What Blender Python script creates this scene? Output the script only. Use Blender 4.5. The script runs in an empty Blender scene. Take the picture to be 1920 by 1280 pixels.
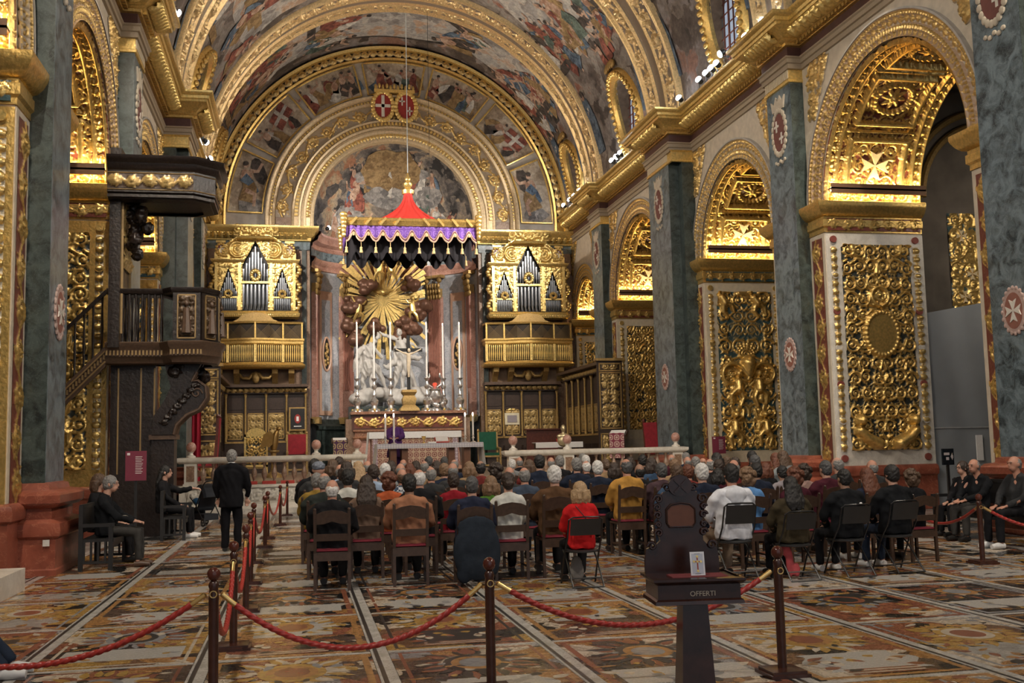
import bpy, bmesh, math, random
import numpy as np
from mathutils import Matrix, Vector, Euler
PI = math.pi
SC = bpy.context.scene
COL = SC.collection
# ------------------------------------------------------------------ camera
F, EYE, CX, CY = 1950.0, 1.69, 960.0, 640.0
_v1 = np.array([560 - CX, -(846 - CY), -F]); _yw = _v1 / np.linalg.norm(_v1)
_r = 450 / 20140.0
_b = -F * F / (-_r * _v1[0] + _v1[1])
_zw = np.array([-_r * _b, _b, -F]); _zw /= np.linalg.norm(_zw)
if _zw[1] < 0: _zw = -_zw
ROT = np.stack([np.cross(_yw, _zw), _yw, _zw])
cam = bpy.data.cameras.new('camera'); camo = bpy.data.objects.new('camera', cam); COL.objects.link(camo)
cam.sensor_width = 36; cam.lens = 36 * F / 1920; cam.clip_end = 300
_m = Matrix.Identity(4)
for _i in range(3):
    for _j in range(3): _m[_i][_j] = ROT[_i][_j]
_m[2][3] = EYE
camo.matrix_world = _m
SC.camera = camo
# ------------------------------------------------------------------ world, light, exposure
W = bpy.data.worlds.new('world'); SC.world = W; W.use_nodes = True
bg = W.node_tree.nodes['Background']; bg.inputs[0].default_value = (0.80, 0.84, 0.92, 1); bg.inputs[1].default_value = 0.5
SC.view_settings.view_transform = 'Standard'; SC.view_settings.look = 'None'
SC.view_settings.exposure = 0.38; SC.view_settings.gamma = 1.0
SC.view_settings.use_curve_mapping = False
SC.cycles.max_bounces = 5; SC.cycles.diffuse_bounces = 3; SC.cycles.glossy_bounces = 2; SC.cycles.transmission_bounces = 4
SC.cycles.use_adaptive_sampling = True; SC.cycles.adaptive_threshold = .05
K_SPOT, K_LED, K_HALL = 1.15, .6, 2.35
def area_light(name, loc, target, size, power, color=(1, .9, .78), sy=None):
    l = bpy.data.lights.new(name, 'AREA'); l.energy = power; l.color = color; l.size = size
    if sy: l.shape = 'RECTANGLE'; l.size_y = sy
    o = bpy.data.objects.new(name, l); COL.objects.link(o); o.location = loc
    o.rotation_euler = (Vector(target) - Vector(loc)).to_track_quat('-Z', 'Y').to_euler()
    return o
# ------------------------------------------------------------------ pixel helpers (1920x1280 frame)
def ray(px, py): return ROT @ np.array([px - CX, -(py - CY), -F])
def fl(px, py, z=0.0):
    d = ray(px, py); t = (z - EYE) / d[2]; return Vector((d[0] * t, d[1] * t, z))
def aY(px, py, y):
    d = ray(px, py); t = y / d[1]; return Vector((d[0] * t, y, EYE + d[2] * t))
def aX(px, py, x):
    d = ray(px, py); t = x / d[0]; return Vector((x, d[1] * t, EYE + d[2] * t))
# ------------------------------------------------------------------ node material helpers
MATS = {}
def new_mat(name):
    m = bpy.data.materials.new(name); m.use_nodes = True
    nt = m.node_tree; b = nt.nodes['Principled BSDF']
    return m, nt, b
def N(nt, typ, **kw):
    n = nt.nodes.new(typ)
    for k, v in kw.items():
        if k.startswith('i_'):
            key = k[2:]; key = int(key) if key.isdigit() else key.replace('_', ' ')
            n.inputs[key].default_value = v
        else: setattr(n, k, v)
    return n
def ramp(nt, stops, interp='LINEAR'):
    n = nt.nodes.new('ShaderNodeValToRGB'); cr = n.color_ramp; cr.interpolation = interp
    while len(cr.elements) < len(stops): cr.elements.new(0.5)
    for e, (p, c) in zip(cr.elements, stops):
        e.position = p; e.color = (*c, 1)
    return n
def L(nt, a, b): nt.links.new(a, b)
def mix(nt, fac, a, b, blend='MIX'):
    n = nt.nodes.new('ShaderNodeMix'); n.data_type = 'RGBA'; n.blend_type = blend
    for s, v in ((0, fac), (6, a), (7, b)):
        if hasattr(v, 'is_output'): nt.links.new(v, n.inputs[s])
        elif s == 0: n.inputs[0].default_value = v
        else: n.inputs[s].default_value = (*v, 1)
    return n.outputs[2]
def plain(name, col, rough=.6, metal=0.0, var=.12, scale=9.0, bump=0.0, spec=.5, emit=None, estr=0):
    if name in MATS: return MATS[name]
    m, nt, b = new_mat(name)
    b.inputs['Roughness'].default_value = rough; b.inputs['Metallic'].default_value = metal
    b.inputs['Specular IOR Level'].default_value = spec
    tc = N(nt, 'ShaderNodeTexCoord')
    no = N(nt, 'ShaderNodeTexNoise', i_Scale=scale, i_Detail=4.0); L(nt, tc.outputs['Object'], no.inputs['Vector'])
    r = ramp(nt, [(.25, tuple(c * (1 - var) for c in col)), (.75, tuple(min(1, c * (1 + var)) for c in col))])
    L(nt, no.outputs['Fac'], r.inputs[0]); L(nt, r.outputs[0], b.inputs['Base Color'])
    if bump:
        bp = N(nt, 'ShaderNodeBump', i_Strength=bump, i_Distance=.01); L(nt, no.outputs['Fac'], bp.inputs['Height']); L(nt, bp.outputs[0], b.inputs['Normal'])
    if emit:
        b.inputs['Emission Color'].default_value = (*emit, 1); b.inputs['Emission Strength'].default_value = estr
    MATS[name] = m
    return m
def gold_mat(name, col, ground=None, rough=.34, metal=.78, gcol2=None):
    """gilded relief; the painted ground between the carving comes from the point attribute 'gild'"""
    if name in MATS: return MATS[name]
    m, nt, b = new_mat(name)
    tc = N(nt, 'ShaderNodeTexCoord')
    no = N(nt, 'ShaderNodeTexNoise', i_Scale=17.0, i_Detail=5.0); L(nt, tc.outputs['Object'], no.inputs['Vector'])
    r = ramp(nt, [(.3, tuple(c * .66 for c in col)), (.7, col)]); L(nt, no.outputs['Fac'], r.inputs[0])
    col_out = r.outputs[0]; b.inputs['Roughness'].default_value = rough
    if ground:
        at = N(nt, 'ShaderNodeAttribute', attribute_name='gild')
        r2 = ramp(nt, [(.003, (0, 0, 0)), (.012, (1, 1, 1))]); L(nt, at.outputs['Fac'], r2.inputs[0])
        col_out = mix(nt, r2.outputs[0], ground, r.outputs[0])
        mm = N(nt, 'ShaderNodeMath', operation='MULTIPLY'); L(nt, r2.outputs[0], mm.inputs[0]); mm.inputs[1].default_value = metal
        L(nt, mm.outputs[0], b.inputs['Metallic'])
    else: b.inputs['Metallic'].default_value = metal
    L(nt, col_out, b.inputs['Base Color'])
    bp = N(nt, 'ShaderNodeBump', i_Strength=.55, i_Distance=.015); L(nt, no.outputs['Fac'], bp.inputs['Height']); L(nt, bp.outputs[0], b.inputs['Normal'])
    MATS[name] = m
    return m
def marble(name, base, dark, vein, rough=.3, scale=2.2, veinw=.035, rnd=False):
    if name in MATS: return MATS[name]
    m, nt, b = new_mat(name)
    tc = N(nt, 'ShaderNodeTexCoord'); co = tc.outputs['Object']
    no = N(nt, 'ShaderNodeTexNoise', i_Scale=scale, i_Detail=8.0, i_Roughness=.65, i_Distortion=.8); L(nt, co, no.inputs['Vector'])
    r = ramp(nt, [(.36, dark), (.60, base)]); L(nt, no.outputs['Fac'], r.inputs[0])
    n2 = N(nt, 'ShaderNodeTexNoise', i_Scale=scale * 1.7, i_Detail=6.0, i_Roughness=.6, i_Distortion=2.2); L(nt, co, n2.inputs['Vector'])
    s = N(nt, 'ShaderNodeMath', operation='SUBTRACT'); L(nt, n2.outputs['Fac'], s.inputs[0]); s.inputs[1].default_value = .5
    a = N(nt, 'ShaderNodeMath', operation='ABSOLUTE'); L(nt, s.outputs[0], a.inputs[0])
    r2 = ramp(nt, [(0, (1, 1, 1)), (veinw, (0, 0, 0))]); L(nt, a.outputs[0], r2.inputs[0])
    c = mix(nt, r2.outputs[0], r.outputs[0], vein)
    L(nt, c, b.inputs['Base Color']); b.inputs['Roughness'].default_value = rough
    MATS[name] = m
    return m
def fresco(name, stops, scale=.9, warp=1.2, fine=7.0, rough=.75, seed=0.0):
    """generic aged mural: warped patches of pigment with brushy variation and cracks"""
    if name in MATS: return MATS[name]
    m, nt, b = new_mat(name)
    tc = N(nt, 'ShaderNodeTexCoord')
    mp = N(nt, 'ShaderNodeMapping'); mp.inputs['Location'].default_value = (seed * 3.7, seed * 1.9, seed * 5.1); L(nt, tc.outputs['Object'], mp.inputs[0])
    nw = N(nt, 'ShaderNodeTexNoise', i_Scale=scale * 1.4, i_Detail=5.0); L(nt, mp.outputs[0], nw.inputs['Vector'])
    sub = N(nt, 'ShaderNodeVectorMath', operation='SUBTRACT'); L(nt, nw.outputs['Color'], sub.inputs[0]); sub.inputs[1].default_value = (.5, .5, .5)
    sc = N(nt, 'ShaderNodeVectorMath', operation='SCALE'); L(nt, sub.outputs[0], sc.inputs[0]); sc.inputs['Scale'].default_value = warp
    ad = N(nt, 'ShaderNodeVectorMath', operation='ADD'); L(nt, mp.outputs[0], ad.inputs[0]); L(nt, sc.outputs[0], ad.inputs[1])
    n1 = N(nt, 'ShaderNodeTexNoise', i_Scale=scale, i_Detail=7.0, i_Roughness=.6); L(nt, ad.outputs[0], n1.inputs['Vector'])
    vo = N(nt, 'ShaderNodeTexVoronoi', i_Scale=scale * 2.6); L(nt, ad.outputs[0], vo.inputs['Vector'])
    sp = N(nt, 'ShaderNodeSeparateColor'); L(nt, vo.outputs['Color'], sp.inputs[0])
    mx = N(nt, 'ShaderNodeMath', operation='MULTIPLY_ADD'); L(nt, sp.outputs[0], mx.inputs[0]); mx.inputs[1].default_value = .28; L(nt, n1.outputs['Fac'], mx.inputs[2])
    s2 = N(nt, 'ShaderNodeMath', operation='SUBTRACT'); L(nt, mx.outputs[0], s2.inputs[0]); s2.inputs[1].default_value = .14
    r = ramp(nt, stops); L(nt, s2.outputs[0], r.inputs[0])
    nf = N(nt, 'ShaderNodeTexNoise', i_Scale=fine, i_Detail=6.0, i_Roughness=.7); L(nt, tc.outputs['Object'], nf.inputs['Vector'])
    rf = ramp(nt, [(.3, (.55, .55, .55)), (.7, (1.2, 1.2, 1.2))]); L(nt, nf.outputs['Fac'], rf.inputs[0])
    L(nt, mix(nt, 1.0, r.outputs[0], rf.outputs[0], 'MULTIPLY'), b.inputs['Base Color'])
    b.inputs['Roughness'].default_value = rough
    MATS[name] = m
    return m
# ------------------------------------------------------------------ mesh builder
class MB:
    def __init__(s): s.v = []; s.f = []
    def add(s, vs, fs):
        o = len(s.v); s.v += [tuple(p) for p in vs]; s.f += [tuple(i + o for i in f) for f in fs]; return s
    def bx(s, x0, x1, y0, y1, z0, z1, ch=0.0):
        vs = [(x0, y0, z0), (x1, y0, z0), (x1, y1, z0), (x0, y1, z0), (x0, y0, z1), (x1, y0, z1), (x1, y1, z1), (x0, y1, z1)]
        return s.add(vs, [(0, 3, 2, 1), (4, 5, 6, 7), (0, 1, 5, 4), (1, 2, 6, 5), (2, 3, 7, 6), (3, 0, 4, 7)])
    def box(s, c, d, rot=None):
        vs = []
        for sx, sy, sz in ((-1, -1, -1), (1, -1, -1), (1, 1, -1), (-1, 1, -1), (-1, -1, 1), (1, -1, 1), (1, 1, 1), (-1, 1, 1)):
            p = Vector((sx * d[0] / 2, sy * d[1] / 2, sz * d[2] / 2))
            if rot is not None: p = rot @ p
            vs.append(p + Vector(c))
        return s.add(vs, [(0, 3, 2, 1), (4, 5, 6, 7), (0, 1, 5, 4), (1, 2, 6, 5), (2, 3, 7, 6), (3, 0, 4, 7)])
    def bar(s, a, b, w, t=None, up=(0, 0, 1)):
        a = Vector(a); b = Vector(b); d = b - a; t = t or w
        z = d.normalized(); x = z.cross(Vector(up))
        if x.length < 1e-4: x = z.cross(Vector((0, 1, 0)))
        x.normalize(); y = z.cross(x)
        R = Matrix((x, y, z)).transposed()
        return s.box((a + b) / 2, (w, t, d.length), R)
    def rings(s, rs, cap0=True, cap1=True, closed=True):
        n = len(rs[0]); vs = [p for r in rs for p in r]; fs = []
        for i in range(len(rs) - 1):
            for j in range(n if closed else n - 1):
                k = (j + 1) % n
                fs.append((i * n + j, i * n + k, (i + 1) * n + k, (i + 1) * n + j))
        if cap0: fs.append(tuple(range(n))[::-1])
        if cap1: fs.append(tuple((len(rs) - 1) * n + j for j in range(n)))
        return s.add(vs, fs)
    def tube(s, pts, r, n=8, cap=True):
        pts = [Vector(p) for p in pts]; rs = []
        up = None
        for i, p in enumerate(pts):
            t = (pts[min(i + 1, len(pts) - 1)] - pts[max(i - 1, 0)])
            if t.length < 1e-9: t = Vector((0, 0, 1))
            t.normalize()
            if up is None:
                up = Vector((0, 0, 1)) if abs(t.z) < .9 else Vector((0, 1, 0))
            x = t.cross(up); x.normalize(); y = x.cross(t); y.normalize(); up = y
            rr = r[i] if isinstance(r, (list, tuple)) else r
            rs.append([p + (x * math.cos(a) + y * math.sin(a)) * rr for a in (2 * PI * j / n for j in range(n))])
        return s.rings(rs, cap, cap)
    def lathe(s, prof, c=(0, 0, 0), n=16, R=None, sq=False):
        rs = []
        for r, z in prof:
            ring = []
            for j in range(n):
                a = 2 * PI * (j + .5) / n
                k = r / (math.cos(PI / 4) if sq else 1)
                p = Vector((k * math.cos(a), k * math.sin(a), z))
                if R is not None: p = R @ p
                ring.append(p + Vector(c))
            rs.append(ring)
        return s.rings(rs)
    def ell(s, c, r, n=12, m=8, R=None):
        rs = []
        for i in range(1, m):
            t = PI * i / m - PI / 2
            ring = []
            for j in range(n):
                a = 2 * PI * j / n
                p = Vector((r[0] * math.cos(t) * math.cos(a), r[1] * math.cos(t) * math.sin(a), r[2] * math.sin(t)))
                if R is not None: p = R @ p
                ring.append(p + Vector(c))
            rs.append(ring)
        lo = Vector((0, 0, -r[2])); hi = Vector((0, 0, r[2]))
        if R is not None: lo = R @ lo; hi = R @ hi
        o = len(s.v); s.rings(rs, False, False)
        s.v += [tuple(lo + Vector(c)), tuple(hi + Vector(c))]; k = len(s.v) - 2
        for j in range(n):
            s.f.append((k, o + (j + 1) % n, o + j)); s.f.append((k + 1, o + (m - 2) * n + j, o + (m - 2) * n + (j + 1) % n))
        return s
    def prism(s, poly, fn, h0, h1):
        """poly: 2D outline, fn(a,b,h)->xyz"""
        n = len(poly)
        vs = [fn(a, b, h0) for a, b in poly] + [fn(a, b, h1) for a, b in poly]
        fs = [tuple(range(n))[::-1], tuple(range(n, 2 * n))] + [(i, (i + 1) % n, n + (i + 1) % n, n + i) for i in range(n)]
        return s.add(vs, fs)
    def sweep(s, prof, path, closed=False):
        """prof: list of (d, z) offsets; path: fn list of callables? path: list of fn(d,z)->xyz"""
        rs = [[f(d, z) for d, z in prof] for f in path]
        n = len(prof); vs = [p for r in rs for p in r]; fs = []
        for i in range(len(rs) - (0 if closed else 1)):
            i2 = (i + 1) % len(rs)
            for j in range(n - 1):
                fs.append((i * n + j, i * n + j + 1, i2 * n + j + 1, i2 * n + j))
        return s.add(vs, fs)
    def mesh(s, name='mesh', smooth=True, angle=.7):
        me = bpy.data.meshes.new(name); me.from_pydata(s.v, [], s.f); me.update()
        bm = bmesh.new(); bm.from_mesh(me); bmesh.ops.recalc_face_normals(bm, faces=bm.faces); bm.to_mesh(me); bm.free()
        if smooth:
            me.polygons.foreach_set('use_smooth', [True] * len(me.polygons))
            me.set_sharp_from_angle(angle=angle)
        return me
    def build(s, name, mat, parent=None, smooth=True, angle=.7, **kw):
        return link(name, s.mesh(name, smooth, angle), mat, parent, **kw)
def link(name, me, mat=None, parent=None, loc=None, rot=None, scale=None, objmat=False):
    o = bpy.data.objects.new(name, me); COL.objects.link(o)
    if mat is not None:
        if objmat:
            if not me.materials: me.materials.append(None)
            o.material_slots[0].link = 'OBJECT'; o.material_slots[0].material = mat
        elif not me.materials: me.materials.append(mat)
    if parent is not None:
        o.parent = parent
        if parent.get('_world'):
            o.matrix_parent_inverse = Matrix.Translation(-Vector(parent.location)) if parent.type == 'EMPTY' else Matrix.Identity(4)
    if loc is not None: o.location = loc
    if rot is not None: o.rotation_euler = rot
    if scale is not None: o.scale = (scale,) * 3 if not isinstance(scale, (tuple, list)) else scale
    return o
def tag(o, label=None, cat=None, group=None, kind=None):
    if label: o['label'] = label
    if cat: o['category'] = cat
    if group: o['group'] = group
    if kind: o['kind'] = kind
    return o
def thing(name, label, cat, loc=(0, 0, 0), rz=0.0, group=None, world=False, scale=1.0):
    """Empty at the base of a thing; with world=True its parts are given in world coordinates"""
    o = bpy.data.objects.new(name, None); COL.objects.link(o); o.empty_display_size = .1
    o.location = loc; o.rotation_euler = (0, 0, rz); o.scale = (scale,) * 3
    if world: o['_world'] = 1
    return tag(o, label, cat, group)
def copy_tree(o, parent=None):
    c = o.copy(); COL.objects.link(c)
    if parent is not None: c.parent = parent
    for ch in o.children: copy_tree(ch, c)
    return c
def grid_obj(name, P, mat, parent=None, gild=None, closed=False, smooth=True, cut=False, **kw):
    """P: array (ny,nx,3) of points -> one mesh"""
    ny, nx, _ = P.shape
    me = bpy.data.meshes.new(name)
    me.vertices.add(nx * ny); me.vertices.foreach_set('co', P.reshape(-1).astype(np.float32))
    i = np.arange(ny - 1)[:, None] * nx + np.arange(nx - 1)[None, :]
    q = np.stack([i, i + 1, i + nx + 1, i + nx], -1)
    if cut:
        gg = gild.reshape(-1)[q].max(-1); q = q[gg > .003]
    q = q.reshape(-1); nf = len(q) // 4
    me.loops.add(nf * 4); me.loops.foreach_set('vertex_index', q.astype(np.int32))
    me.polygons.add(nf); me.polygons.foreach_set('loop_start', np.arange(0, nf * 4, 4, dtype=np.int32))
    me.update(calc_edges=True)
    if smooth: me.polygons.foreach_set('use_smooth', np.ones(nf, dtype=bool))
    if gild is not None:
        a = me.attributes.new('gild', 'FLOAT', 'POINT'); a.data.foreach_set('value', gild.reshape(-1).astype(np.float32))
    return link(name, me, mat, parent, **kw)
def grid_join(name, Ps, Gs, mat, parent=None, **kw):
    me = bpy.data.meshes.new(name); vs = []; qs = []; off = 0
    for P in Ps:
        ny, nx, _ = P.shape; vs.append(P.reshape(-1, 3))
        i = np.arange(ny - 1)[:, None] * nx + np.arange(nx - 1)[None, :]
        qs.append((np.stack([i, i + 1, i + nx + 1, i + nx], -1) + off).reshape(-1)); off += nx * ny
    v = np.concatenate(vs); q = np.concatenate(qs); nf = len(q) // 4
    me.vertices.add(len(v)); me.vertices.foreach_set('co', v.reshape(-1).astype(np.float32))
    me.loops.add(nf * 4); me.loops.foreach_set('vertex_index', q.astype(np.int32))
    me.polygons.add(nf); me.polygons.foreach_set('loop_start', np.arange(0, nf * 4, 4, dtype=np.int32))
    me.update(calc_edges=True); me.polygons.foreach_set('use_smooth', np.ones(nf, dtype=bool))
    g = np.concatenate([x.reshape(-1) for x in Gs]); a = me.attributes.new('gild', 'FLOAT', 'POINT'); a.data.foreach_set('value', g.astype(np.float32))
    return link(name, me, mat, parent, **kw)
# ------------------------------------------------------------------ carved relief height maps
class Relief:
    """height field of w x h metres stamped with domes along scrolls, leaves and figures"""
    def __init__(s, w, h, cell=.022):
        s.w, s.h, s.c = w, h, cell
        s.nx, s.ny = int(w / cell) + 1, int(h / cell) + 1
        s.H = np.zeros((s.ny, s.nx), np.float32)
    def dome(s, x, y, r, k=.6, wrap=False):
        c = s.c; r = max(r, c * .9)
        x0, x1 = int((x - r) / c), int((x + r) / c) + 2; y0, y1 = int((y - r) / c), int((y + r) / c) + 2
        x0, y0 = max(0, x0), max(0, y0); x1, y1 = min(s.nx, x1), min(s.ny, y1)
        if x1 <= x0 or y1 <= y0: return
        X = np.arange(x0, x1) * c - x; Y = np.arange(y0, y1) * c - y
        d = 1 - (X[None, :] ** 2 + Y[:, None] ** 2) / (r * r)
        np.maximum(s.H[y0:y1, x0:x1], np.sqrt(np.clip(d, 0, 1)) * r * k, out=s.H[y0:y1, x0:x1])
    def stroke(s, pts, r0, r1, k=.7, n=None):
        L_ = sum(math.dist(a, b) for a, b in zip(pts, pts[1:])) or 1e-6
        acc = 0
        for a, b in zip(pts, pts[1:]):
            d = math.dist(a, b); m = max(1, int(d / (s.c * .8)))
            for i in range(m):
                t = (acc + d * i / m) / L_
                s.dome(a[0] + (b[0] - a[0]) * i / m, a[1] + (b[1] - a[1]) * i / m, r0 + (r1 - r0) * t, k)
            acc += d
    def leaf(s, x, y, ang, ln, w, bend=0.6):
        pts = []; a = ang
        for i in range(7):
            pts.append((x, y)); x += math.cos(a) * ln / 6; y += math.sin(a) * ln / 6; a += bend / 6
        for i, p in enumerate(pts):
            s.dome(p[0], p[1], w * math.sin(PI * (i + 1.2) / 8.4), .62)
    def scroll(s, x, y, ang, size, sg, w):
        """acanthus volute: a stem that winds up, leaves on its outside, a flower in its eye"""
        R = size * .5; cx, cy = x - sg * math.sin(ang) * R, y + sg * math.cos(ang) * R
        a0 = math.atan2(y - cy, x - cx); n = 44; pts = []
        for i in range(n):
            t = i / (n - 1); a = a0 + sg * t * 2 * PI * 1.45; r = R * (1 - .74 * t ** .9)
            pts.append((cx + r * math.cos(a), cy + r * math.sin(a)))
        w = min(w, R * .21)
        s.stroke([(x - math.cos(ang) * R * .8 - math.sin(ang) * sg * -R * .25, y - math.sin(ang) * R * .8 - math.cos(ang) * sg * R * .25 * -1)] + pts, w, w * .5, 1.15)
        for i in range(0, 27, 4):
            p, q = pts[i], pts[i + 1]; d = math.atan2(q[1] - p[1], q[0] - p[0])
            l = R * (.62 - .012 * i)
            s.leaf(p[0], p[1], d - sg * .55, l * 1.1, w * .78, sg * -.9); s.leaf(p[0], p[1], d - sg * 1.15, l * .75, w * .62, sg * -.6)
        e = (cx, cy)
        for k in range(6): s.dome(e[0] + math.cos(k * PI / 3) * w * .85, e[1] + math.sin(k * PI / 3) * w * .85, w * .55, 1.3)
        s.dome(e[0], e[1], w * .5, 2.2)
    def putto(s, x, y, sc, sg=1, lean=0.0):
        def P(a, b): return (x + sc * (a * sg * math.cos(lean) - b * math.sin(lean) * sg), y + sc * (b * math.cos(lean) + a * math.sin(lean)))
        s.stroke([P(0, .45), P(.02, .75)], sc * .19, sc * .16, .8)
        s.dome(*P(.05, 1.05), sc * .15, .95)
        s.stroke([P(-.08, .42), P(-.22, .15), P(-.12, -.2)], sc * .13, sc * .075, .85)
        s.stroke([P(.1, .42), P(.28, .22), P(.22, -.12)], sc * .13, sc * .07, .85)
        s.stroke([P(.14, .82), P(.36, .95), P(.42, 1.25)], sc * .08, sc * .055, .85)
        s.stroke([P(-.14, .8), P(-.34, .62), P(-.2, .45)], sc * .08, sc * .055, .85)
    def mirror(s): s.H = np.maximum(s.H, s.H[:, ::-1])
    def grain(s, amp, seed=1):
        rs = np.random.RandomState(seed); g = rs.rand(s.ny, s.nx).astype(np.float32)
        s.H += (s.H > .004) * g * amp
def foliage(w, h, cell, seed, size=.42, density=1.0, wst=.038, center=True, figures=0):
    """symmetric field of scrolls filling a panel"""
    R = Relief(w, h, cell); rn = random.Random(seed)
    nyc = max(1, round(h / (size * .86))); nxc = max(1, round(w / 2 / (size * .80)))
    for j in range(nyc):
        for i in range(nxc):
            if rn.random() > density: continue
            cx = (i + .5) * w / 2 / nxc + rn.uniform(-.06, .06) * size; cy = (j + .5) * h / nyc + rn.uniform(-.1, .1) * size
            sg = 1 if (i + j) % 2 else -1
            a = rn.uniform(0, 2 * PI)
            r = size * rn.uniform(.66, .86)
            R.scroll(cx + r * .5 * math.cos(a), cy + r * .5 * math.sin(a), a + sg * PI / 2, r, sg, wst * rn.uniform(.85, 1.2))
    for k in range(int(w * h * 30)):
        R.leaf(rn.uniform(0, w / 2), rn.uniform(0, h), rn.uniform(0, 6.3), size * rn.uniform(.2, .4), wst * rn.uniform(.4, .65), rn.uniform(-1, 1))
    if center:
        for j in range(int(h / (size * .45))):
            y = (j + .5) * size * .45
            R.leaf(w / 2, y, PI / 2 - .9, size * .3, wst * .8, .6); R.dome(w / 2, y, wst * .9, .9)
    for k in range(figures):
        y = h * (.10 + .42 * k / max(1, figures)) + .1
        R.putto(w * .27, y, .62, 1 if k % 2 else -1, .15)
    R.mirror(); R.grain(.004, seed)
    return R
def frieze(length, h, cell, seed, wst=.03):
    """running scroll, tiles along its length"""
    R = Relief(length, h, cell); n = max(1, round(length / (h * 1.25))); st = length / n
    pts = [(x, h / 2 + math.sin(x / st * PI) * h * .22) for x in np.linspace(0, length, n * 14)]
    R.stroke(pts, wst * .7, wst * .7, .8)
    for i in range(n):
        up = 1 if i % 2 else -1
        x = (i + .5) * st
        R.scroll(x - st * .05, h / 2 - up * h * .33, 0.0 if up > 0 else 0.0, h * .64, up, wst)
        R.leaf(x - st * .5, h / 2, up * -1.2, h * .5, wst * .6, up * .8); R.leaf(x - st * .4, h / 2, up * 1.0, h * .45, wst * .6, up * -.8)
    rn = random.Random(seed)
    for k in range(int(length * h * 10)): R.dome(rn.uniform(0, length), rn.uniform(.03, h - .03), wst * rn.uniform(.35, .5), .8)
    return R
def leafband(length, h, cell, step=None):
    """row of upright acanthus leaves / egg and dart"""
    R = Relief(length, h, cell); step = step or h * .62; n = max(1, round(length / step)); st = length / n
    for i in range(n):
        x = (i + .5) * st
        R.leaf(x, h * .06, PI / 2, h * .86, st * .36, 0); R.dome(x, h * .72, st * .26, .9)
        R.dome(i * st, h * .5, st * .13, .9); R.dome(i * st, h * .85, st * .10, .9)
    return R
def relief_on(name, R, fn, mat, parent=None, amp=1.7, flip=False, cut=False, **kw):
    """fn(u,v,h arrays in metres)->(x,y,z)"""
    U, V = np.meshgrid(np.linspace(0, R.w, R.nx), np.linspace(0, R.h, R.ny))
    x, y, z = fn(U, V, R.H * amp)
    P = np.stack(np.broadcast_arrays(x, y, z), -1)
    g = getattr(R, 'G', None)
    if g is None: g = R.H
    if flip: P = P[:, ::-1]; g = g[:, ::-1]
    return grid_obj(name, P, mat, parent, gild=g, cut=cut, **kw)
def cross8(s, c=(0, 0)):
    """eight pointed cross outlines: four arms"""
    out = []
    for k in range(4):
        a = k * PI / 2; ca, sa = math.cos(a), math.sin(a)
        pl = [(0.03, 0), (.48, .40), (.70, .0 + .22 * 0), (.48, -.40)]
        pl = [(.02, .02), (1.0, .46), (.78, 0), (1.0, -.46), (.02, -.02)]
        out.append([(c[0] + s * (p * ca - q * sa), c[1] + s * (p * sa + q * ca)) for p, q in pl])
    return out
# ------------------------------------------------------------------ materials
GOLD = gold_mat('gilding', (.86, .58, .19))
GOLDB = gold_mat('bright_gilding', (.95, .68, .24), rough=.3, metal=.7)
GOLDD = gold_mat('old_gilding', (.50, .33, .12), rough=.45, metal=.5)
G_DARK = gold_mat('gilding_on_dark', (.86, .58, .19), (.035, .040, .035))
G_TEAL = gold_mat('gilding_on_teal', (.88, .60, .20), (.045, .085, .090))
G_STONE = gold_mat('gilding_on_stone', (.84, .58, .22), (.34, .27, .19))
G_RED = gold_mat('gilding_on_red', (.86, .58, .19), (.16, .045, .028))
G_PALE = gold_mat('gilding_on_pale_stone', (.90, .64, .24), (.62, .54, .40))
G_WALN = gold_mat('gilding_on_walnut', (.52, .36, .14), (.045, .026, .016), metal=.5)
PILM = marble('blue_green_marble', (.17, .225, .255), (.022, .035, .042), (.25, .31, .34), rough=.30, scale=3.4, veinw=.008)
PILD = marble('dark_and_shaded_green_marble', (.055, .075, .07), (.010, .015, .014), (.11, .14, .13), rough=.35, scale=4.0, veinw=.008)  # dark stone; also carries the painted shade on the pilaster flanks
REDM = marble('red_marble', (.30, .085, .05), (.19, .05, .03), (.40, .15, .09), rough=.33, scale=1.6, veinw=.015)
ROSM = marble('rose_marble', (.50, .27, .21), (.32, .15, .115), (.60, .42, .36), rough=.3, scale=3.0, veinw=.03)
BRWM = marble('brown_marble', (.30, .19, .12), (.16, .09, .055), (.45, .33, .24), rough=.35, scale=2.0, veinw=.02)
GRYM = marble('blue_grey_marble', (.42, .44, .48), (.25, .28, .33), (.62, .63, .65), rough=.3, scale=3.2, veinw=.03)
WHTM = marble('white_marble', (.74, .70, .63), (.58, .54, .47), (.50, .46, .42), rough=.35, scale=2.5, veinw=.012)
STONE = plain('warm_limestone', (.52, .45, .35), .7, var=.16, scale=5, bump=.2)
STONEG = plain('grey_limestone', (.40, .37, .33), .7, var=.14, scale=5, bump=.2)
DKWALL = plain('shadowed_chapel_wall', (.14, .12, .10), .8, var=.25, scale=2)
MAROON = plain('brown_red_frieze', (.075, .030, .022), .55, var=.25, scale=3)
DKWOOD = plain('dark_walnut', (.040, .023, .016), .42, var=.35, scale=16, bump=.15)
MIDWOOD = plain('walnut', (.085, .050, .031), .45, var=.3, scale=18, bump=.15)
BLACK = plain('black_paint', (.012, .012, .013), .5, var=.2)
WHITE = plain('white_linen', (.80, .79, .78), .8, var=.05, scale=20, bump=.1)
LEDM = plain('led_strip', (1, .9, .7), .5, emit=(1.0, .84, .52), estr=34)
XC, DP, DW, DO, ZS, ZT = 4.3, 7.92, 8.27, 10.88, 7.45, 12.2
RV = 8.0; YEND = 46.5
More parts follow.
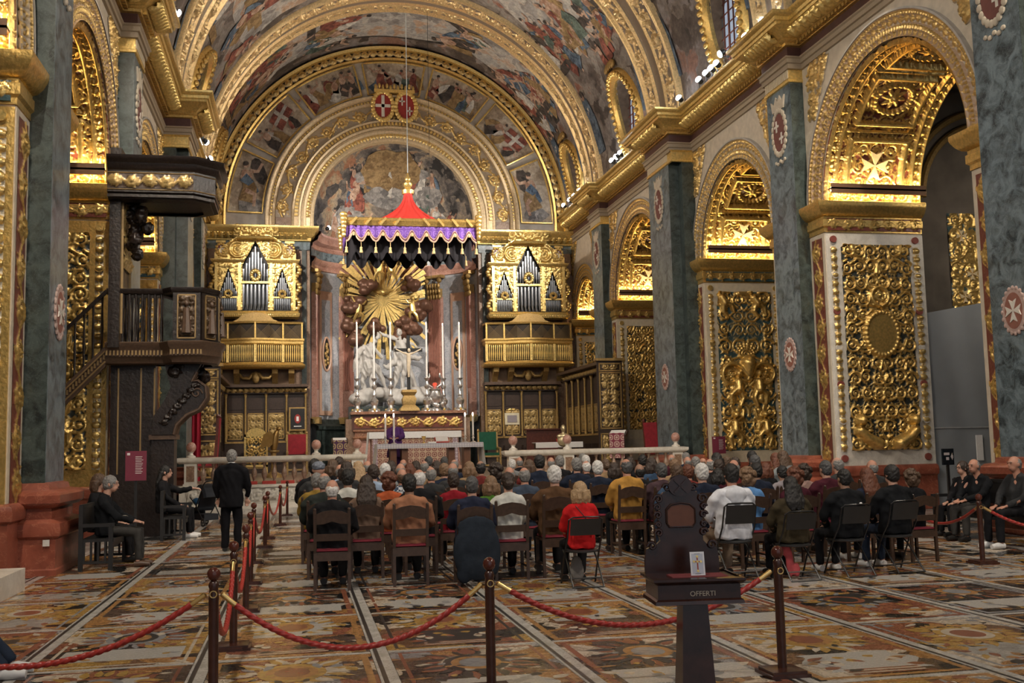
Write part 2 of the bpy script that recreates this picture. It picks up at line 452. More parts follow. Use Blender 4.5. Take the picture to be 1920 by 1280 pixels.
PIL = {1: [(15.2, 16.47, 7.92), (23.64, 24.96, 7.92), (31.45, 33.4, 7.52), (40.55, 41.95, 7.92)],
       -1: [(7.1, 8.4, 7.92), (16.35, 17.55, 7.92), (23.95, 25.25, 7.92), (31.8, 33.4, 7.52), (40.55, 41.95, 7.92)]}
ARCH = {1: [(9.0, 14.5), (17.2, 22.9), (25.68, 30.66), (34.15, 39.9), (42.7, 46.2)],
        -1: [(9.2, 15.6), (18.25, 23.2), (26.0, 31.0), (34.15, 39.9), (42.7, 46.2)]}
def psweep(mb, prof, path, sg=1, closed=False):
    """sweep an (out, z) profile along a plan polyline with mitred corners; sg=+1 offsets to the left of travel"""
    n = len(path); nr = []
    segs = n if closed else n - 1
    for i in range(segs):
        a, b = path[i], path[(i + 1) % n]; dx, dy = b[0] - a[0], b[1] - a[1]; l = math.hypot(dx, dy)
        nr.append((-dy / l * sg, dx / l * sg))
    fns = []
    for i in range(n):
        if closed: n1, n2 = nr[i - 1], nr[i]
        else: n1, n2 = nr[max(0, i - 1)], nr[min(segs - 1, i)]
        k = 1 + n1[0] * n2[0] + n1[1] * n2[1]
        o = ((n1[0] + n2[0]) / k, (n1[1] + n2[1]) / k)
        fns.append(lambda d, z, p=path[i], o=o: (p[0] + o[0] * d, p[1] + o[1] * d, z))
    mb.sweep(prof, fns, closed)
    return mb
# ------------------------------------------------------------------ floor of inlaid tomb slabs
def inlay_mat(name, pal, sc=3.1, seed=0.0, rough=.22):
    m, nt, b = new_mat(name)
    tc = N(nt, 'ShaderNodeTexCoord'); oi = N(nt, 'ShaderNodeObjectInfo')
    rv = N(nt, 'ShaderNodeMath', operation='MULTIPLY'); L(nt, oi.outputs['Random'], rv.inputs[0]); rv.inputs[1].default_value = 37.0
    cb = N(nt, 'ShaderNodeCombineXYZ'); L(nt, rv.outputs[0], cb.inputs[0]); L(nt, rv.outputs[0], cb.inputs[1])
    ad = N(nt, 'ShaderNodeVectorMath', operation='ADD'); L(nt, tc.outputs['Object'], ad.inputs[0]); L(nt, cb.outputs[0], ad.inputs[1])
    nw = N(nt, 'ShaderNodeTexNoise', i_Scale=2.3, i_Detail=3.0); L(nt, ad.outputs[0], nw.inputs['Vector'])
    s = N(nt, 'ShaderNodeVectorMath', operation='SCALE'); L(nt, nw.outputs['Color'], s.inputs[0]); s.inputs['Scale'].default_value = .55
    a2 = N(nt, 'ShaderNodeVectorMath', operation='ADD'); L(nt, ad.outputs[0], a2.inputs[0]); L(nt, s.outputs[0], a2.inputs[1])
    vo = N(nt, 'ShaderNodeTexVoronoi', i_Scale=sc); L(nt, a2.outputs[0], vo.inputs['Vector'])
    sp = N(nt, 'ShaderNodeSeparateColor'); L(nt, vo.outputs['Color'], sp.inputs[0])
    k = len(pal); r = ramp(nt, [(i / k, c) for i, c in enumerate(pal)], 'CONSTANT'); L(nt, sp.outputs[0], r.inputs[0])
    nf = N(nt, 'ShaderNodeTexNoise', i_Scale=11.0, i_Detail=6.0, i_Roughness=.7, i_Distortion=1.0); L(nt, a2.outputs[0], nf.inputs['Vector'])
    rf = ramp(nt, [(.32, (.55, .52, .5)), (.68, (1.25, 1.22, 1.2))]); L(nt, nf.outputs['Fac'], rf.inputs[0])
    L(nt, mix(nt, 1.0, r.outputs[0], rf.outputs[0], 'MULTIPLY'), b.inputs['Base Color'])
    rr = ramp(nt, [(.3, (rough * .7,) * 3), (.7, (rough * 1.7,) * 3)]); L(nt, nf.outputs['Fac'], rr.inputs[0]); L(nt, rr.outputs[0], b.inputs['Roughness'])
    MATS[name] = m
    return m
INK, OCH, CRM, RST, GRY, YEL, BRN, UMB = (.010, .010, .010), (.32, .165, .058), (.46, .40, .32), (.22, .080, .045), (.22, .22, .23), (.36, .22, .06), (.14, .075, .04), (.075, .05, .036)
SLABM = [inlay_mat('slab_ochre_inlay', [INK, OCH, CRM, BRN, INK, OCH, RST, UMB, UMB], 3.0),
         inlay_mat('slab_rust_inlay', [RST, CRM, BRN, OCH, INK, RST, GRY, UMB], 3.4),
         inlay_mat('slab_dark_inlay', [INK, UMB, OCH, INK, CRM, UMB, BRN], 2.7),
         inlay_mat('slab_yellow_inlay', [YEL, OCH, INK, CRM, YEL, BRN, RST], 2.4),
         inlay_mat('slab_grey_inlay', [GRY, CRM, UMB, INK, OCH, BRN, INK], 3.0)]
FSTRIP = marble('floor_strip_marble', (.36, .345, .32), (.22, .21, .195), (.14, .13, .12), rough=.25, scale=5, veinw=.02)
FDARK = plain('black_inlay_stone', (.028, .026, .025), .3, var=.4, scale=12)
def text_mat():
    m, nt, b = new_mat('lettered_marble')
    tc = N(nt, 'ShaderNodeTexCoord')
    sx = N(nt, 'ShaderNodeSeparateXYZ'); L(nt, tc.outputs['Object'], sx.inputs[0])
    w = N(nt, 'ShaderNodeTexWave', i_Scale=9.0, wave_type='BANDS', bands_direction='Y'); L(nt, tc.outputs['Object'], w.inputs['Vector'])
    no = N(nt, 'ShaderNodeTexNoise', i_Scale=55.0, i_Detail=2.0); L(nt, tc.outputs['Object'], no.inputs['Vector'])
    a = N(nt, 'ShaderNodeMath', operation='MULTIPLY'); L(nt, w.outputs['Fac'], a.inputs[0]); L(nt, no.outputs['Fac'], a.inputs[1])
    r = ramp(nt, [(.3, (.44, .425, .40)), (.42, (.27, .26, .245))]); L(nt, a.outputs[0], r.inputs[0])
    L(nt, r.outputs[0], b.inputs['Base Color']); b.inputs['Roughness'].default_value = .25
    MATS['lettered_marble'] = m
    return m
LETTER = text_mat()
floor = MB().bx(-13, 21.5, -8, 54, -.3, -.03).build('floor', FSTRIP); tag(floor, kind='structure')
rn = random.Random(5)
SX, SY, X0, Y0 = 1.425, 2.1, .66, 9.0
def petal(mb, x, y, a, l, w, z=.0012):
    pts = []
    for t in np.linspace(0, 1, 7): pts.append((t * l, w * math.sin(PI * t ** .8)))
    for t in np.linspace(1, 0, 7)[1:-1]: pts.append((t * l, -w * .7 * math.sin(PI * t ** .8)))
    ca, sa = math.cos(a), math.sin(a)
    o = len(mb.v); mb.v += [(x + p * ca - q * sa, y + p * sa + q * ca, z) for p, q in pts]; mb.f.append(tuple(range(o, o + len(pts))))
INLAYC = {'ochre': plain('ochre_inlay', OCH, .24, var=.4, scale=14), 'cream': plain('cream_inlay', CRM, .24, var=.3, scale=14), 'rust': plain('rust_inlay', RST, .24, var=.4, scale=14),
          'black': FDARK, 'yellow': plain('yellow_inlay', YEL, .24, var=.4, scale=14), 'grey': plain('grey_inlay', GRY, .24, var=.3, scale=14)}
slab_me, panel_me, inl_me, bord_me = [], [], [], []
hw, hl = SX / 2 - .075, SY / 2 - .04
for k in range(2):
    slab_me.append(MB().bx(-hw, hw, -hl, hl, -.03, 0).mesh('tomb_slab', False))
# lettered panels: rectangle, curved shield, oval
def flat(pts, z=.0016):
    mb = MB(); mb.v = [(x, y, z) for x, y in pts] + [(x, y, z - .004) for x, y in pts]; n = len(pts)
    mb.f = [tuple(range(n))] + [(i, (i + 1) % n, n + (i + 1) % n, n + i) for i in range(n)]
    return mb
panel_me.append(flat([(-.50, -.72), (.50, -.72), (.50, -.22), (-.50, -.22)]).mesh('p', False))
panel_me.append(flat([(-.42 + .06 * math.sin(t * 9), -.78 + .62 * t) for t in np.linspace(0, 1, 12)][::-1] + [(.42 - .06 * math.sin(t * 9), -.78 + .62 * t) for t in np.linspace(0, 1, 12)]).mesh('p', False))
panel_me.append(flat([(.46 * math.cos(a), -.35 + .36 * math.sin(a)) for a in np.linspace(0, 2 * PI, 28)[:-1]]).mesh('p', False))
panel_me.append(flat([(-.36, -.05), (.36, -.05), (.36, .62), (-.36, .62)]).mesh('p', False))
def frame_flat(x0, x1, y0, y1, w, z=.0012):
    mb = MB()
    for a in ((x0, x1, y0, y0 + w), (x0, x1, y1 - w, y1), (x0, x0 + w, y0 + w, y1 - w), (x1 - w, x1, y0 + w, y1 - w)): mb.bx(*a, z - .004, z)
    return mb
bord_me = [frame_flat(-hw + .03, hw - .03, -hl + .03, hl - .03, .055).mesh('b', False), frame_flat(-hw + .07, hw - .07, -hl + .06, hl - .06, .03).mesh('b', False)]
for k in range(7):
    r2 = random.Random(100 + k); sets = {c: MB() for c in INLAYC}
    keys = list(INLAYC); ord_ = keys[:]; r2.shuffle(ord_)
    cy = r2.uniform(.25, .45)
    def both(c, x, y, a, l, w):
        z = .0012 + r2.random() * .0008
        petal(sets[c], x, y, a, l, w, z); petal(sets[c], -x, y, PI - a, l, w, z + .0005)
    # crest: oval shield ringed by mantling leaves, trophies at the sides
    n = 24; o = len(sets[ord_[0]].v)
    for rr, c, z in ((.33, ord_[0], .0011), (.25, ord_[1], .0022), (.17, ord_[2], .0026)):
        m_ = sets[c]; o = len(m_.v); m_.v += [(rr * .8 * math.cos(a), cy + rr * math.sin(a), z) for a in np.linspace(0, 2 * PI, n + 1)[:-1]]; m_.f.append(tuple(range(o, o + n)))
    for i in range(16):
        a = -PI / 2 + PI * (i + .5) / 16
        both(ord_[(i * 3) % 6], .27 * math.cos(a), cy + .33 * math.sin(a), a + r2.uniform(-.5, .5), r2.uniform(.14, .30), r2.uniform(.035, .075))
    for i in range(24):
        both(ord_[i % 6], r2.uniform(.05, .5), r2.uniform(-.95, .95), r2.uniform(0, 2 * PI), r2.uniform(.09, .22), r2.uniform(.03, .06))
    if k % 3 == 0:
        for i in range(5): m_ = sets['cream' if i % 2 else 'rust']; y = -.9 + .035 * i; m_.add([(-.3, y, .0022), (.3, y, .0022), (.3, y + .03, .0022), (-.3, y + .03, .0022)], [(0, 1, 2, 3)])
    inl_me.append({c: m_.mesh('i', False) for c, m_ in sets.items() if m_.f})
def slab(i, j):
    cx, cyy = X0 + (i + .5) * SX, Y0 + (j + .5) * SY
    r2 = random.Random(i * 91 + j * 17)
    me = slab_me[0]
    o = link('tomb_slab', me, SLABM[r2.randrange(5)], floor, loc=(cx, cyy, 0), objmat=True)
    if not (-3 <= i <= 7) or cyy > 30: return
    link('border', bord_me[r2.randrange(2)], [FDARK, INLAYC['cream'], INLAYC['rust'], INLAYC['grey'], FDARK, INLAYC['ochre']][r2.randrange(6)], o, objmat=True)
    p = link('inscription_panel', panel_me[r2.choice([0, 0, 1, 1, 2, 3])], [LETTER, LETTER, LETTER, FSTRIP, FDARK][r2.randrange(5)], o, objmat=True)
    if cyy < 14.5:
        for c, m_ in inl_me[r2.randrange(7)].items():
            q = link('stone_inlay', m_, INLAYC[c], o, objmat=True); q['kind'] = 'stuff'
for i in range(-3, 9):
    for j in range(-2, 10): slab(i, j)
LT = marble('pale_floor_strip', (.52, .50, .47), (.36, .345, .32), (.18, .17, .16), rough=.22, scale=6, veinw=.02)
sx_me = MB().bx(-.07, .07, -SY / 2, SY / 2, -.03, .0008).mesh('floor_strip', False)
sy_me = MB().bx(-SX / 2 + .075, SX / 2 - .075, -.035, .035, -.03, .0006).mesh('floor_strip', False)
sd_me = MB().bx(-.018, .018, -SY / 2, SY / 2, -.03, .0014).mesh('floor_line', False)
for i in range(-3, 10):
    for j in range(-2, 10):
        st = link('floor_strip', sx_me, LT, floor, loc=(X0 + i * SX, Y0 + (j + .5) * SY, 0))
        if j < 4: link('dark_line', sd_me, FDARK, st, loc=(-.03, 0, 0))
        if i < 9: link('cross_strip', sy_me, LT, floor, loc=(X0 + (i + .5) * SX, Y0 + j * SY, 0))
# ------------------------------------------------------------------ nave side walls
HMF = frieze(4.0, .42, .03, 3, wst=.036)
def tile_to(R, length):
    k = max(1, round(length / R.w)); Q = Relief.__new__(Relief); Q.c = R.c; Q.h = R.h; Q.ny = R.ny
    Q.H = np.concatenate([R.H[:, :-1]] * k + [R.H[:, :1]], 1); Q.nx = Q.H.shape[1]; Q.w = length
    return Q
LB = leafband(2.4, .30, .026, .30); LB2 = leafband(2.0, .16, .026)
def concat_v(parts):
    Q = Relief.__new__(Relief); Q.c = parts[0].c; Q.H = np.concatenate([p.H for p in parts], 0); Q.ny, Q.nx = Q.H.shape
    Q.h = sum(p.h for p in parts); Q.w = parts[0].w
    return Q
def archivolt_map(R0, length, band):
    """concentric mouldings: medallion band, radial dentils, scroll band, bead and leaf rim"""
    c = .022; nx = int(length / c); ny = int(band / c); H = np.zeros((ny, nx), np.float32); G = np.ones((ny, nx), np.float32) * .05
    u = np.linspace(0, length, nx); v = np.linspace(0, 1, ny)
    for j, t in enumerate(v):
        if t < .04: H[j] = .03; G[j] = 0
        elif t < .24: H[j] = .004; G[j] = 0
        elif t < .28: H[j] = .03; G[j] = 0
        elif t < .44: d = (np.sin(u * 2 * PI / .105) > -.1); H[j] = np.where(d, .03, .0); G[j] = np.where(d, .05, 0)
        elif t < .48: H[j] = .035; G[j] = 0
        elif t < .78: G[j] = 0
        elif t < .83: H[j] = .045; G[j] = 0
        elif t < .95: H[j] = .02 + .03 * np.abs(np.sin(u * PI / .10)) ** .7
        else: H[j] = .06; G[j] = 0
    fz = frieze(length, band * .30, c, 7, wst=.03)
    j0 = int(ny * .48); hh = min(fz.ny, int(ny * .78) - j0); xx = np.clip((np.arange(nx) * fz.nx / nx).astype(int), 0, fz.nx - 1)
    H[j0:j0 + hh] = fz.H[:hh][:, xx]; G[j0:j0 + hh] = fz.H[:hh][:, xx]
    Q = Relief.__new__(Relief); Q.c = c; Q.w = length; Q.h = band; Q.nx = nx; Q.ny = ny; Q.H = H; Q.G = G
    j0, j1 = int(ny * .04), int(ny * .24); keep = H.copy()
    for k in range(int(length / .21)):
        for m in range(7): Q.dome((k + .5) * .21 + .045 * math.cos(m * 2 * PI / 7), band * .14 + .045 * math.sin(m * 2 * PI / 7), .022, .9)
    sel = (Q.H > keep + .002); Q.G = np.where(sel, .05, Q.G)
    return Q
def intrados_map(length, width, seed):
    c = .024; R = Relief(length, width, c)
    rn = random.Random(seed)
    fol = foliage(length, width, c, seed, size=.46, wst=.034, center=False); n0, n1 = min(R.ny, fol.ny), min(R.nx, fol.nx)
    R.H[:n0, :n1] = fol.H[:n0, :n1]
    V, U = np.meshgrid(np.linspace(0, width, R.ny), np.linspace(0, length, R.nx), indexing='ij')
    n = max(3, round(length / 1.7)); st = length / n
    e = .42
    for t in (0.06, .30): # side fillets and rosette chain
        for s_ in (t, width - t): R.H = np.where(np.abs(V - s_) < .035, .075, R.H)
    for k in range(int(length / .24)):
        for s_ in (.18, width - .18): R.dome((k + .5) * .24, s_, .075, .8)
    for i in range(n):
        a, b = i * st + .16, (i + 1) * st - .16
        if i == 0: a += .1
        ins = (U > a) & (U < b) & (V > e + .1) & (V < width - e - .1)
        fr = ins & ~((U > a + .10) & (U < b - .10) & (V > e + .2) & (V < width - e - .2))
        R.H = np.where(ins, R.H * .8, R.H); R.H = np.where(fr, .10, R.H)
        R.H = np.where((np.abs(U - (b + .16)) < .03) & (V > e) & (V < width - e), .07, R.H)
        uc, vc = (a + b) / 2, width / 2
        if i not in (0, n - 1):
            R.H = np.where((U - uc) ** 2 + (V - vc) ** 2 < .40 ** 2, 0, R.H)
            for k in range(22): R.dome(uc + .40 * math.cos(k * 2 * PI / 22), vc + .46 * math.sin(k * 2 * PI / 22), .085, .8)
            for k in range(8): R.leaf(uc, vc, k * PI / 4, .3, .06, .3)
            R.dome(uc, vc, .10, 1)
    return R, [((0 + .5) * st + .05, width / 2), ((n - .5) * st - .05, width / 2)]
def led_light(name, parent, a, b, up, power, w=.06):
    """a linear LED lamp: its emitting strip and the light it gives"""
    l = bpy.data.lights.new(name, 'AREA'); l.shape = 'RECTANGLE'; l.color = (1, .80, .46); l.energy = power * K_LED
    a = Vector(a); b = Vector(b); l.size = (b - a).length; l.size_y = w
    o = bpy.data.objects.new(name, l); COL.objects.link(o)
    z = -Vector(up).normalized(); x = (b - a).normalized(); y = z.cross(x)
    o.matrix_world = Matrix.Translation((a + b) / 2) @ Matrix((x, y, z)).transposed().to_4x4()
    return o
crosses_done = {}
def side(sg, name):
    P = lambda d: XC + sg * d
    mb = MB(); arcs = ARCH[sg]
    ys = -6.0
    def quad(a, b, c, d): mb.add([a, b, c, d], [(0, 1, 2, 3)])
    for (y0, y1) in arcs:
        quad((P(DW), ys, 0), (P(DW), y0, 0), (P(DW), y0, ZT), (P(DW), ys, ZT))
        yc, R = (y0 + y1) / 2, (y1 - y0) / 2; n = 32
        pts = [(yc - R * math.cos(PI * i / n), ZS + R * math.sin(PI * i / n)) for i in range(n + 1)]
        for (p, q) in zip(pts, pts[1:]):
            quad((P(DW), p[0], p[1]), (P(DW), q[0], q[1]), (P(DW), q[0], ZT), (P(DW), p[0], ZT))
            quad((P(DW), p[0], p[1]), (P(DW), q[0], q[1]), (P(DO), q[0], q[1]), (P(DO), p[0], p[1]))
            quad((P(DO), p[0], p[1]), (P(DO), q[0], q[1]), (P(DO), q[0], ZT), (P(DO), p[0], ZT))
        for y in (y0, y1): quad((P(DW), y, 0), (P(DO), y, 0), (P(DO), y, ZS), (P(DW), y, ZS))
        ys = y1
    quad((P(DW), ys, 0), (P(DW), YEND, 0), (P(DW), YEND, ZT), (P(DW), ys, ZT))
    # backs of the piers and the aisle beyond
    ye = [-6.0] + [y for a in arcs for y in a] + [YEND]
    for a, b in zip(ye[::2], ye[1::2]): quad((P(DO), a, 0), (P(DO), b, 0), (P(DO), b, ZT), (P(DO), a, ZT))
    wall = mb.build(name, STONE, smooth=False); tag(wall, kind='structure'); wall['_world'] = 1
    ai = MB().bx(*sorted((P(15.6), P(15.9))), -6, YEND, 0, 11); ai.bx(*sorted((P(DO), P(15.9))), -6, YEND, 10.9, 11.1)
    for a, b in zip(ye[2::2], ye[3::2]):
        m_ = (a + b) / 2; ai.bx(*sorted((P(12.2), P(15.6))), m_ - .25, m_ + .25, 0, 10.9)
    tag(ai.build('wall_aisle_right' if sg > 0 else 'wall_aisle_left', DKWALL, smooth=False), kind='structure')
    # ---- pilasters with plinths, emblems and crests
    for k, (a, b, d) in enumerate(PIL[sg]):
        zb = 1.1
        sh = MB().bx(*sorted((P(d), P(DW + .05))), a, b, zb, 11.05)
        p = sh.build('pilaster', PILM, wall, smooth=False)
        # shade on the flank facing the nave entrance, put in as a darker colour
        MB().bx(*sorted((P(d + .004), P(DW - .002))), a - .012, a, zb, 11.0).build('flank_shade', PILD, p, smooth=False)
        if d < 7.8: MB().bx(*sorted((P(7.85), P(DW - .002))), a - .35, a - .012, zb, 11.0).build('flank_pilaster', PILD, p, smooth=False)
        a2 = a - (.35 if d < 7.8 else 0)
        path = [(P(DW), a2), (P(d), a2), (P(d), b), (P(DW), b)]
        s2 = -sg
        prof = [(0, 1.32), (.06, 1.30), (.08, 1.22), (.20, 1.20), (.26, 1.14), (.26, 1.03), (.20, .97), (.12, .95), (.12, .80), (.18, .78), (.26, .74), (.28, .64), (.26, .56), (.20, .52), (.20, .1), (.22, .08), (.22, -.02)]
        psweep(MB(), prof, path, s2 * -1 if False else (1 if sg > 0 else -1)).build('plinth', REDM, p, smooth=True)
        cp = MB(); psweep(cp, [(0, 10.72), (.04, 10.74), (.05, 10.80), (.02, 10.82), (.02, 11.05), (.08, 11.1)], path, 1 if sg > 0 else -1); cp.build('capital_band', GOLDB, p)
        fl_ = MB(); n = int((b - a) / .07)
        for i in range(n): fl_.bx(*sorted((P(d - .018), P(d - .045))), a + (i + .2) * (b - a) / n, a + (i + .75) * (b - a) / n, 10.84, 11.06)
        fl_.build('fluting', G_PALE, p, smooth=False)
        # crest near the top: crown over an oval shield with a cross, mantling
        ym = (a + b) / 2; f2 = lambda u, v, h: (P(d - h), ym - sg * u, v)
        cr = MB(); cr.prism([(-.30, 10.20), (.30, 10.20), (.38, 10.52), (.2, 10.40), (.1, 10.58), (0, 10.44), (-.1, 10.58), (-.2, 10.40), (-.38, 10.52)], f2, 0, .04)
        for i in range(22):
            t = 2 * PI * i / 22; cr.ell(f2(.37 * math.cos(t), 9.62 + .58 * math.sin(t), .02), (.035, .075, .085), 6, 5)
        for i in range(5): cr.ell(f2(-.24 + .12 * i, 8.86 - .05 * (i % 2), .02), (.03, .06, .05), 6, 5)
        cr.build('crest_mantling', STONE, p)
        sh = MB(); sh.prism([(.31 * math.cos(t), 9.62 + .50 * math.sin(t)) for t in np.linspace(0, 2 * PI, 25)[:-1]], f2, 0, .025); sh.build('crest_shield', plain('dull_red_shield', (.17, .06, .05), .6), p)
        cw = MB()
        for (u, v) in ((-.13, 9.80), (.13, 9.44)):
            cw.bx(*sorted((P(d - .025), P(d - .035))), ym - sg * u - .035, ym - sg * u + .035, v - .15, v + .15); cw.bx(*sorted((P(d - .025), P(d - .038))), ym - sg * u - .12, ym - sg * u + .12, v - .03, v + .03)
        cw.build('crest_crosses', WHTM, p, smooth=False)
        # low oval medallion with the eight pointed cross
        zm = 3.85 if sg > 0 else 3.9
        em = MB(); em.prism([(.30 * math.cos(t), zm + .40 * math.sin(t)) for t in np.linspace(0, 2 * PI, 25)[:-1]], f2, 0, .03)
        for i in range(20):
            t = 2 * PI * i / 20; em.ell(f2(.30 * math.cos(t), zm + .40 * math.sin(t), .02), (.025, .04, .045), 6, 4)
        em.build('medallion', plain('pale_rose_stone', (.46, .33, .29), .6), p)
        MB().prism([(.23 * math.cos(t), zm + .32 * math.sin(t)) for t in np.linspace(0, 2 * PI, 25)[:-1]], f2, .03, .034).build('medallion_field', plain('medallion_red', (.27, .11, .08), .6), p)
        cm = MB()
        for arm in cross8(.20, (0, zm)): cm.prism(arm, f2, .034, .05)
        cm.build('medallion_cross', WHTM, p, smooth=False)
    # ---- arches
    for k, (y0, y1) in enumerate(arcs):
        if y1 < 15: continue
        far = y1 > 44
        yc, R = (y0 + y1) / 2, (y1 - y0) / 2
        vis = True
        gm = [G_STONE, G_RED, G_RED, G_DARK, G_DARK][k]
        Q = archivolt_map(R, PI * (R + .3), .56)
        def fa(U, V, H): # from the far springing over to the near one
            t = U / Q.w * PI; r = R + V
            return (P(DW - H), yc + r * np.cos(t), ZS + r * np.sin(t))
        relief_on('archivolt', Q, fa, G_STONE if k % 2 == 0 else gold_mat('gilding_on_tan', (.84, .58, .22), (.36, .24, .15)), wall, flip=(sg < 0))
        MB().rings([[(P(DW - .12), yc + (R + r_) * math.cos(t), ZS + (R + r_) * math.sin(t)) for r_ in (.555, .60)] + [(P(DW), yc + (R + .60) * math.cos(t), ZS + (R + .60) * math.sin(t))] for t in np.linspace(0, PI, 40)], False, False, False).build('archivolt_rim', STONEG, wall)
        Q2, cr = intrados_map(PI * R, DO - DW, 20 + k)
        def fi(U, V, H):
            t = U / R; r = R - H - .01
            return (P(DW + V), yc + r * np.cos(t), ZS + r * np.sin(t))
        relief_on('intrados_coffers', Q2, fi, G_RED if k % 2 else gold_mat('gilding_on_ochre', (.90, .62, .20), (.22, .10, .03)), wall, flip=(sg > 0))
        for (u, v) in cr[:1]:
            cx = MB()
            for arm in cross8(.36, (u, v)): cx.prism(arm, lambda a, b, h: tuple(float(q) for q in fi(a, b, h)), .03, .085)
            cx.build('ceiling_cross', plain('pale_gold_cross', (.82, .66, .40), .5, metal=.3), wall, smooth=False)
        # impost moulding round both jambs
        prof = [(0, 6.72), (.03, 6.72), (.03, 6.82), (.08, 6.86), (.08, 7.02), (.05, 7.04), (.05, 7.10), (.12, 7.12), (.2, 7.2), (.26, 7.3), (.28, 7.36), (.28, 7.44), (.24, 7.46), (-.05, 7.47)]
        pf = PIL[sg][[i for i, q in enumerate(PIL[sg]) if q[0] > y1 - .5][0]] if any(q[0] > y1 - .5 for q in PIL[sg]) else (YEND, 0, 8)
        pn = [q for q in PIL[sg] if q[1] < y0 + .5][-1]
        for pth, s_ in (([(P(DO), y1), (P(DW), y1), (P(DW), pf[0])], -1), ([(P(DO), y0), (P(DW), y0), (P(DW), pn[1])], 1)):
            psweep(MB(), prof, pth, -s_ * sg).build('impost', GOLD, wall)
        lbq = tile_to(LB2, DO - DW)
        relief_on('impost_leaves', lbq, lambda U, V, H: (P(DW + U), y1 - .13 - V * .6 - H * .8, 7.16 + V * .9 - H * .5), GOLDB, wall, flip=(sg < 0))
        jf = frieze(DO - DW - .1, .30, .024, 33 + k, wst=.034); relief_on('jamb_frieze', jf, lambda U, V, H: (P(DW + .05 + U), y1 - .06 - H, 6.76 + V), G_TEAL if k % 2 == 0 else G_RED, wall, flip=(sg < 0))
        # LED trough on the far impost
        tr = MB().bx(*sorted((P(DW + .06), P(DO - .02))), y1 - .34, y1 - .30, 7.62, 7.86); tr.bx(*sorted((P(DW + .06), P(DO - .02))), y1 - .34, y1 - .06, 7.72, 7.76)
        tr.build('light_trough', plain('trough_board', (.20, .11, .06), .6), wall, smooth=False)
        MB().bx(*sorted((P(DW + .1), P(DO - .06))), y1 - .26, y1 - .20, 7.765, 7.785).build('led_strip', LEDM, wall, smooth=False)
        MB().bx(*sorted((P(DW + .1), P(DO - .06))), y1 - .26, y1 - .20, 7.690, 7.71).build('led_strip', LEDM, wall, smooth=False)
        if not far or sg > 0:
            led_light('led_strip_light', wall, (P(DW + .1), y1 - .27, 7.80), (P(DO - .06), y1 - .27, 7.80), (0, -.45, 1), 48)
            led_light('led_strip_light', wall, (P(DW + .1), y1 - .27, 7.68), (P(DO - .06), y1 - .27, 7.68), (0, -.55, -1), 26)
        # far jamb: carved panel in a border of small plaques
        zb, zt = 1.05 if y1 < 31.5 else 1.9, 6.68
        wd = DO - DW
        fr = MB().bx(*sorted((P(DW + .0), P(DO))), y1 - .03, y1, zb, zt); fr.build('jamb_border', WHTM if sg > 0 and k == 1 else GOLD if sg < 0 else plain('cream_border', (.60, .52, .38), .6), wall, smooth=False)
        for (u0, u1, v0, v1) in ((.10, .26, zb + .35, zt - .3), (wd - .30, wd - .14, zb + .35, zt - .3)):
            fz = leafband(v1 - v0, u1 - u0, .02, .21)
            relief_on('border_scrolls', fz, lambda U, V, H, a=u0, b=v0: (P(DW + a + V), y1 - .032 - H, b + U), G_PALE, wall, flip=(sg > 0))
        pl = MB(); plr = MB()
        for i in range(7):
            z_ = zb + .18 + i * (zt - zb - .32) / 6
            for u_ in (.18, wd - .22):
                (plr if i % 2 == 0 else pl).prism([(u_ + .085 * math.cos(t), z_ + .085 * math.sin(t)) for t in np.linspace(0, 2 * PI, 13)[:-1]], lambda a, b, h: (P(DW + a), y1 - .03 - h, b), 0, .05)
        c_ = sg > 0 and k == 1
        a_ = plr.build('red_rosettes' if c_ else 'gilt_rosettes', plain('rosette_red', (.24, .06, .045), .6) if c_ else GOLDB, wall); b_ = pl.build('white_rosettes' if c_ else 'gilt_rosettes', WHTM if c_ else GOLDB, wall); a_['kind'] = 'stuff'; b_['kind'] = 'stuff'
        fq = foliage(wd - .76, zt - zb - .62, .018 if y1 < 32 and sg > 0 else .026, 40 + k, size=(.44 if k % 2 else .56), wst=(.036 if k % 2 else .046), figures=(0 if (k % 2 and sg > 0) else 3))
        hh = fq.h
        if sg > 0 and k == 1:   # central cartouche and two lions at the foot
            c0 = (fq.w / 2, hh * .56)
            V_, U_ = np.meshgrid(np.linspace(0, fq.h, fq.ny), np.linspace(0, fq.w, fq.nx), indexing='ij')
            el = ((U_ - c0[0]) / .42) ** 2 + ((V_ - c0[1]) / .5) ** 2
            fq.H = np.where(el < 1, .05, fq.H)
            for i in range(16): fq.leaf(c0[0], c0[1], i * PI / 8, .36, .05, .0)
            for i in range(30):
                t = i * 2 * PI / 30; fq.dome(c0[0] + .42 * math.cos(t), c0[1] + .52 * math.sin(t), .075, .9)
            for s_ in (-1, 1):
                fq.scroll(c0[0] + s_ * .15, c0[1] + .75, PI / 2 - s_ * .9, .5, s_, .06)
                fq.stroke([(c0[0] + s_ * .28, .16), (c0[0] + s_ * .55, .3), (c0[0] + s_ * .74, .48)], .16, .13, .8)
                fq.dome(c0[0] + s_ * .70, .72, .15, .9); fq.stroke([(c0[0] + s_ * .66, .45), (c0[0] + s_ * .70, .1)], .06, .05)
                fq.stroke([(c0[0] + s_ * .30, .2), (c0[0] + s_ * .5, .05)], .08, .05)
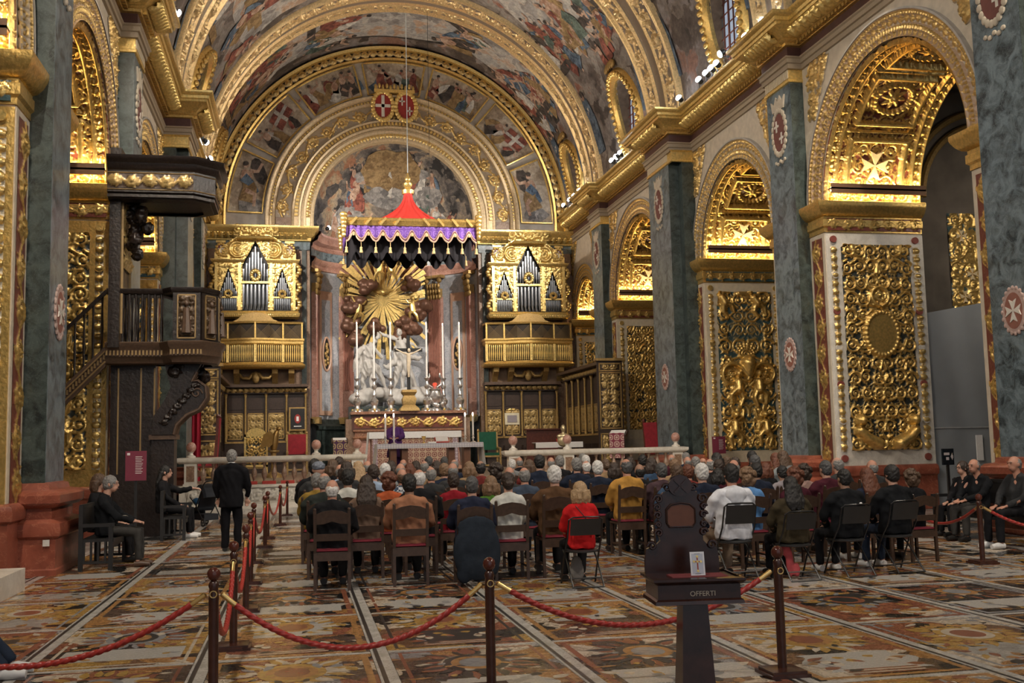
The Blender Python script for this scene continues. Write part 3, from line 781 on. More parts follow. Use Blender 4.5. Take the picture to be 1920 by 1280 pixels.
        if sg > 0 and k == 2:   # vase, paired tritons and putti holding a crown
            c0 = fq.w / 2
            V_, U_ = np.meshgrid(np.linspace(0, fq.h, fq.ny), np.linspace(0, fq.w, fq.nx), indexing='ij')
            fq.H *= np.where((np.abs(U_ - c0) < .62) & (V_ > .9) & (V_ < 4.4), .35, 1)
            fq.stroke([(c0, 2.3), (c0, 2.75)], .12, .24, .7); fq.stroke([(c0 - .24, 2.95), (c0 + .24, 2.95)], .07, .07)
            for i in range(9): fq.leaf(c0, 3.0, PI * (i + .5) / 9, .5, .055, .5 if i < 4 else -.5)
            for s_ in (-1, 1):
                fq.putto(c0 + s_ * .52, .28, .80, -s_, .0); fq.putto(c0 + s_ * .38, 1.55, .82, s_, .1); fq.putto(c0 + s_ * .55, 4.35, .72, -s_, -s_ * .5)
                fq.scroll(c0 + s_ * .2, 2.55, PI / 2 - s_ * .5, .8, -s_, .085)
            fq.stroke([(c0 - .2, 4.95), (c0 + .2, 4.95)], .09, .09); fq.grain(.003)
        relief_on('carved_panel', fq, lambda U, V, H: (P(DW + .38 + U), y1 - .035 - H * 1.35, zb + .36 + V), G_DARK if k % 2 else G_TEAL, wall, flip=(sg < 0))
        # dado under the panel and the strip between jamb and pilaster
        dd = MB(); pthd = [(P(DO), y1), (P(DW), y1), (P(DW), pf[0])]
        psweep(dd, [(0, 1.06), (.06, 1.05), (.12, 1.0), (.14, .92), (.12, .82), (.05, .78), (.05, -.02)], pthd, sg); dd.build('dado', REDM, wall)
        w_ = pf[0] - y1 - .06
        if w_ > .2 and y1 < 44:
            fs_ = frieze(6.6 - zb, w_ * .74, .027, 12, wst=.03)
            relief_on('pier_strip', fs_, lambda U, V, H: (P(DW - .026 - H), y1 + .03 + w_ * .13 + V, zb + U), G_RED, wall, flip=(sg < 0))
            MB().bx(*sorted((P(DW), P(DW - .02))), y1, pf[0], zb, 6.7).build('pier_strip_frame', STONE, wall, smooth=False)
        # near strip next to the other pilaster
        w2 = y0 - pn[1] - .06
        if w2 > .2:
            fs_ = frieze(6.6 - 1.1, w2 * .74, .027, 12, wst=.03)
            relief_on('pier_strip', fs_, lambda U, V, H: (P(DW - .026 - H), pn[1] + .03 + w2 * .13 + V, 1.1 + U), G_RED, wall, flip=(sg < 0))
            MB().bx(*sorted((P(DW), P(DW - .02))), pn[1], y0, 1.1, 6.7).build('pier_strip_frame', STONE, wall, smooth=False)
            dd = MB(); psweep(dd, [(0, 1.06), (.06, 1.05), (.12, 1.0), (.14, .92), (.12, .82), (.05, .78), (.05, -.02)], [(P(DO), y0), (P(DW), y0), (P(DW), pn[1])], -sg); dd.build('dado', REDM, wall)
        # gilt corner ornament in the spandrels
        for ya, s_ in ((y1, -1), (y0, 1)):
            sp_ = foliage(1.0, 1.5, .034, 60 + k, size=.45, wst=.05, center=False)
            sp_.H *= (np.linspace(0, 1, sp_.nx)[None, :] < np.linspace(.35, 1.0, sp_.ny)[:, None] ** 1.2)
            relief_on('spandrel_leaves', sp_, lambda U, V, H: (P(DW - .012 - H * 1.2), ya - s_ * .45 + s_ * U * 1.15, 9.55 + V), G_STONE, wall, flip=((sg * s_) > 0), cut=True)
    # ---- entablature following the pilasters
    path = [(P(DW), -6.0)]
    for (a, b, d) in PIL[sg]:
        a2 = a - (.3 if d < 7.8 else .04)
        path += [(P(DW), a2), (P(d - .02), a2), (P(d - .02), b + .04), (P(DW), b + .04)]
    path.append((P(DW), YEND))
    s_ = 1 if sg > 0 else -1
    ent = tag(psweep(MB(), [(0, 11.05), (.06, 11.06), (.06, 11.18), (.10, 11.2), (.10, 11.30), (.14, 11.33), (.14, 11.36), (.05, 11.37)], path, s_).build('trim_1' if sg > 0 else 'trim_2', G_STONE), kind='structure')
    psweep(MB(), [(.05, 11.36), (.05, 11.62)], path, s_).build('frieze_band', MAROON, ent, smooth=False)
    psweep(MB(), [(.05, 11.62), (.12, 11.64), (.14, 11.70), (.22, 11.74), (.24, 11.78), (.26, 11.80)], path, s_).build('bed_moulding', GOLD, ent)
    psweep(MB(), [(.26, 11.80), (.50, 11.98), (.56, 12.0), (.58, 12.06), (.62, 12.08), (.64, 12.16), (.72, 12.2), (.74, 12.24), (.74, 12.29), (0, 12.30)], path, s_).build('cornice', GOLDB, ent)
    Ps, Gs = [], []
    for a, b in zip(path, path[1:]):
        ln = math.dist(a, b)
        if abs(a[0] - b[0]) > .01 or b[1] < 14: continue
        o = .0
        q = tile_to(LB, ln + .4)
        U, V = np.meshgrid(np.linspace(0, ln, q.nx), np.linspace(0, q.h, q.ny))
        inn = -sg
        x = a[0] + inn * (.25 + V * .92 + q.H * 1.7); z = 11.78 + V * .75 - q.H * 1.6
        Pq = np.stack([x, a[1] + U, z], -1); Ps.append(Pq if sg < 0 else Pq[:, ::-1]); Gs.append(q.H if sg < 0 else q.H[:, ::-1])
    lm = grid_join('cornice_leaves', Ps, Gs, GOLDB, ent); lm['kind'] = 'stuff'
    dn = MB()
    for a, b in zip(path, path[1:]):
        if abs(a[0] - b[0]) > .01 or b[1] < 14: continue
        n = int(math.dist(a, b) / .16)
        for i in range(n): y = a[1] + (i + .3) * (b[1] - a[1]) / n; dn.bx(*sorted((a[0] - sg * .14, a[0] - sg * .23)), y, y + .09, 11.655, 11.735)
    dn = dn.build('dentils', GOLD, ent, smooth=False); dn['kind'] = 'stuff'
    return wall
wall_right = side(1, 'wall_right')
wall_left = side(-1, 'wall_left')
# ------------------------------------------------------------------ barrel vault with painted bays, gilt ribs and oval windows
FV = [fresco('vault_mural_umber', [(.30, (.06, .046, .038)), (.42, (.13, .10, .082)), (.50, (.20, .16, .135)), (.58, (.27, .245, .235)), (.68, (.26, .14, .10))], .55, 1.6, seed=1),
      fresco('vault_mural_grey', [(.30, (.05, .04, .034)), (.42, (.13, .10, .085)), (.52, (.22, .19, .17)), (.62, (.29, .265, .235)), (.70, (.28, .12, .08))], .6, 1.8, seed=2)]
FSKY = fresco('mural_pale_sky', [(.30, (.20, .18, .17)), (.45, (.36, .345, .33)), (.56, (.46, .43, .39)), (.66, (.44, .30, .21))], .8, 1.2, seed=4)
FRES = {'red': fresco('mural_red', [(.35, (.13, .035, .026)), (.65, (.34, .11, .075))], 2.5, .6), 'blue': fresco('mural_blue', [(.35, (.035, .06, .10)), (.65, (.15, .21, .28))], 2.5, .6, seed=6),
        'skin': fresco('mural_flesh', [(.35, (.32, .18, .12)), (.65, (.56, .40, .30))], 2.5, .6, seed=7), 'ochre': fresco('mural_ochre', [(.35, (.18, .11, .045)), (.65, (.36, .24, .11))], 2.5, .6, seed=8),
        'pale': fresco('mural_white', [(.35, (.36, .34, .31)), (.65, (.66, .63, .57))], 2.5, .6, seed=9), 'dark': fresco('mural_shadow', [(.35, (.02, .017, .015)), (.65, (.09, .07, .06))], 2.5, .6, seed=10),
        'green': fresco('mural_green', [(.35, (.04, .06, .05)), (.65, (.14, .19, .16))], 2.5, .6, seed=11), 'cloud': fresco('mural_cloud', [(.35, (.12, .115, .115)), (.65, (.34, .32, .30))], 1.6, .6, seed=12)}
class Mural:
    """painted figures as thin coats of pigment, one mesh for each colour, on a surface given by fn(u,v,h)"""
    def __init__(s, fn, seed=1): s.fn = fn; s.m = {}; s.r = random.Random(seed); s.k = 0
    def blob(s, c, pts):
        s.k += 1; h = .022 + .0016 * (s.k % 12); mb = s.m.setdefault(c, MB()); o = len(mb.v)
        cu = sum(p[0] for p in pts) / len(pts); cv = sum(p[1] for p in pts) / len(pts)
        mb.v += [tuple(float(q) for q in s.fn(cu, cv, h))] + [tuple(float(q) for q in s.fn(u, v, h)) for u, v in pts]
        n = len(pts); mb.f += [(o, o + 1 + i, o + 1 + (i + 1) % n) for i in range(n)]
    def oval(s, c, u, v, a, b, rot=0, n=12, wob=.12):
        pts = []
        for i in range(n):
            t = 2 * PI * i / n; k = 1 + s.r.uniform(-wob, wob); x, y = a * k * math.cos(t), b * k * math.sin(t)
            pts.append((u + x * math.cos(rot) - y * math.sin(rot), v + x * math.sin(rot) + y * math.cos(rot)))
        s.blob(c, pts)
    def limb(s, c, pts, w0, w1):
        l, r_ = [], []; n = len(pts)
        for i, p in enumerate(pts):
            q0, q1 = pts[max(0, i - 1)], pts[min(n - 1, i + 1)]; a = math.atan2(q1[1] - q0[1], q1[0] - q0[0]) + PI / 2; w = w0 + (w1 - w0) * i / (n - 1)
            l.append((p[0] + w * math.cos(a), p[1] + w * math.sin(a))); r_.append((p[0] - w * math.cos(a), p[1] - w * math.sin(a)))
        for i in range(n - 1): s.blob(c, [l[i], l[i + 1], r_[i + 1], r_[i]])
    def figure(s, u, v, h, robe=None, lean=None):
        r = s.r; robe = robe or r.choice(['red', 'blue', 'ochre', 'pale', 'green', 'dark', 'red', 'ochre']); lean = r.uniform(-.45, .45) if lean is None else lean
        def P(a, b): return (u + h * (a * math.cos(lean) - b * math.sin(lean)), v + h * (a * math.sin(lean) + b * math.cos(lean)))
        sg = r.choice([-1, 1])
        s.limb(robe, [P(0, .62), P(.06 * sg, .35), P(-.05 * sg, .02)], h * .11, h * .2)
        if r.random() < .6: s.limb(r.choice(['red', 'blue', 'ochre', 'pale']), [P(-.1 * sg, .68), P(-.26 * sg, .45), P(-.3 * sg, .15)], h * .07, h * .12)
        s.oval('skin' if r.random() < .5 else robe, *P(0, .62), h * .13, h * .17, lean)
        s.limb('skin', [P(.1 * sg, .74), P(.28 * sg, .72), P(.4 * sg, .9)], h * .05, h * .03)
        if r.random() < .6: s.limb('skin', [P(-.05, .3), P(.15 * sg, .18), P(.1 * sg, -.1)], h * .06, h * .035)
        s.oval('skin', *P(.03 * sg, .89), h * .062, h * .08, lean); s.oval('dark', *P(.02 * sg, .93), h * .065, h * .055, lean)
    def build(s, parent):
        for c, mb in s.m.items():
            o = link('painted_' + {'skin': 'flesh', 'dark': 'shadows', 'pale': 'drapery', 'red': 'red_drapery', 'blue': 'blue_drapery', 'ochre': 'ochre_drapery', 'green': 'green_drapery', 'cloud': 'clouds'}[c], mb.mesh('m', True, 3.2), FRES[c], parent); o['kind'] = 'stuff'
def vpt(u, v, h=0.0): # u angle from the right springing (rad), v = Y
    return (XC + (RV - h) * np.cos(u), v + 0 * u, ZT + (RV - h) * np.sin(u))
def pix_vault(px, py):
    d = ray(px, py); a = d[0] ** 2 + d[2] ** 2; b = 2 * (d[0] * -XC + d[2] * (EYE - ZT)); c = XC ** 2 + (EYE - ZT) ** 2 - RV ** 2
    t = (-b + math.sqrt(b * b - 4 * a * c)) / (2 * a); p = d * t + np.array([0, 0, EYE])
    return math.atan2(p[2] - ZT, p[0] - XC), p[1]
WIN = []
for (px, py) in ((1362, 40), (1180, 212), (1078, 322)):
    th, yv = pix_vault(px, py); WIN.append((th, yv))
BAYS = [(-6, 15.9), (15.9, 24.4), (24.4, 32.6), (32.6, 41.25), (41.25, YEND)]
def ceil_bay(y0, y1, mat, root, wins):
    nu, nv = 150, max(12, int((y1 - y0) / .09))
    us = np.linspace(0, PI, nu); vs = np.linspace(y0, y1, nv)
    me = bpy.data.meshes.new('vault_bay')
    Vv, U = np.meshgrid(vs, us, indexing='ij'); P = np.stack([XC + RV * np.cos(U), Vv, ZT + RV * np.sin(U)], -1).reshape(-1, 3)
    fs = []
    for j in range(nv - 1):
        for i in range(nu - 1):
            um, vm = (us[i] + us[i + 1]) / 2, (vs[j] + vs[j + 1]) / 2
            if any(((um - w[0]) * RV / w[2]) ** 2 + ((vm - w[1]) / w[3]) ** 2 < .92 for w in wins): continue
            a = j * nu + i; fs.append((a, a + nu, a + nu + 1, a + 1))
    me.from_pydata(P.tolist(), [], fs); me.polygons.foreach_set('use_smooth', [True] * len(fs))
    return link('vault_bay', me, mat, root)
ceiling = tag(thing('ceiling', None, None, (0, 0, 0)), kind='structure')
wins = [(WIN[0][0], WIN[0][1], 1.35, .95), (WIN[1][0], WIN[1][1], 1.35, .95), (WIN[2][0], WIN[2][1], 1.1, .72)]
winsL = [(PI - w[0], w[1], w[2], w[3]) for w in wins]
for k, (a, b) in enumerate(BAYS):
    bay = ceil_bay(a, b, FV[k % 2], ceiling, [w for w in wins + winsL if a < w[1] < b])
    if k < 2: continue
    mu = Mural(lambda u, v, h: vpt(u, v, h), 30 + k)
    yc, hw_ = (a + b) / 2, (b - a) / 2 - .9
    # crown medallion of pale sky, side scenes with sky and figures
    def patch(name, u0, v0, ru, rv, mat, h, sq=2.6):
        mb = MB(); n = 40; mb.v = [tuple(float(q) for q in vpt(u0, v0, h))]
        for rr in np.linspace(.1, 1, 10):
            for i in range(n):
                t = 2 * PI * i / n; ca, sa = math.cos(t), math.sin(t)
                k_ = rr * (abs(ca) ** sq + abs(sa) ** sq) ** (-1 / sq) * (1 + (.04 * math.sin(5 * t + u0 * 7)))
                mb.v.append(tuple(float(q) for q in vpt(u0 + ru * ca * k_, v0 + rv * sa * k_, h)))
        mb.f = [(0, 1 + i, 1 + (i + 1) % n) for i in range(n)] + [(1 + q * n + i, 1 + n + q * n + i, 1 + n + q * n + (i + 1) % n, 1 + q * n + (i + 1) % n) for i in range(n) for q in range(9)]
        return mb.build(name, mat, bay)
    patch('painted_sky', PI / 2, yc, .36, hw_ * .82, FSKY, .016); patch('painted_rim', PI / 2, yc, .41, hw_ * .92, FRES['dark'], .008)
    for s_ in (.285, .715):
        patch('painted_sky', PI * s_, yc, .27, hw_ * .8, FSKY, .012, 4)
    for i in range(40):
        q = random.Random(k * 50 + i).uniform(0, 1)
        u = PI * ((.15 + .11 * q) if i % 2 else (.85 - .11 * q)) if i < 30 else PI * (.5 + (.13 + .04 * q) * (1 if i % 2 else -1))
        v = yc + (mu.r.random() * 2 - 1) * hw_ * .8
        s0 = mu.r.uniform(1.2, 2.3); s_ang = s0 / RV
        # figures stand with heads toward the crown
        right = u < PI / 2
        sub = Mural(lambda a_, b_, h, u=u, v=v, right=right: vpt(u + (b_ / RV if right else -b_ / RV), v + (a_ if right else -a_), h), k * 100 + i); sub.m = mu.m; sub.k = i * 3
        if i % 7 == 0: sub.blob('dark' if i % 2 else 'ochre', [(-1.3, -.5), (1.3, -.5), (1.3, -.1), (-1.3, -.1)])
        sub.figure(0, 0, s0)
        if i % 2: sub.figure(s0 * .35, -.1, s0 * .8)
    # knights in dark habits with the white cross at the foot of the bay
    for s_ in (1, -1):
        for dv in (-hw_ * .86, hw_ * .86):
            u = .17 if s_ > 0 else PI - .17
            sub = Mural(lambda a_, b_, h, u=u, s_=s_, v=yc + dv: vpt(u + s_ * b_ / RV, v + a_, h), k * 7 + 1); sub.m = mu.m; sub.k = 5
            sub.limb('blue', [(0, 2.3), (0, 1.4), (.05, 0)], .28, .55); sub.oval('skin', 0, 2.45, .14, .18); sub.oval('dark', 0, 2.55, .16, .14)
            for arm in cross8(.22, (0, 1.75)): sub.blob('pale', arm)
    mu.build(bay)
def oval_ring(cu, cv, ru, rv, prof, n=48):
    """prof: list of (scale offset metres, height towards the nave)"""
    return [[tuple(float(q) for q in vpt(cu + (ru + o) * math.cos(t) / RV, cv + (rv + o) * math.sin(t), h)) for o, h in prof] for t in np.linspace(0, 2 * PI, n + 1)[:-1]]
PANE = None
def glass_mat():
    m, nt, b = new_mat('window_glass'); b.inputs['Base Color'].default_value = (.75, .82, .9, 1); b.inputs['Roughness'].default_value = .08
    b.inputs['Transmission Weight'].default_value = .92; b.inputs['IOR'].default_value = 1.15
    no = N(nt, 'ShaderNodeTexNoise', i_Scale=2.0); bp = N(nt, 'ShaderNodeBump', i_Strength=.05); L(nt, no.outputs['Fac'], bp.inputs['Height']); L(nt, bp.outputs[0], b.inputs['Normal'])
    return m
PANE = glass_mat()
BARM = plain('window_bars', (.16, .05, .03), .6)
for k, (cu, cv, ru, rv) in enumerate(wins + winsL):
    sgn = 1 if k < 3 else -1
    root = tag(thing('window_%d' % (k + 1), None, None, (0, 0, 0)), kind='structure')
    prof = [(-.02, -.05), (-.04, .08), (.06, .16), (.16, .20), (.30, .17), (.38, .08), (.42, -.02)]
    mb = MB(); rs = oval_ring(cu, cv, ru, rv, prof); mb.rings(rs + [rs[0]], False, False, False); mb.build('frame', GOLD, root)
    gl = MB()
    for i in range(40):
        t = 2 * PI * i / 40; p = Vector(tuple(float(q) for q in vpt(cu + (ru + .24) * math.cos(t) / RV, cv + (rv + .24) * math.sin(t), .2)))
        gl.ell(p, (.10, .13, .10), 7, 5)
    g_ = gl.build('garland_leaves', GOLD, root); g_['kind'] = 'stuff'
    cr = MB(); p = Vector(tuple(float(q) for q in vpt(cu + (ru + .5) / RV, cv, .12)))
    for i in range(9): cr.ell(p + Vector((0, (i - 4) * .11, .12 * math.cos((i - 4) * .3))), (.08, .1, .14 + .06 * (i % 2)), 7, 5)
    cr.build('crest', GOLDD, root)
    # deep reveal running out level through the wall
    rs = []
    for t in np.linspace(0, 2 * PI, 49)[:-1]:
        a = vpt(cu + ru * math.cos(t) / RV, cv + rv * math.sin(t), -.02); a = Vector(tuple(float(q) for q in a))
        b = Vector((XC + sgn * (RV * math.cos((cu if sgn > 0 else PI - cu) - ru / RV) + .16), cv + (a.y - cv) * .97, ZT + RV * math.sin(cu) + (a.z - ZT - RV * math.sin(cu)) * .95 + .15)); rs.append([a, b])
    MB().rings(rs + [rs[0]], False, False, False).build('reveal', plain('window_reveal', (.17, .115, .075), .8, var=.35, scale=6), root)
    xo = RV * math.cos(abs(cu if sgn > 0 else PI - cu) - ru / RV) + .10; xg = XC + sgn * xo; zc = ZT + RV * math.sin(cu) + .12; rz = ru * math.cos(cu) * .98; rvv = rv * .97
    MB().rings([[(xg, cv + rvv * math.cos(t), zc + rz * math.sin(t)) for t in np.linspace(0, 2 * PI, 33)[:-1]], [(xg + sgn * .01, cv + rvv * math.cos(t), zc + rz * math.sin(t)) for t in np.linspace(0, 2 * PI, 33)[:-1]]]).build('pane', PANE, root, smooth=False)
    for i in range(-2, 3):
        y = i * rvv * .36; h_ = rz * math.sqrt(max(.04, 1 - (y / rvv) ** 2)); MB().bx(*sorted((xg - sgn * .05, xg - sgn * .01)), cv + y - (.035 if i in (-1, 1) else .014), cv + y + (.035 if i in (-1, 1) else .014), zc - h_, zc + h_).build('glazing_bar', BARM, root, smooth=False)
    for i in range(-3, 4):
        z = i * rz * .27; w_ = rvv * math.sqrt(max(.04, 1 - (z / rz) ** 2)); MB().bx(*sorted((xg - sgn * .04, xg - sgn * .012)), cv - w_, cv + w_, zc + z - .014, zc + z + .014).build('glazing_bar', BARM, root, smooth=False)
# ribs over the pilasters
def rib(y0, y1, root):
    w = y1 - y0; c = .036; nx = int(PI * RV / c); ny = int(w / c)
    H = np.zeros((ny, nx), np.float32); u = np.linspace(0, PI * RV, nx)
    t = np.linspace(0, 1, ny)
    fz = frieze(4.2, w * .24, c, 31, wst=.045)
    reps = int(nx / (fz.nx - 1)) + 1; tile = np.tile(fz.H[:, :-1], (1, reps))[:, :nx]
    for j in range(ny):
        a = t[j]
        s = a if a < .5 else 1 - a
        if s < .07: H[j] = .16 + .05 * math.sin(PI * s / .07)
        elif s < .11: H[j] = .10
        elif s < .35:
            k = int((s - .11) / .24 * (fz.ny - 1)); H[j] = .12 + tile[k] * 3.2
        elif s < .39: H[j] = .20
        else: H[j] = .10
    G = np.where(H > .1001, .05, 0.0); 
    U, V = np.meshgrid(u / RV, np.linspace(y0, y1, ny))
    G = np.where((H > .124) | (np.minimum(t, 1 - t)[:, None] < .11), .05, 0)
    P = np.stack([XC + (RV - H) * np.cos(U), V, ZT + (RV - H) * np.sin(U)], -1)
    P[0] = np.stack([XC + RV * np.cos(U[0]), V[0], ZT + RV * np.sin(U[0])], -1); P[-1] = np.stack([XC + RV * np.cos(U[-1]), V[-1], ZT + RV * np.sin(U[-1])], -1)
    return grid_obj('rib', P, gold_mat('gilding_on_brown_stone', (.88, .64, .32), (.20, .155, .12), metal=.55), root, gild=G)
for (a, b) in ((15.0, 17.4), (23.4, 25.3), (31.0, 34.0), (40.2, 42.3)): rib(a, b, ceiling)
# ------------------------------------------------------------------ end wall, apse and painted lunette
ZA = 12.05; RA = 3.62; ZL = 11.55
def arc_pts(r, n=60):
    return [(XC + r, ZL)] + [(XC + r * math.cos(t), ZA + r * math.sin(t)) for t in np.linspace(0, PI, n)] + [(XC - r, ZL)]
mb = MB(); Yw = YEND
o_, i_ = arc_pts(8.4), arc_pts(RA)
for (a, b, c, d) in zip(o_, o_[1:], i_[1:], i_): mb.add([(a[0], Yw, a[1]), (b[0], Yw, b[1]), (c[0], Yw, c[1]), (d[0], Yw, d[1])], [(0, 1, 2, 3)])
for x0, x1 in ((XC - 8.6, XC - 3.85), (XC + 3.85, XC + 8.6)): mb.bx(x0, x1, Yw, Yw + .3, 0, ZL)
wall_end = tag(mb.build('wall_end', BRWM, smooth=False), kind='structure')
CREAMG = plain('pale_gilt_stone', (.60, .47, .29), .42, metal=.35, var=.25, scale=12, bump=.3)
def ring_relief(name, r0, Q, mat, amp=1.0, y=Yw - .015):
    def f(U, V, H):
        s = U / Q.w * PI; r = r0 + V
        return (XC + r * np.cos(s), y - H * amp, ZA + r * np.sin(s))
    relief_on(name, Q, f, mat, wall_end, flip=True)
def ring_mould(name, r0, prof, mat):
    rs = []
    for x_, z_, t in [(1, ZL, 0)] + [(None, None, t) for t in np.linspace(0, PI, 64)] + [(-1, ZL, PI)]:
        if x_: rs.append([(XC + x_ * (r0 + a), Yw - h, ZL) for a, h in prof])
        else: rs.append([(XC + (r0 + a) * math.cos(t), Yw - h, ZA + (r0 + a) * math.sin(t)) for a, h in prof])
    MB().rings(rs, False, False, False).build(name, mat, wall_end)
ring_mould('inner_moulding', RA, [(0, -.3), (0, .10), (.06, .16), (.14, .16), (.16, .08), (.34, .05), (.36, .14), (.46, .18), (.48, .10), (.56, .10)], CREAMG)
lb = leafband(PI * RA, .2, .03, .14); ring_relief('egg_band', RA + .15, lb, G_PALE, .9, Yw - .07)
ring_mould('dentil_bed', RA + .56, [(0, .04), (.02, .18), (.10, .22), (.12, .12), (.30, .12), (.32, .2), (.40, .24), (.44, .06)], CREAMG)
dt = MB(); n = 84
for i in range(n):
    t = PI * (i + .5) / n; r = RA + .78; c = (XC + r * math.cos(t), Yw - .17, ZA + r * math.sin(t))
    dt.box(c, (.14, .12, .09), Matrix.Rotation(-t + PI, 3, 'Y'))
d_ = dt.build('dentils', GOLDB, wall_end, smooth=False); d_['kind'] = 'stuff'
fg = frieze(PI * (RA + 1.35), .66, .034, 77, wst=.055); ring_relief('garland_band', RA + 1.02, fg, G_STONE, 1.3)
ring_mould('outer_moulding', RA + 1.68, [(0, .02), (.02, .16), (.12, .22), (.16, .12), (.24, .12), (.26, .22), (.36, .3), (.42, .3), (.44, .1), (.46, .02)], CREAMG)
bd = MB(); n = 110
for i in range(n):
    t = PI * (i + .5) / n; r = RA + 1.86; bd.ell((XC + r * math.cos(t), Yw - .15, ZA + r * math.sin(t)), (.06, .05, .06), 6, 4)
b_ = bd.build('bead_moulding', G_PALE if False else GOLDB, wall_end); b_['kind'] = 'stuff'
ring_mould('panel_bed', RA + 2.14, [(0, .02), (1.78, .02)], STONEG)
ring_mould('outer_rib', 7.42, [(0, .0), (.0, .2), (.08, .26), (.14, .18), (.44, .18), (.48, .3), (.60, .34), (.62, 0)], GOLD)
fo = frieze(PI * 7.6, .3, .036, 78, wst=.04); ring_relief('rib_leaves', 7.55, fo, G_STONE, 1.0, Yw - .18)
# seven painted panels round the arch
FPAN = fresco('panel_mural', [(.3, (.26, .20, .14)), (.5, (.44, .36, .27)), (.7, (.56, .50, .41))], .9, 1, seed=15)
def pol(s, r, h=0): return (XC + r * math.cos(s), Yw - .02 - h, ZA + r * math.sin(s))
for k in range(7):
    s0 = PI * (k + .06) / 7 - (.0 if k else .03); s1 = PI * (k + .94) / 7; r0, r1 = RA + 2.24, RA + 3.72
    n = 14; arc = [(s0 + (s1 - s0) * i / n) for i in range(n + 1)]
    mb = MB(); vs = [pol(s, r0, .01) for s in arc] + [pol(s, r1, .01) for s in arc]
    mb.add(vs, [(i, i + 1, n + 2 + i, n + 1 + i) for i in range(n)]); pan = mb.build('painted_panel', FPAN, wall_end, smooth=False)
    fr = MB(); out = [pol(s, r0, .06) for s in arc] + [pol(s, r1, .06) for s in arc[::-1]]; out.append(out[0]); fr.tube(out, .045, 6, False); fr.build('panel_frame', GOLDB, pan)
    sm = (s0 + s1) / 2
    tz = 0 if k not in (0, 6) else 0
    ca, sa = math.cos(sm), math.sin(sm)
    up = (ca, sa) if 1 <= k <= 5 else (0.0, 1.0); rt = (up[1], -up[0])
    rc = (r0 + r1) / 2
    c0 = (XC + rc * ca, ZA + rc * sa)
    mu = Mural(lambda u, v, h: (c0[0] + rt[0] * u + up[0] * v, Yw - .035 - h, c0[1] + rt[1] * u + up[1] * v), 200 + k)
    if k in (0, 6):
        mu.oval('dark', -.45 * (1 if k == 0 else -1), .55, .3, .6, .3); mu.figure(0, -.85, 1.9, 'ochre', .1); mu.limb('blue', [(-.25, .3), (.1, .0), (.35, -.4)], .22, .1); mu.oval('cloud', .1, -1.0, .6, .35)
    elif k in (1, 5):
        mu.figure(-.75, -.65, 1.2, 'dark'); mu.figure(-.2, -.7, 1.1, 'ochre'); mu.figure(.6, -.7, .8, 'dark')
        mu.blob('red', [(-.05, -.25), (1.0, .0), (.95, .68), (-.1, .45)]); mu.blob('pale', [(-.06, .06), (.98, .30), (.97, .44), (-.08, .2)]); mu.blob('pale', [(.40, -.14), (.58, -.10), (.50, .58), (.33, .54)])
    else:
        for i in range(5): mu.figure(-.95 + .46 * i, -.68 + .12 * (i % 2), 1.2)
        if k != 3: mu.oval('red', 0, .05, .28, .36); mu.oval('ochre', 0, .05, .2, .26)
        else: mu.limb('pale', [(-.5, .15), (0, -.15), (.5, .15)], .12, .12)
    mu.build(pan)
# twin crowned shields at the head of the arch
def shield(x, mat):
    r = thing('trim_%d' % (3 if x < XC else 4), None, None, (0, 0, 0)); tag(r, kind='structure')
    zc = ZA + RA + 1.55
    MB().prism([(x + .40 * math.cos(t), zc + .58 * math.sin(t)) for t in np.linspace(0, 2 * PI, 25)[:-1]], lambda a, b, h: (a, Yw - .3 - h, b), 0, .06).build('shield_field', mat, r)
    g = MB()
    for i in range(24):
        t = 2 * PI * i / 24; g.ell((x + .46 * math.cos(t), Yw - .38, zc + .66 * math.sin(t)), (.11, .08, .12), 7, 5)
    g.build('scroll_frame', GOLDB, r)
    c = MB()
    for q in ([(-.07, .07, -.5, .5), (-.34, .34, -.06, .08)] if x < XC else [(-.2, -.14, .05, .45), (-.3, -.04, .22, .28), (.14, .2, -.4, 0), (.04, .3, -.22, -.16)]): c.bx(x + q[0], x + q[1], Yw - .38, Yw - .36, zc + q[2], zc + q[3])
    c.build('white_cross', WHTM, r, smooth=False)
SHR = plain('shield_red', (.30, .025, .02), .5)
shield(XC - .52, SHR); shield(XC + .52, SHR)
cr = MB(); zc = ZA + RA + 2.28
cr.bx(XC - .92, XC + .92, Yw - .5, Yw - .3, zc - .12, zc + .02)
for i in range(11): cr.ell((XC - .85 + .17 * i, Yw - .4, zc + .12 + .07 * (i % 2)), (.07, .07, .14), 7, 5)
tag(cr.build('trim_5', GOLDB), kind='structure')
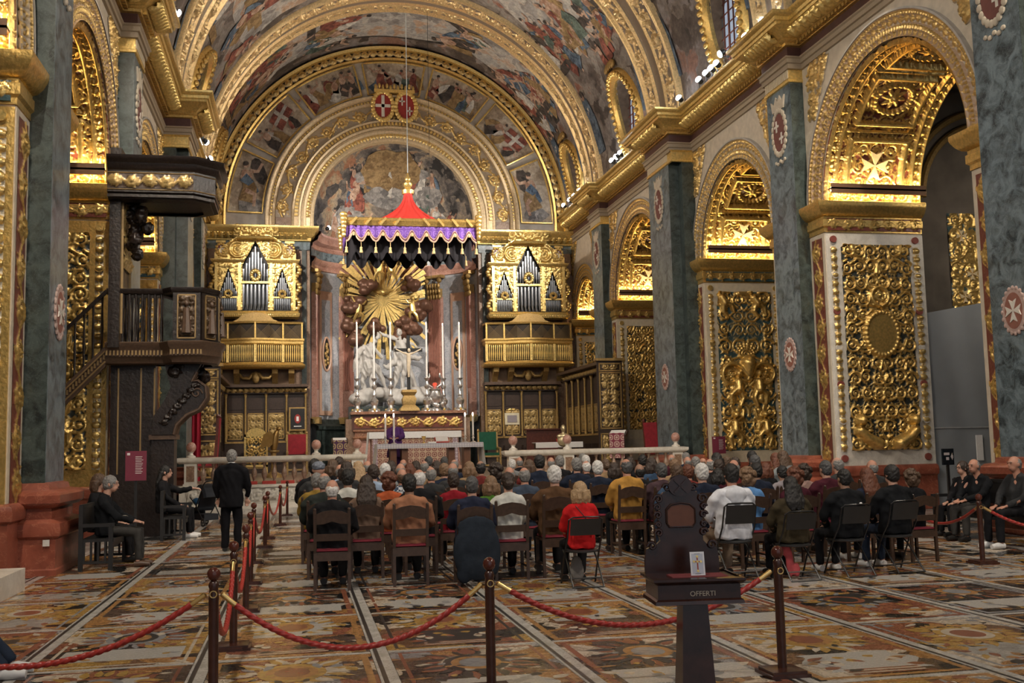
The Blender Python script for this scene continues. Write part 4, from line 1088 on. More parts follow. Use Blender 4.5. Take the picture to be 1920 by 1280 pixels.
# entablature of the end wall and its flanking piers
for s_ in (-1, 1):
    xa, xb = XC + s_ * 3.9, XC + s_ * 8.3
    pth = [(xb, Yw), (xa, Yw), (xa, Yw + 1)]
    tr = tag(psweep(MB(), [(0, 10.55), (.1, 10.58), (.12, 10.9), (.05, 10.95)], pth, 1 if s_ > 0 else -1).build('trim_%d' % (6 if s_ < 0 else 7), PILM), kind='structure')
    psweep(MB(), [(.05, 10.95), (.14, 10.98), (.16, 11.1), (.3, 11.2), (.34, 11.32), (.46, 11.42), (.5, 11.5), (.5, 11.58), (0, 11.6)], pth, 1 if s_ > 0 else -1).build('cornice', GOLDB, tr)
    q = tile_to(LB, 4.4); relief_on('cornice_leaves', q, lambda U, V, H: (min(xa, xb) + U, Yw - .16 - V * .6 - H, 11.02 + V * .9), GOLDB, tr)
    fd = foliage(1.9, .5, .034, 91, size=.42, wst=.05); relief_on('crest_carving', fd, lambda U, V, H: ((xa + xb) / 2 - .95 + U, Yw - .40 - H * 1.6, 11.12 + V), GOLDB, tr)
    for x, m_, w_ in ((XC + s_ * 4.05, PILD, .2), (XC + s_ * 4.55, BRWM, .5), (XC + s_ * 7.9, BRWM, .5)):
        MB().bx(x - w_ / 2, x + w_ / 2, Yw - .1, Yw, .8, 10.6).build('wall_pier', m_, wall_end, smooth=False)
# curved apse
RAP = 3.85
def apse(name, prof, mat, a0=0.0, a1=PI, n=36, root=wall_end):
    rs = []
    for t in np.linspace(a0, a1, n): rs.append([(XC + (RAP - o) * math.cos(t), Yw + .2 + (RAP - o) * .72 * math.sin(t), z) for o, z in prof])
    return MB().rings(rs, False, False, False).build(name, mat, root)
apse('apse_wall', [(0, .8), (0, 11.5)], GRYM)
for s_ in (-1, 1): MB().bx(*sorted((XC + s_ * 3.8, XC + s_ * 4.0)), Yw - .02, Yw + .45, .8, 11.56).build('apse_jamb', BRWM, wall_end, smooth=False)
apse('apse_entablature', [(0, 9.9), (.12, 9.92), (.14, 10.1), (.2, 10.15), (.3, 10.3), (.32, 10.36), (.1, 10.4), (.1, 10.8), (.16, 10.84), (.2, 11.0), (.4, 11.12), (.45, 11.3), (.55, 11.4), (.55, 11.5), (0, 11.55)], ROSM)
apse('apse_frieze', [(.11, 10.42), (.11, 10.8)], PILM)
apse('apse_base', [(.0, .8), (.3, .8), (.3, 2.6), (.4, 2.65), (.4, 2.8), (.2, 2.9), (.15, 3.1), (0, 3.12)], PILD)
rs = []
for ph in np.linspace(0, PI / 2, 14):
    rs.append([(XC + RAP * math.cos(ph) * math.cos(t), Yw + .2 + RAP * .72 * math.cos(ph) * math.sin(t), 11.5 + (ZA - 11.5 + RAP + .1) * math.sin(ph)) for t in np.linspace(0, PI, 30)])
FLUN = fresco('lunette_mural', [(.32, (.022, .020, .020)), (.44, (.08, .072, .07)), (.53, (.20, .17, .145)), (.62, (.40, .31, .20)), (.70, (.34, .16, .09))], .75, 1.4, seed=21)
dome = MB().rings(rs, False, False, False).build('semi_dome', FLUN, wall_end)
def dpt(u, v, h):  # u: azimuth offset metres, v: height metres above 11.5
    ph = math.asin(max(0, min(.999, v / (RAP + .65)))); t = PI / 2 - u / (RAP * max(.25, math.cos(ph)))
    r = RAP - h - .02
    return (XC + r * math.cos(ph) * math.cos(t), Yw + .2 + r * .72 * math.cos(ph) * math.sin(t), 11.5 + (ZA - 11.5 + r + .1) * math.sin(ph))
mu = Mural(dpt, 77)
mu.oval('ochre', .0, 3.3, 1.5, .9, 0, 18); mu.oval('pale', 0, 3.75, .6, .35)
for (u, v, a, b) in ((-1.2, 2.9, .8, .35), (1.2, 3.1, .8, .35), (0, 2.2, 1.4, .5), (1.9, 2.2, .8, .5), (-2.1, 1.2, .9, .5), (.9, 1.1, 1.1, .5), (2.5, .8, .7, .5), (-.8, .7, .9, .4)): mu.oval('cloud', u, v, a, b)
for (u, v, h, c) in ((-2.6, .3, 1.3, 'pale'), (-2.2, 1.3, 1.3, 'red'), (-1.5, 1.5, 1.5, 'red'), (-1.1, 2.4, 1.1, 'ochre'), (-.2, 2.3, 1.5, 'pale'), (.6, 2.6, 1.3, 'dark'), (1.3, 2.2, 1.2, 'pale'), (1.7, 1.5, 1.2, 'green'), (2.3, 1.2, 1.2, 'pale'), (2.6, .3, 1.3, 'ochre'), (1.6, .4, 1.2, 'dark'), (.5, .5, 1.0, 'blue'), (-.4, .3, .9, 'blue'), (-1.3, .3, 1.1, 'dark'), (3.0, .4, 1.0, 'red'), (-3.0, .4, 1.0, 'skin'), (-1.9, 2.5, .9, 'red'), (2.2, 2.3, .9, 'skin')): mu.figure(u, v, h * 1.15, c)
mu.limb('red', [(-2.0, 2.6), (-1.4, 3.1), (-.9, 3.3)], .12, .22); mu.limb('pale', [(-.3, 3.95), (0, 3.85), (.3, 3.95)], .05, .05)
mu.build(dome)
# fluted pilasters with capitals, marble panels and oval reliefs in the apse
for t in (.30, .97, PI - .97, PI - .30):
    c = Vector((XC + (RAP - .12) * math.cos(t), Yw + .2 + (RAP - .12) * .72 * math.sin(t), 0)); nrm = Vector((-math.cos(t), -.72 * math.sin(t), 0)).normalized(); tg = Vector((-nrm.y, nrm.x, 0))
    rot = Matrix((tg, nrm, Vector((0, 0, 1)))).transposed()
    w = .74 if .5 < t < 2.6 else .5
    ps = MB().box(c + Vector((0, 0, 6.0)), (w, .24, 5.7), rot).build('apse_pilaster', ROSM, wall_end, smooth=False)
    for i in range(7):
        MB().box(c + nrm * .13 + tg * ((i - 3) * w / 8) + Vector((0, 0, 6.6)), (w / 14, .05, 4.3), rot).build('flute', plain('flute_rose', (.36, .16, .12), .35), ps, smooth=False)
    cp = MB(); cp.box(c + nrm * .02 + Vector((0, 0, 9.0)), (w * .9, .26, .5), rot)
    for i in range(5):
        for j in range(3): cp.ell(c + nrm * (.12 + .04 * j) + tg * ((i - 2) * w / 4.6) + Vector((0, 0, 8.85 + .26 * j)), (.09, .09, .15), 7, 5)
    for s_ in (-1, 1): cp.ell(c + nrm * .2 + tg * s_ * w * .5 + Vector((0, 0, 9.62)), (.13, .13, .13), 8, 6)
    cp.box(c + nrm * .05 + Vector((0, 0, 9.82)), (w * 1.3, .34, .14), rot); cp.build('capital', GOLDD, ps)
    MB().box(c + nrm * .05 + Vector((0, 0, 3.05)), (w * 1.15, .36, .3), rot).build('pilaster_base', GOLDD, ps, smooth=False)
for t in (.62, PI - .62):
    def ap(u, z, o): tt = t + u / RAP; return (XC + (RAP - o) * math.cos(tt), Yw + .2 + (RAP - o) * .72 * math.sin(tt), z)
    MB().prism([(-.5, 3.3), (.5, 3.3), (.5, 9.0), (-.5, 9.0)], lambda a, b, h: ap(a, b, h), .0, .06).build('panel_surround', plain('peach_marble', (.56, .36, .26), .35, scale=4), wall_end, smooth=False)
    MB().prism([(-.34, 3.5), (.34, 3.5), (.34, 8.6), (-.34, 8.6)], lambda a, b, h: ap(a, b, h), .05, .08).build('marble_panel', GRYM, wall_end, smooth=False)
    ov = MB().prism([(.30 * math.cos(s), 6.1 + .72 * math.sin(s)) for s in np.linspace(0, 2 * PI, 25)[:-1]], lambda a, b, h: ap(a, b, h), .08, .10).build('oval_relief', BLACK, wall_end)
    fr = MB(); pts = [ap(.33 * math.cos(s), 6.1 + .76 * math.sin(s), .12) for s in np.linspace(0, 2 * PI, 29)]; fr.tube(pts, .055, 6, False); fr.build('oval_frame', plain('peach_marble', (.56, .36, .26), .35), ov)
    fg = MB()
    for i in range(12): r_ = random.Random(i); fg.ell(ap(r_.uniform(-.16, .16), 5.6 + i * .085, .12), (.07, .05, .09), 7, 5)
    fg.build('oval_figure', GOLDD, ov)
# ------------------------------------------------------------------ spotlights on the cornice
LENS = plain('spot_lens', (.9, .95, 1), .3, emit=(.80, .88, 1.0), estr=60)
spot_body = MB(); spot_body.lathe([(.05, 0), (.075, .02), (.085, .12), (.10, .14), (.09, .15)], n=12)
spot_body_me = spot_body.mesh('housing'); lens_me = MB().ell((0, 0, .17), (.10, .10, .075), 12, 8).mesh('lens')
yoke_me = MB().bar((-.1, 0, .08), (-.1, 0, -.16), .02).bar((.1, 0, .08), (.1, 0, -.16), .02).bar((-.11, 0, -.16), (.11, 0, -.16), .02).mesh('yoke', False)
SPOTN = 0
def spot(loc, aim, power, label, col=(1, .87, .70), ang=120, soft=.09):
    t = thing('spotlight', label, 'spotlight', loc, group='floodlights along the cornices')
    q = (Vector(aim) - Vector(loc)).to_track_quat('Z', 'Y').to_euler()
    link('housing', spot_body_me, BLACK, t, rot=q); link('lens', lens_me, LENS, t, rot=q); link('yoke', yoke_me, BLACK, t)
    if power:
        l = bpy.data.lights.new('spot_beam', 'SPOT'); l.energy = power * K_SPOT; l.color = col; l.spot_size = math.radians(ang); l.spot_blend = .8; l.shadow_soft_size = soft
        o = bpy.data.objects.new('spot_beam', l); COL.objects.link(o); o.parent = t
        d = (Vector(aim) - Vector(loc)).normalized(); o.location = d * .24; o.rotation_euler = d.to_track_quat('-Z', 'Y').to_euler()
    return t
RL = [(1437, 55, 1), (1406, 106, 1), (1351, 146, 1), (1341, 153, 0), (1331, 160, 0), (1318, 182, 1), (1280, 202, 1), (1202, 240, 0), (1185, 258, 1), (1168, 303, 1), (1161, 310, 0), (1153, 322, 1), (1092, 377, 1), (1081, 383, 0), (1073, 392, 0), (1062, 402, 1)]
ORD = ['first', 'second', 'third', 'fourth', 'fifth', 'sixth', 'seventh', 'eighth', 'ninth', 'tenth', 'eleventh', 'twelfth', 'thirteenth', 'fourteenth', 'fifteenth', 'sixteenth', 'seventeenth', 'eighteenth', 'nineteenth', 'twentieth']
for k, (px, py, p) in enumerate(RL):
    p0 = aX(px, py, XC + DW - .62)
    p0.z = ZT + .27
    spot(p0, (XC - 1, p0.y - 2.0, ZT + 6.5), 420 * p, 'small bright floodlight on the right cornice, %s from the near end' % ORD[k])
for k, (px, py) in enumerate(((307, 124), (388, 230), (370, 298), (400, 390))):
    p0 = aX(px, py, XC - DW + .65)
    p0.z = ZT + .27
    spot(p0, (XC + 2, p0.y - 1.0, ZT + 6.0), 620, 'small bright floodlight on the left cornice, %s from the near end' % ORD[k])
p0 = aY(611, 428, 47.0); spot((p0.x, 46.9, 11.62), (XC + .8, 48.6, 14.6), 260, 'floodlight at the foot of the painted half dome')
# floodlights of the bays behind the viewer
for k, y in enumerate((2.0, 10.0, 18.5)):
    spot((XC + DW - .62, y, ZT + .27), (XC, y + 9, 1.0), 1500 * K_HALL, 'floodlight on the right cornice nearer the entrance, %s' % ORD[k], ang=110)
    spot((XC - DW + .62, y, ZT + .27), (XC, y + 9, 1.0), 1500 * K_HALL, 'floodlight on the left cornice nearer the entrance, %s' % ORD[k], ang=110)
# added fill lamps: each brightens the arcade across the nave
for k, y in enumerate((9.0, 16.8, 25.5, 33.5)):
    spot((XC - DW + .95, y, ZT + .27), (XC + DW, y + 6.5, 4.6), 1500, 'added fill floodlight on the left cornice turned to the opposite arcade, %s' % ORD[k], ang=75, col=(1, .92, .82))
    spot((XC + DW - .95, y + .6, ZT + .27), (XC - DW, y + 6.5, 4.6), 1300, 'added fill floodlight on the right cornice turned to the opposite arcade, %s' % ORD[k], ang=75, col=(1, .92, .82))
spot((XC + 12.6, 17.6, 7.6), (XC + 13.3, 23.8, 6.4), 260, 'added fill floodlight in the side chapel behind the nearest right arch', ang=80)  # lamp added to brighten the chapel panel beyond the arch
# sanctuary floodlights behind the last ribs, aimed at the altar wall
for s_, y in ((-1, 36.5), (1, 36.5)):
    spot((XC + s_ * (DW - .75), y, ZT + .3), (XC - s_ * 1.0, 46.5, 7.0), 4300, 'floodlight on the %s cornice aimed at the altar' % ('left' if s_ < 0 else 'right'), col=(1, .9, .78), ang=85)
# ------------------------------------------------------------------ sanctuary floor, steps and altar rails
ZF = .8; YF = 31.0
st = MB()
st.bx(XC - 8.2, XC + 8.2, YF + .25, 50, 0.0, ZF)
plat = tag(st.build('floor_sanctuary', plain('sanctuary_floor', (.30, .24, .19), .35, var=.35, scale=3), smooth=False), kind='structure')
for k, (y, z) in enumerate(((29.9, .14), (30.3, .27))):
    tag(MB().bx(XC - 7.6, XC + 7.6, y, YF + .26, 0, z).build('trim_%d' % (8 + k), WHTM, smooth=False), kind='structure')
for k, (y, z) in enumerate(((30.62, .45), (30.9, .62))):
    tag(MB().bx(1.95, 6.1, y, YF + .26, 0, z).build('trim_%d' % (10 + k), WHTM, smooth=False), kind='structure')
BALM = marble('baluster_marble', (.30, .19, .13), (.16, .09, .06), (.55, .42, .32), rough=.28, scale=9)
bal_me = MB().lathe([(.075, 0), (.075, .05), (.05, .08), (.035, .12), (.06, .2), (.085, .28), (.075, .36), (.04, .46), (.03, .52), (.045, .55), (.06, .58), (.06, .62)], n=12).mesh('baluster')
post_me = MB().bx(-.17, .17, -.17, .17, 0, .66).bx(-.2, .2, -.2, .2, 0, .08).mesh('post', False)
pan_me = MB().bx(-.11, .11, -.178, -.168, .14, .58).mesh('post_panel', False)
ball_me = MB().lathe([(.13, 0), (.13, .04), (.07, .07), (.05, .12), (.08, .16)], n=12).mesh('pedestal'); sph_me = MB().ell((0, 0, .29), (.14, .14, .15), 14, 10).mesh('ball')
def rail(name, label, x0, x1, posts, y):
    t = thing(name, label, 'altar rail', ((x0 + x1) / 2, y, .27), world=True)
    MB().bx(x0, x1, y - .2, y + .24, .27, .72).build('base', WHTM, t, smooth=False)
    rf = foliage(x1 - x0 - .4, .36, .03, 5, size=.36, wst=.03, center=False)
    relief_on('base_scrolls', rf, lambda U, V, H: (x0 + .2 + U, y - .202 - H, .31 + V), gold_mat('white_relief', (.74, .70, .62), (.30, .26, .22), metal=0), t)
    MB().bx(x0 - .04, x1 + .04, y - .26, y + .28, .70, .78).build('base_ledge', WHTM, t, smooth=False)
    mb = MB(); psweep(mb, [(0, 1.40), (.04, 1.42), (.1, 1.46), (.12, 1.5), (.12, 1.56), (0, 1.58)], [(x0, y - .16), (x1, y - .16), (x1, y + .16), (x0, y + .16)], -1, True); mb.bx(x0, x1, y - .16, y + .16, 1.40, 1.58)
    mb.build('top_rail', WHTM, t)
    for x in posts:
        p = link('post', post_me, WHTM, t, loc=(x, y, .76)); link('post_panel', pan_me, BRWM, p)
        p.matrix_parent_inverse = Matrix.Translation(-Vector(t.location))
        q = link('finial_pedestal', ball_me, WHTM, t, loc=(x, y, 1.58)); link('finial_ball', sph_me, ROSM, q)
        p['_world'] = 0
    xs = sorted(posts)
    for a, b in zip(xs, xs[1:]):
        n = max(2, int((b - a - .4) / .27))
        for i in range(n): link('baluster', bal_me, BALM, t, loc=(a + .2 + (i + .5) * (b - a - .4) / n, y, .78))
    return t
rail('altar_rail', 'white marble altar rail with brown balusters behind the standing man', -3.30, 1.84, (-3.0, .50, 1.68), YF)
rail('altar_rail', 'white marble altar rail with ball finials on the right beside the blue-green pilaster', 6.16, 11.75, (6.36, 8.05, 11.55), YF)
REDC = plain('red_cushion', (.42, .045, .035), .75, var=.2)
pad_me = MB().bx(-.19, .19, -.12, .12, 0, .09).mesh('pad', False)
for i in range(5):
    o = link('kneeler_pad', pad_me, REDC, loc=(-1.35 + i * .52, YF - .10, .78 + .0)); tag(o, 'red kneeling pad on the ledge of the left altar rail, %s from the left' % ORD[i], 'cushion', 'red kneeling pads')
    o.location.y = YF - .135; o.scale = (1, .9, 1)
# ------------------------------------------------------------------ altars
def lace(name, c1, c2, sc=7.0):
    m, nt, b = new_mat(name); tc = N(nt, 'ShaderNodeTexCoord')
    mp = N(nt, 'ShaderNodeMapping'); mp.inputs['Scale'].default_value = (sc, sc, sc); L(nt, tc.outputs['Object'], mp.inputs[0])
    sx = N(nt, 'ShaderNodeSeparateXYZ'); L(nt, mp.outputs[0], sx.inputs[0])
    def cosn(sock):
        a = N(nt, 'ShaderNodeMath', operation='COSINE'); L(nt, sock, a.inputs[0]); return a.outputs[0]
    a = N(nt, 'ShaderNodeMath', operation='MULTIPLY'); L(nt, cosn(sx.outputs[0]), a.inputs[0]); L(nt, cosn(sx.outputs[2]), a.inputs[1])
    ab = N(nt, 'ShaderNodeMath', operation='ABSOLUTE'); L(nt, a.outputs[0], ab.inputs[0])
    r = ramp(nt, [(.12, c1), (.24, c2), (.52, c2), (.6, c1), (.78, c1), (.84, c2)], 'CONSTANT'); L(nt, ab.outputs[0], r.inputs[0])
    L(nt, r.outputs[0], b.inputs['Base Color']); b.inputs['Roughness'].default_value = .8
    return m
LACE1 = lace('altar_frontal_damask', (.52, .38, .27), (.24, .09, .08), 13); LACE2 = lace('purple_lace', (.62, .56, .60), (.20, .09, .13), 22)
def altar_table():
    y = 37.0; x0, x1, zt = 2.70, 6.36, 1.87
    t = thing('altar_table', 'wooden altar table under a white patterned cloth in front of the crowd', 'altar', ((x0 + x1) / 2, y, ZF), world=True)
    MB().bx(x0, x1, y - .5, y + .5, zt - .09, zt - .012).build('table_top', plain('altar_oak', (.16, .065, .03), .4), t, smooth=False)
    for x in (x0 + .55, x0 + .95, x1 - 1.05, x1 - .5):
        MB().bx(x - .11, x + .11, y - .32, y + .3, ZF, zt - .09).build('leg', plain('altar_oak', (.16, .065, .03), .4), t, smooth=False)
    c = MB().bx(x0 - .03, x1 + .03, y - .53, y + .53, zt - .012, zt + .01)
    for sg, x in ((-1, x0), (1, x1)):   # hanging ends with folds
        rs = []
        for z, fl_ in ((zt, .02), (zt - .4, .06), (zt - .78, .11)):
            rs.append([(x + sg * (fl_ + .03 * math.sin(i * 1.7)), y - .53 + 1.06 * i / 14, z) for i in range(15)])
        c.rings(rs, False, False, False)
        rs2 = [[(px + sg * .012, py_, pz) for px, py_, pz in r] for r in rs]; c.rings(rs2, False, False, False)
    c.build('altar_cloth', WHITE, t)
    MB().bx(x0 - .04, x1 + .04, y - .545, y - .53, zt - .16, zt + .01).build('cloth_border', lace('cloth_edge', (.72, .71, .73), (.34, .33, .42), 34), t, smooth=False)
altar_table()
def old_altar():
    y = 42.0; x0, x1, zt = 2.72, 6.4, 2.38
    t = thing('stone_altar', 'draped altar with patterned frontal behind the altar table', 'altar', ((x0 + x1) / 2, y, ZF), world=True)
    MB().bx(x0 + .1, x1 - .1, y - .4, y + .4, ZF, zt - .03).build('altar_block', ROSM, t, smooth=False)
    MB().bx(x0 + .12, x1 - .12, y - .43, y - .4, ZF + .2, zt - .2).build('frontal', LACE1, t, smooth=False)
    MB().bx(x0, x1, y - .5, y + .45, ZF + .0, ZF + .2).build('footing', plain('peach_step', (.5, .28, .18), .5), t, smooth=False)
    c = MB().bx(x0, x1, y - .46, y + .45, zt - .03, zt)
    c.bx(x0, x1, y - .47, y - .45, zt - .26, zt)
    for sg, x in ((-1, x0), (1, x1)):
        rs = [[(x + sg * (f_ + .03 * math.sin(i * 2.1)), y - .46 + .9 * i / 12, z) for i in range(13)] for z, f_ in ((zt, .0), (zt - .6, .05), (zt - 1.25, .12))]
        c.rings(rs, False, False, False)
    c.build('altar_cloth', WHITE, t)
    for x in (x0 + .14, x1 - .34): MB().bx(x, x + .2, y - .445, y - .43, ZF + .25, zt - .25).build('lace_panel', LACE2, t, smooth=False)
old_altar()
def high_altar():
    y = 44.7; x0, x1, zt = 2.15, 7.05, 3.30
    t = thing('high_altar', 'inlaid high altar carrying the tall silver candlesticks', 'altar', ((x0 + x1) / 2, y, ZF), world=True)
    MB().bx(x0 + .3, x1 - .3, y - .5, y + .6, ZF, 2.1).build('altar_block', ROSM, t, smooth=False)
    psweep(MB(), [(0, 2.1), (.1, 2.12), (.14, 2.2), (.05, 2.25), (.05, 2.42), (.12, 2.46), (.12, 2.52), (0, 2.54)], [(x0 + .2, y + .6), (x0 + .2, y - .5), (x1 - .2, y - .5), (x1 - .2, y + .6)], -1).build('predella', marble('russet_marble', (.28, .11, .06), (.14, .05, .03), (.5, .35, .2), scale=5), t)
    MB().bx(x0 + .05, x1 - .05, y - .3, y + .6, 2.5, 3.18).build('retable', MAROON, t, smooth=False)
    fz = frieze(x1 - x0 - .3, .48, .032, 8, wst=.04); relief_on('retable_scrolls', fz, lambda U, V, H: (x0 + .15 + U, y - .31 - H, 2.6 + V), G_RED, t)
    MB().bx(x0, x1, y - .42, y + .65, 3.18, zt).build('retable_shelf', marble('russet_marble', (.28, .11, .06), (.14, .05, .03), (.5, .35, .2)), t, smooth=False)
    for s_ in (x0 - .2, x1 - .3):
        MB().bx(s_, s_ + .5, y - .2, y + .6, ZF, 3.0).build('side_pier', BRWM, t, smooth=False)
high_altar()
# silver candlesticks and candles on the high altar
SILV = plain('silver', (.72, .71, .70), .28, metal=.9, var=.1, scale=20)
WAX = plain('candle_wax', (.86, .82, .78), .5, var=.04)
FLAME = plain('flame', (1, .8, .5), .5, emit=(1, .62, .42), estr=14)
cs_me = MB().lathe([(.26, 0), (.24, .06), (.12, .14), (.10, .26), (.17, .34), (.19, .46), (.10, .56), (.06, .62), (.11, .68), (.06, .74), (.05, .95), (.10, 1.0), (.12, 1.08), (.06, 1.15), (.045, 1.3), (.10, 1.36), (.13, 1.42), (.05, 1.44)], n=12).mesh('stem')
foot_me = MB().ell((0, 0, .06), (.07, .07, .07), 8, 6).mesh('foot')
can_me = MB().lathe([(.042, 0), (.040, 2.3), (.01, 2.32)], n=10).mesh('candle'); fla_me = MB().ell((0, 0, .06), (.022, .022, .06), 8, 6).mesh('flame')
for k, px in enumerate((670, 702, 733, 801, 832, 863)):
    y = 44.7 if k != 4 else 45.1
    p = aY(px, 766, y); t = thing('altar_candlestick', 'tall silver candlestick with white candle on the high altar, %s from the left' % ORD[k], 'candlestick', (p.x, y, 3.30), group='candlesticks of the high altar')
    link('stem', cs_me, SILV, t); c = link('candle', can_me, WAX, t, loc=(0, 0, 1.43)); link('flame', fla_me, FLAME, c, loc=(0, 0, 2.31))
    for i in range(3): link('foot', foot_me, GOLDB, t, loc=(.21 * math.cos(i * 2.1 + .5), .21 * math.sin(i * 2.1 + .5), 0))
sc_me = MB().lathe([(.10, 0), (.09, .02), (.03, .05), (.03, .12), (.06, .16), (.03, .2), (.05, .26), (.03, .28)], n=12).mesh('stem'); sca_me = MB().lathe([(.035, 0), (.035, .66), (.01, .67)], n=10).mesh('candle')
for k, px in enumerate((723, 738, 873, 886)):
    p = aY(px, 829, 37.0)
    t = thing('table_candlestick', 'lit white candle in a silver stand on the altar table, %s from the left' % ORD[k], 'candlestick', (p.x, 37.05 - .2 * (k % 2), 1.88), group='candles on the altar table')
    link('stem', sc_me, SILV, t); c = link('candle', sca_me, WAX, t, loc=(0, 0, .27)); link('flame', fla_me, FLAME, c, loc=(0, 0, .66), scale=1.2)
# crucifix on its gilt base
p = aY(767, 740, 44.4); t = thing('crucifix', 'black cross with a pale figure on a gilt base above the high altar', 'crucifix', (p.x, 44.5, 3.30))
MB().lathe([(.42, 0), (.40, .1), (.25, .25), (.3, .5), (.22, .65), (.32, .8), (.3, .9)], n=4, sq=True).build('gilt_base', GOLDD, t)
MB().bx(-.07, .07, -.05, .05, .85, 3.25).bx(-.6, .6, -.05, .05, 2.55, 2.69).build('cross', BLACK, t, smooth=False)
co = MB(); co.tube([(0, -.1, 2.45), (.01, -.12, 2.1), (-.01, -.1, 1.85), (0, -.1, 1.45)], [.09, .085, .075, .04], 8); co.ell((.02, -.12, 2.6), (.07, .07, .09), 8, 6)
co.tube([(-.55, -.08, 2.66), (-.25, -.1, 2.5), (0, -.11, 2.42), (.25, -.1, 2.5), (.55, -.08, 2.66)], [.025, .035, .06, .035, .025], 7); co.build('pale_figure', plain('ivory_figure', (.66, .55, .40), .5), t)
# silver reliquary with a red lamp
p = aY(816, 760, 44.9); t = thing('silver_reliquary', 'ornate silver reliquary with a small red lamp beside the crucifix', 'reliquary', (p.x, 44.95, 3.30), scale=.78)
mb = MB(); mb.lathe([(.40, 0), (.36, .12), (.2, .25), (.3, .45), (.46, .62), (.48, .8), (.36, .95), (.3, 1.1), (.34, 1.2), (.18, 1.3), (.08, 1.38)], n=14)
for i in range(16): mb.ell((.44 * math.cos(i), .3 * math.sin(i), .3 + .05 * (i % 5)), (.11, .09, .13), 7, 5)
mb.build('urn', SILV, t)
MB().lathe([(.05, 1.38), (.12, 1.44), (.13, 1.54), (.06, 1.58)], n=10).build('red_lamp', plain('red_lamp_glass', (.5, .05, .03), .3, emit=(1, .12, .06), estr=.5), t)
sw = MB()
for s_ in (-1, 1): sw.tube([(s_ * .1, 0, 1.3), (s_ * .34, 0, 1.45), (s_ * .42, 0, 1.75), (s_ * .28, 0, 1.95), (s_ * .3, 0, 2.1)], [.05, .05, .04, .06, .03], 7)
sw.build('swan_arm', SILV, t)
p = aY(757, 832, 37); t = thing('chalice', 'small gold chalice on the altar table', 'chalice', (aY(794, 832, 37).x, 36.9, 1.88)); MB().lathe([(.07, 0), (.06, .02), (.02, .05), (.02, .12), (.06, .16), (.08, .25), (.075, .25)], n=14).build('cup', GOLDB, t)
p = aY(828, 830, 37); t = thing('missal', 'open red missal on a stand on the altar table', 'book', (p.x, 36.95, 1.88), world=False)
MB().box((0, 0, .10), (.5, .3, .05), Matrix.Rotation(.6, 3, 'X')).build('cover', REDC, t, smooth=False); MB().box((0, -.02, .14), (.44, .26, .04), Matrix.Rotation(.6, 3, 'X')).build('pages', WHITE, t, smooth=False); MB().bx(-.18, .18, -.02, .16, 0, .06).build('stand', MIDWOOD, t, smooth=False)
tag(MB().bx(-.14, .14, -.1, .1, 0, .05).build('folded_linen', WHITE, smooth=False, loc=(aY(808, 832, 37).x, 36.7, 1.88)), 'folded white linen beside the chalice on the altar table', 'linen')
# ------------------------------------------------------------------ glory of rays and clouds, marble group
def remesh(mb, voxel=.02, smooth=4, name='body', dec=None, folds=0.0, fs=(9, 9, 5)):
    """weld overlapping volumes into one continuous skin"""
    me = bpy.data.meshes.new('tmp'); me.from_pydata(mb.v, [], mb.f); me.update()
    bm = bmesh.new(); bm.from_mesh(me); bmesh.ops.recalc_face_normals(bm, faces=bm.faces); bm.to_mesh(me); bm.free()
    o = bpy.data.objects.new('tmp', me); COL.objects.link(o)
    m = o.modifiers.new('r', 'REMESH'); m.mode = 'VOXEL'; m.voxel_size = voxel; m.use_smooth_shade = True
    if smooth: s = o.modifiers.new('s', 'SMOOTH'); s.factor = .5; s.iterations = smooth
    if dec: d = o.modifiers.new('d', 'DECIMATE'); d.ratio = dec
    dg = bpy.context.evaluated_depsgraph_get(); dg.update()
    out = bpy.data.meshes.new_from_object(o.evaluated_get(dg)); out.name = name
    out.polygons.foreach_set('use_smooth', [True] * len(out.polygons))
    bpy.data.objects.remove(o); bpy.data.meshes.remove(me)
    if folds:
        from mathutils import noise
        n = len(out.vertices); co = np.empty(n * 3, np.float32); nr = np.empty(n * 3, np.float32)
        out.vertices.foreach_get('co', co); out.vertices.foreach_get('normal', nr); co = co.reshape(-1, 3); nr = nr.reshape(-1, 3)
        d = np.array([(1 - 2 * abs(noise.noise(Vector((p[0] * fs[0] + 1.5 * p[2], p[1] * fs[1], p[2] * fs[2] + p[0] * 2))))) for p in co]) - .5
        out.vertices.foreach_set('co', (co + nr * d[:, None] * folds).reshape(-1).astype(np.float32)); out.update()
    return out
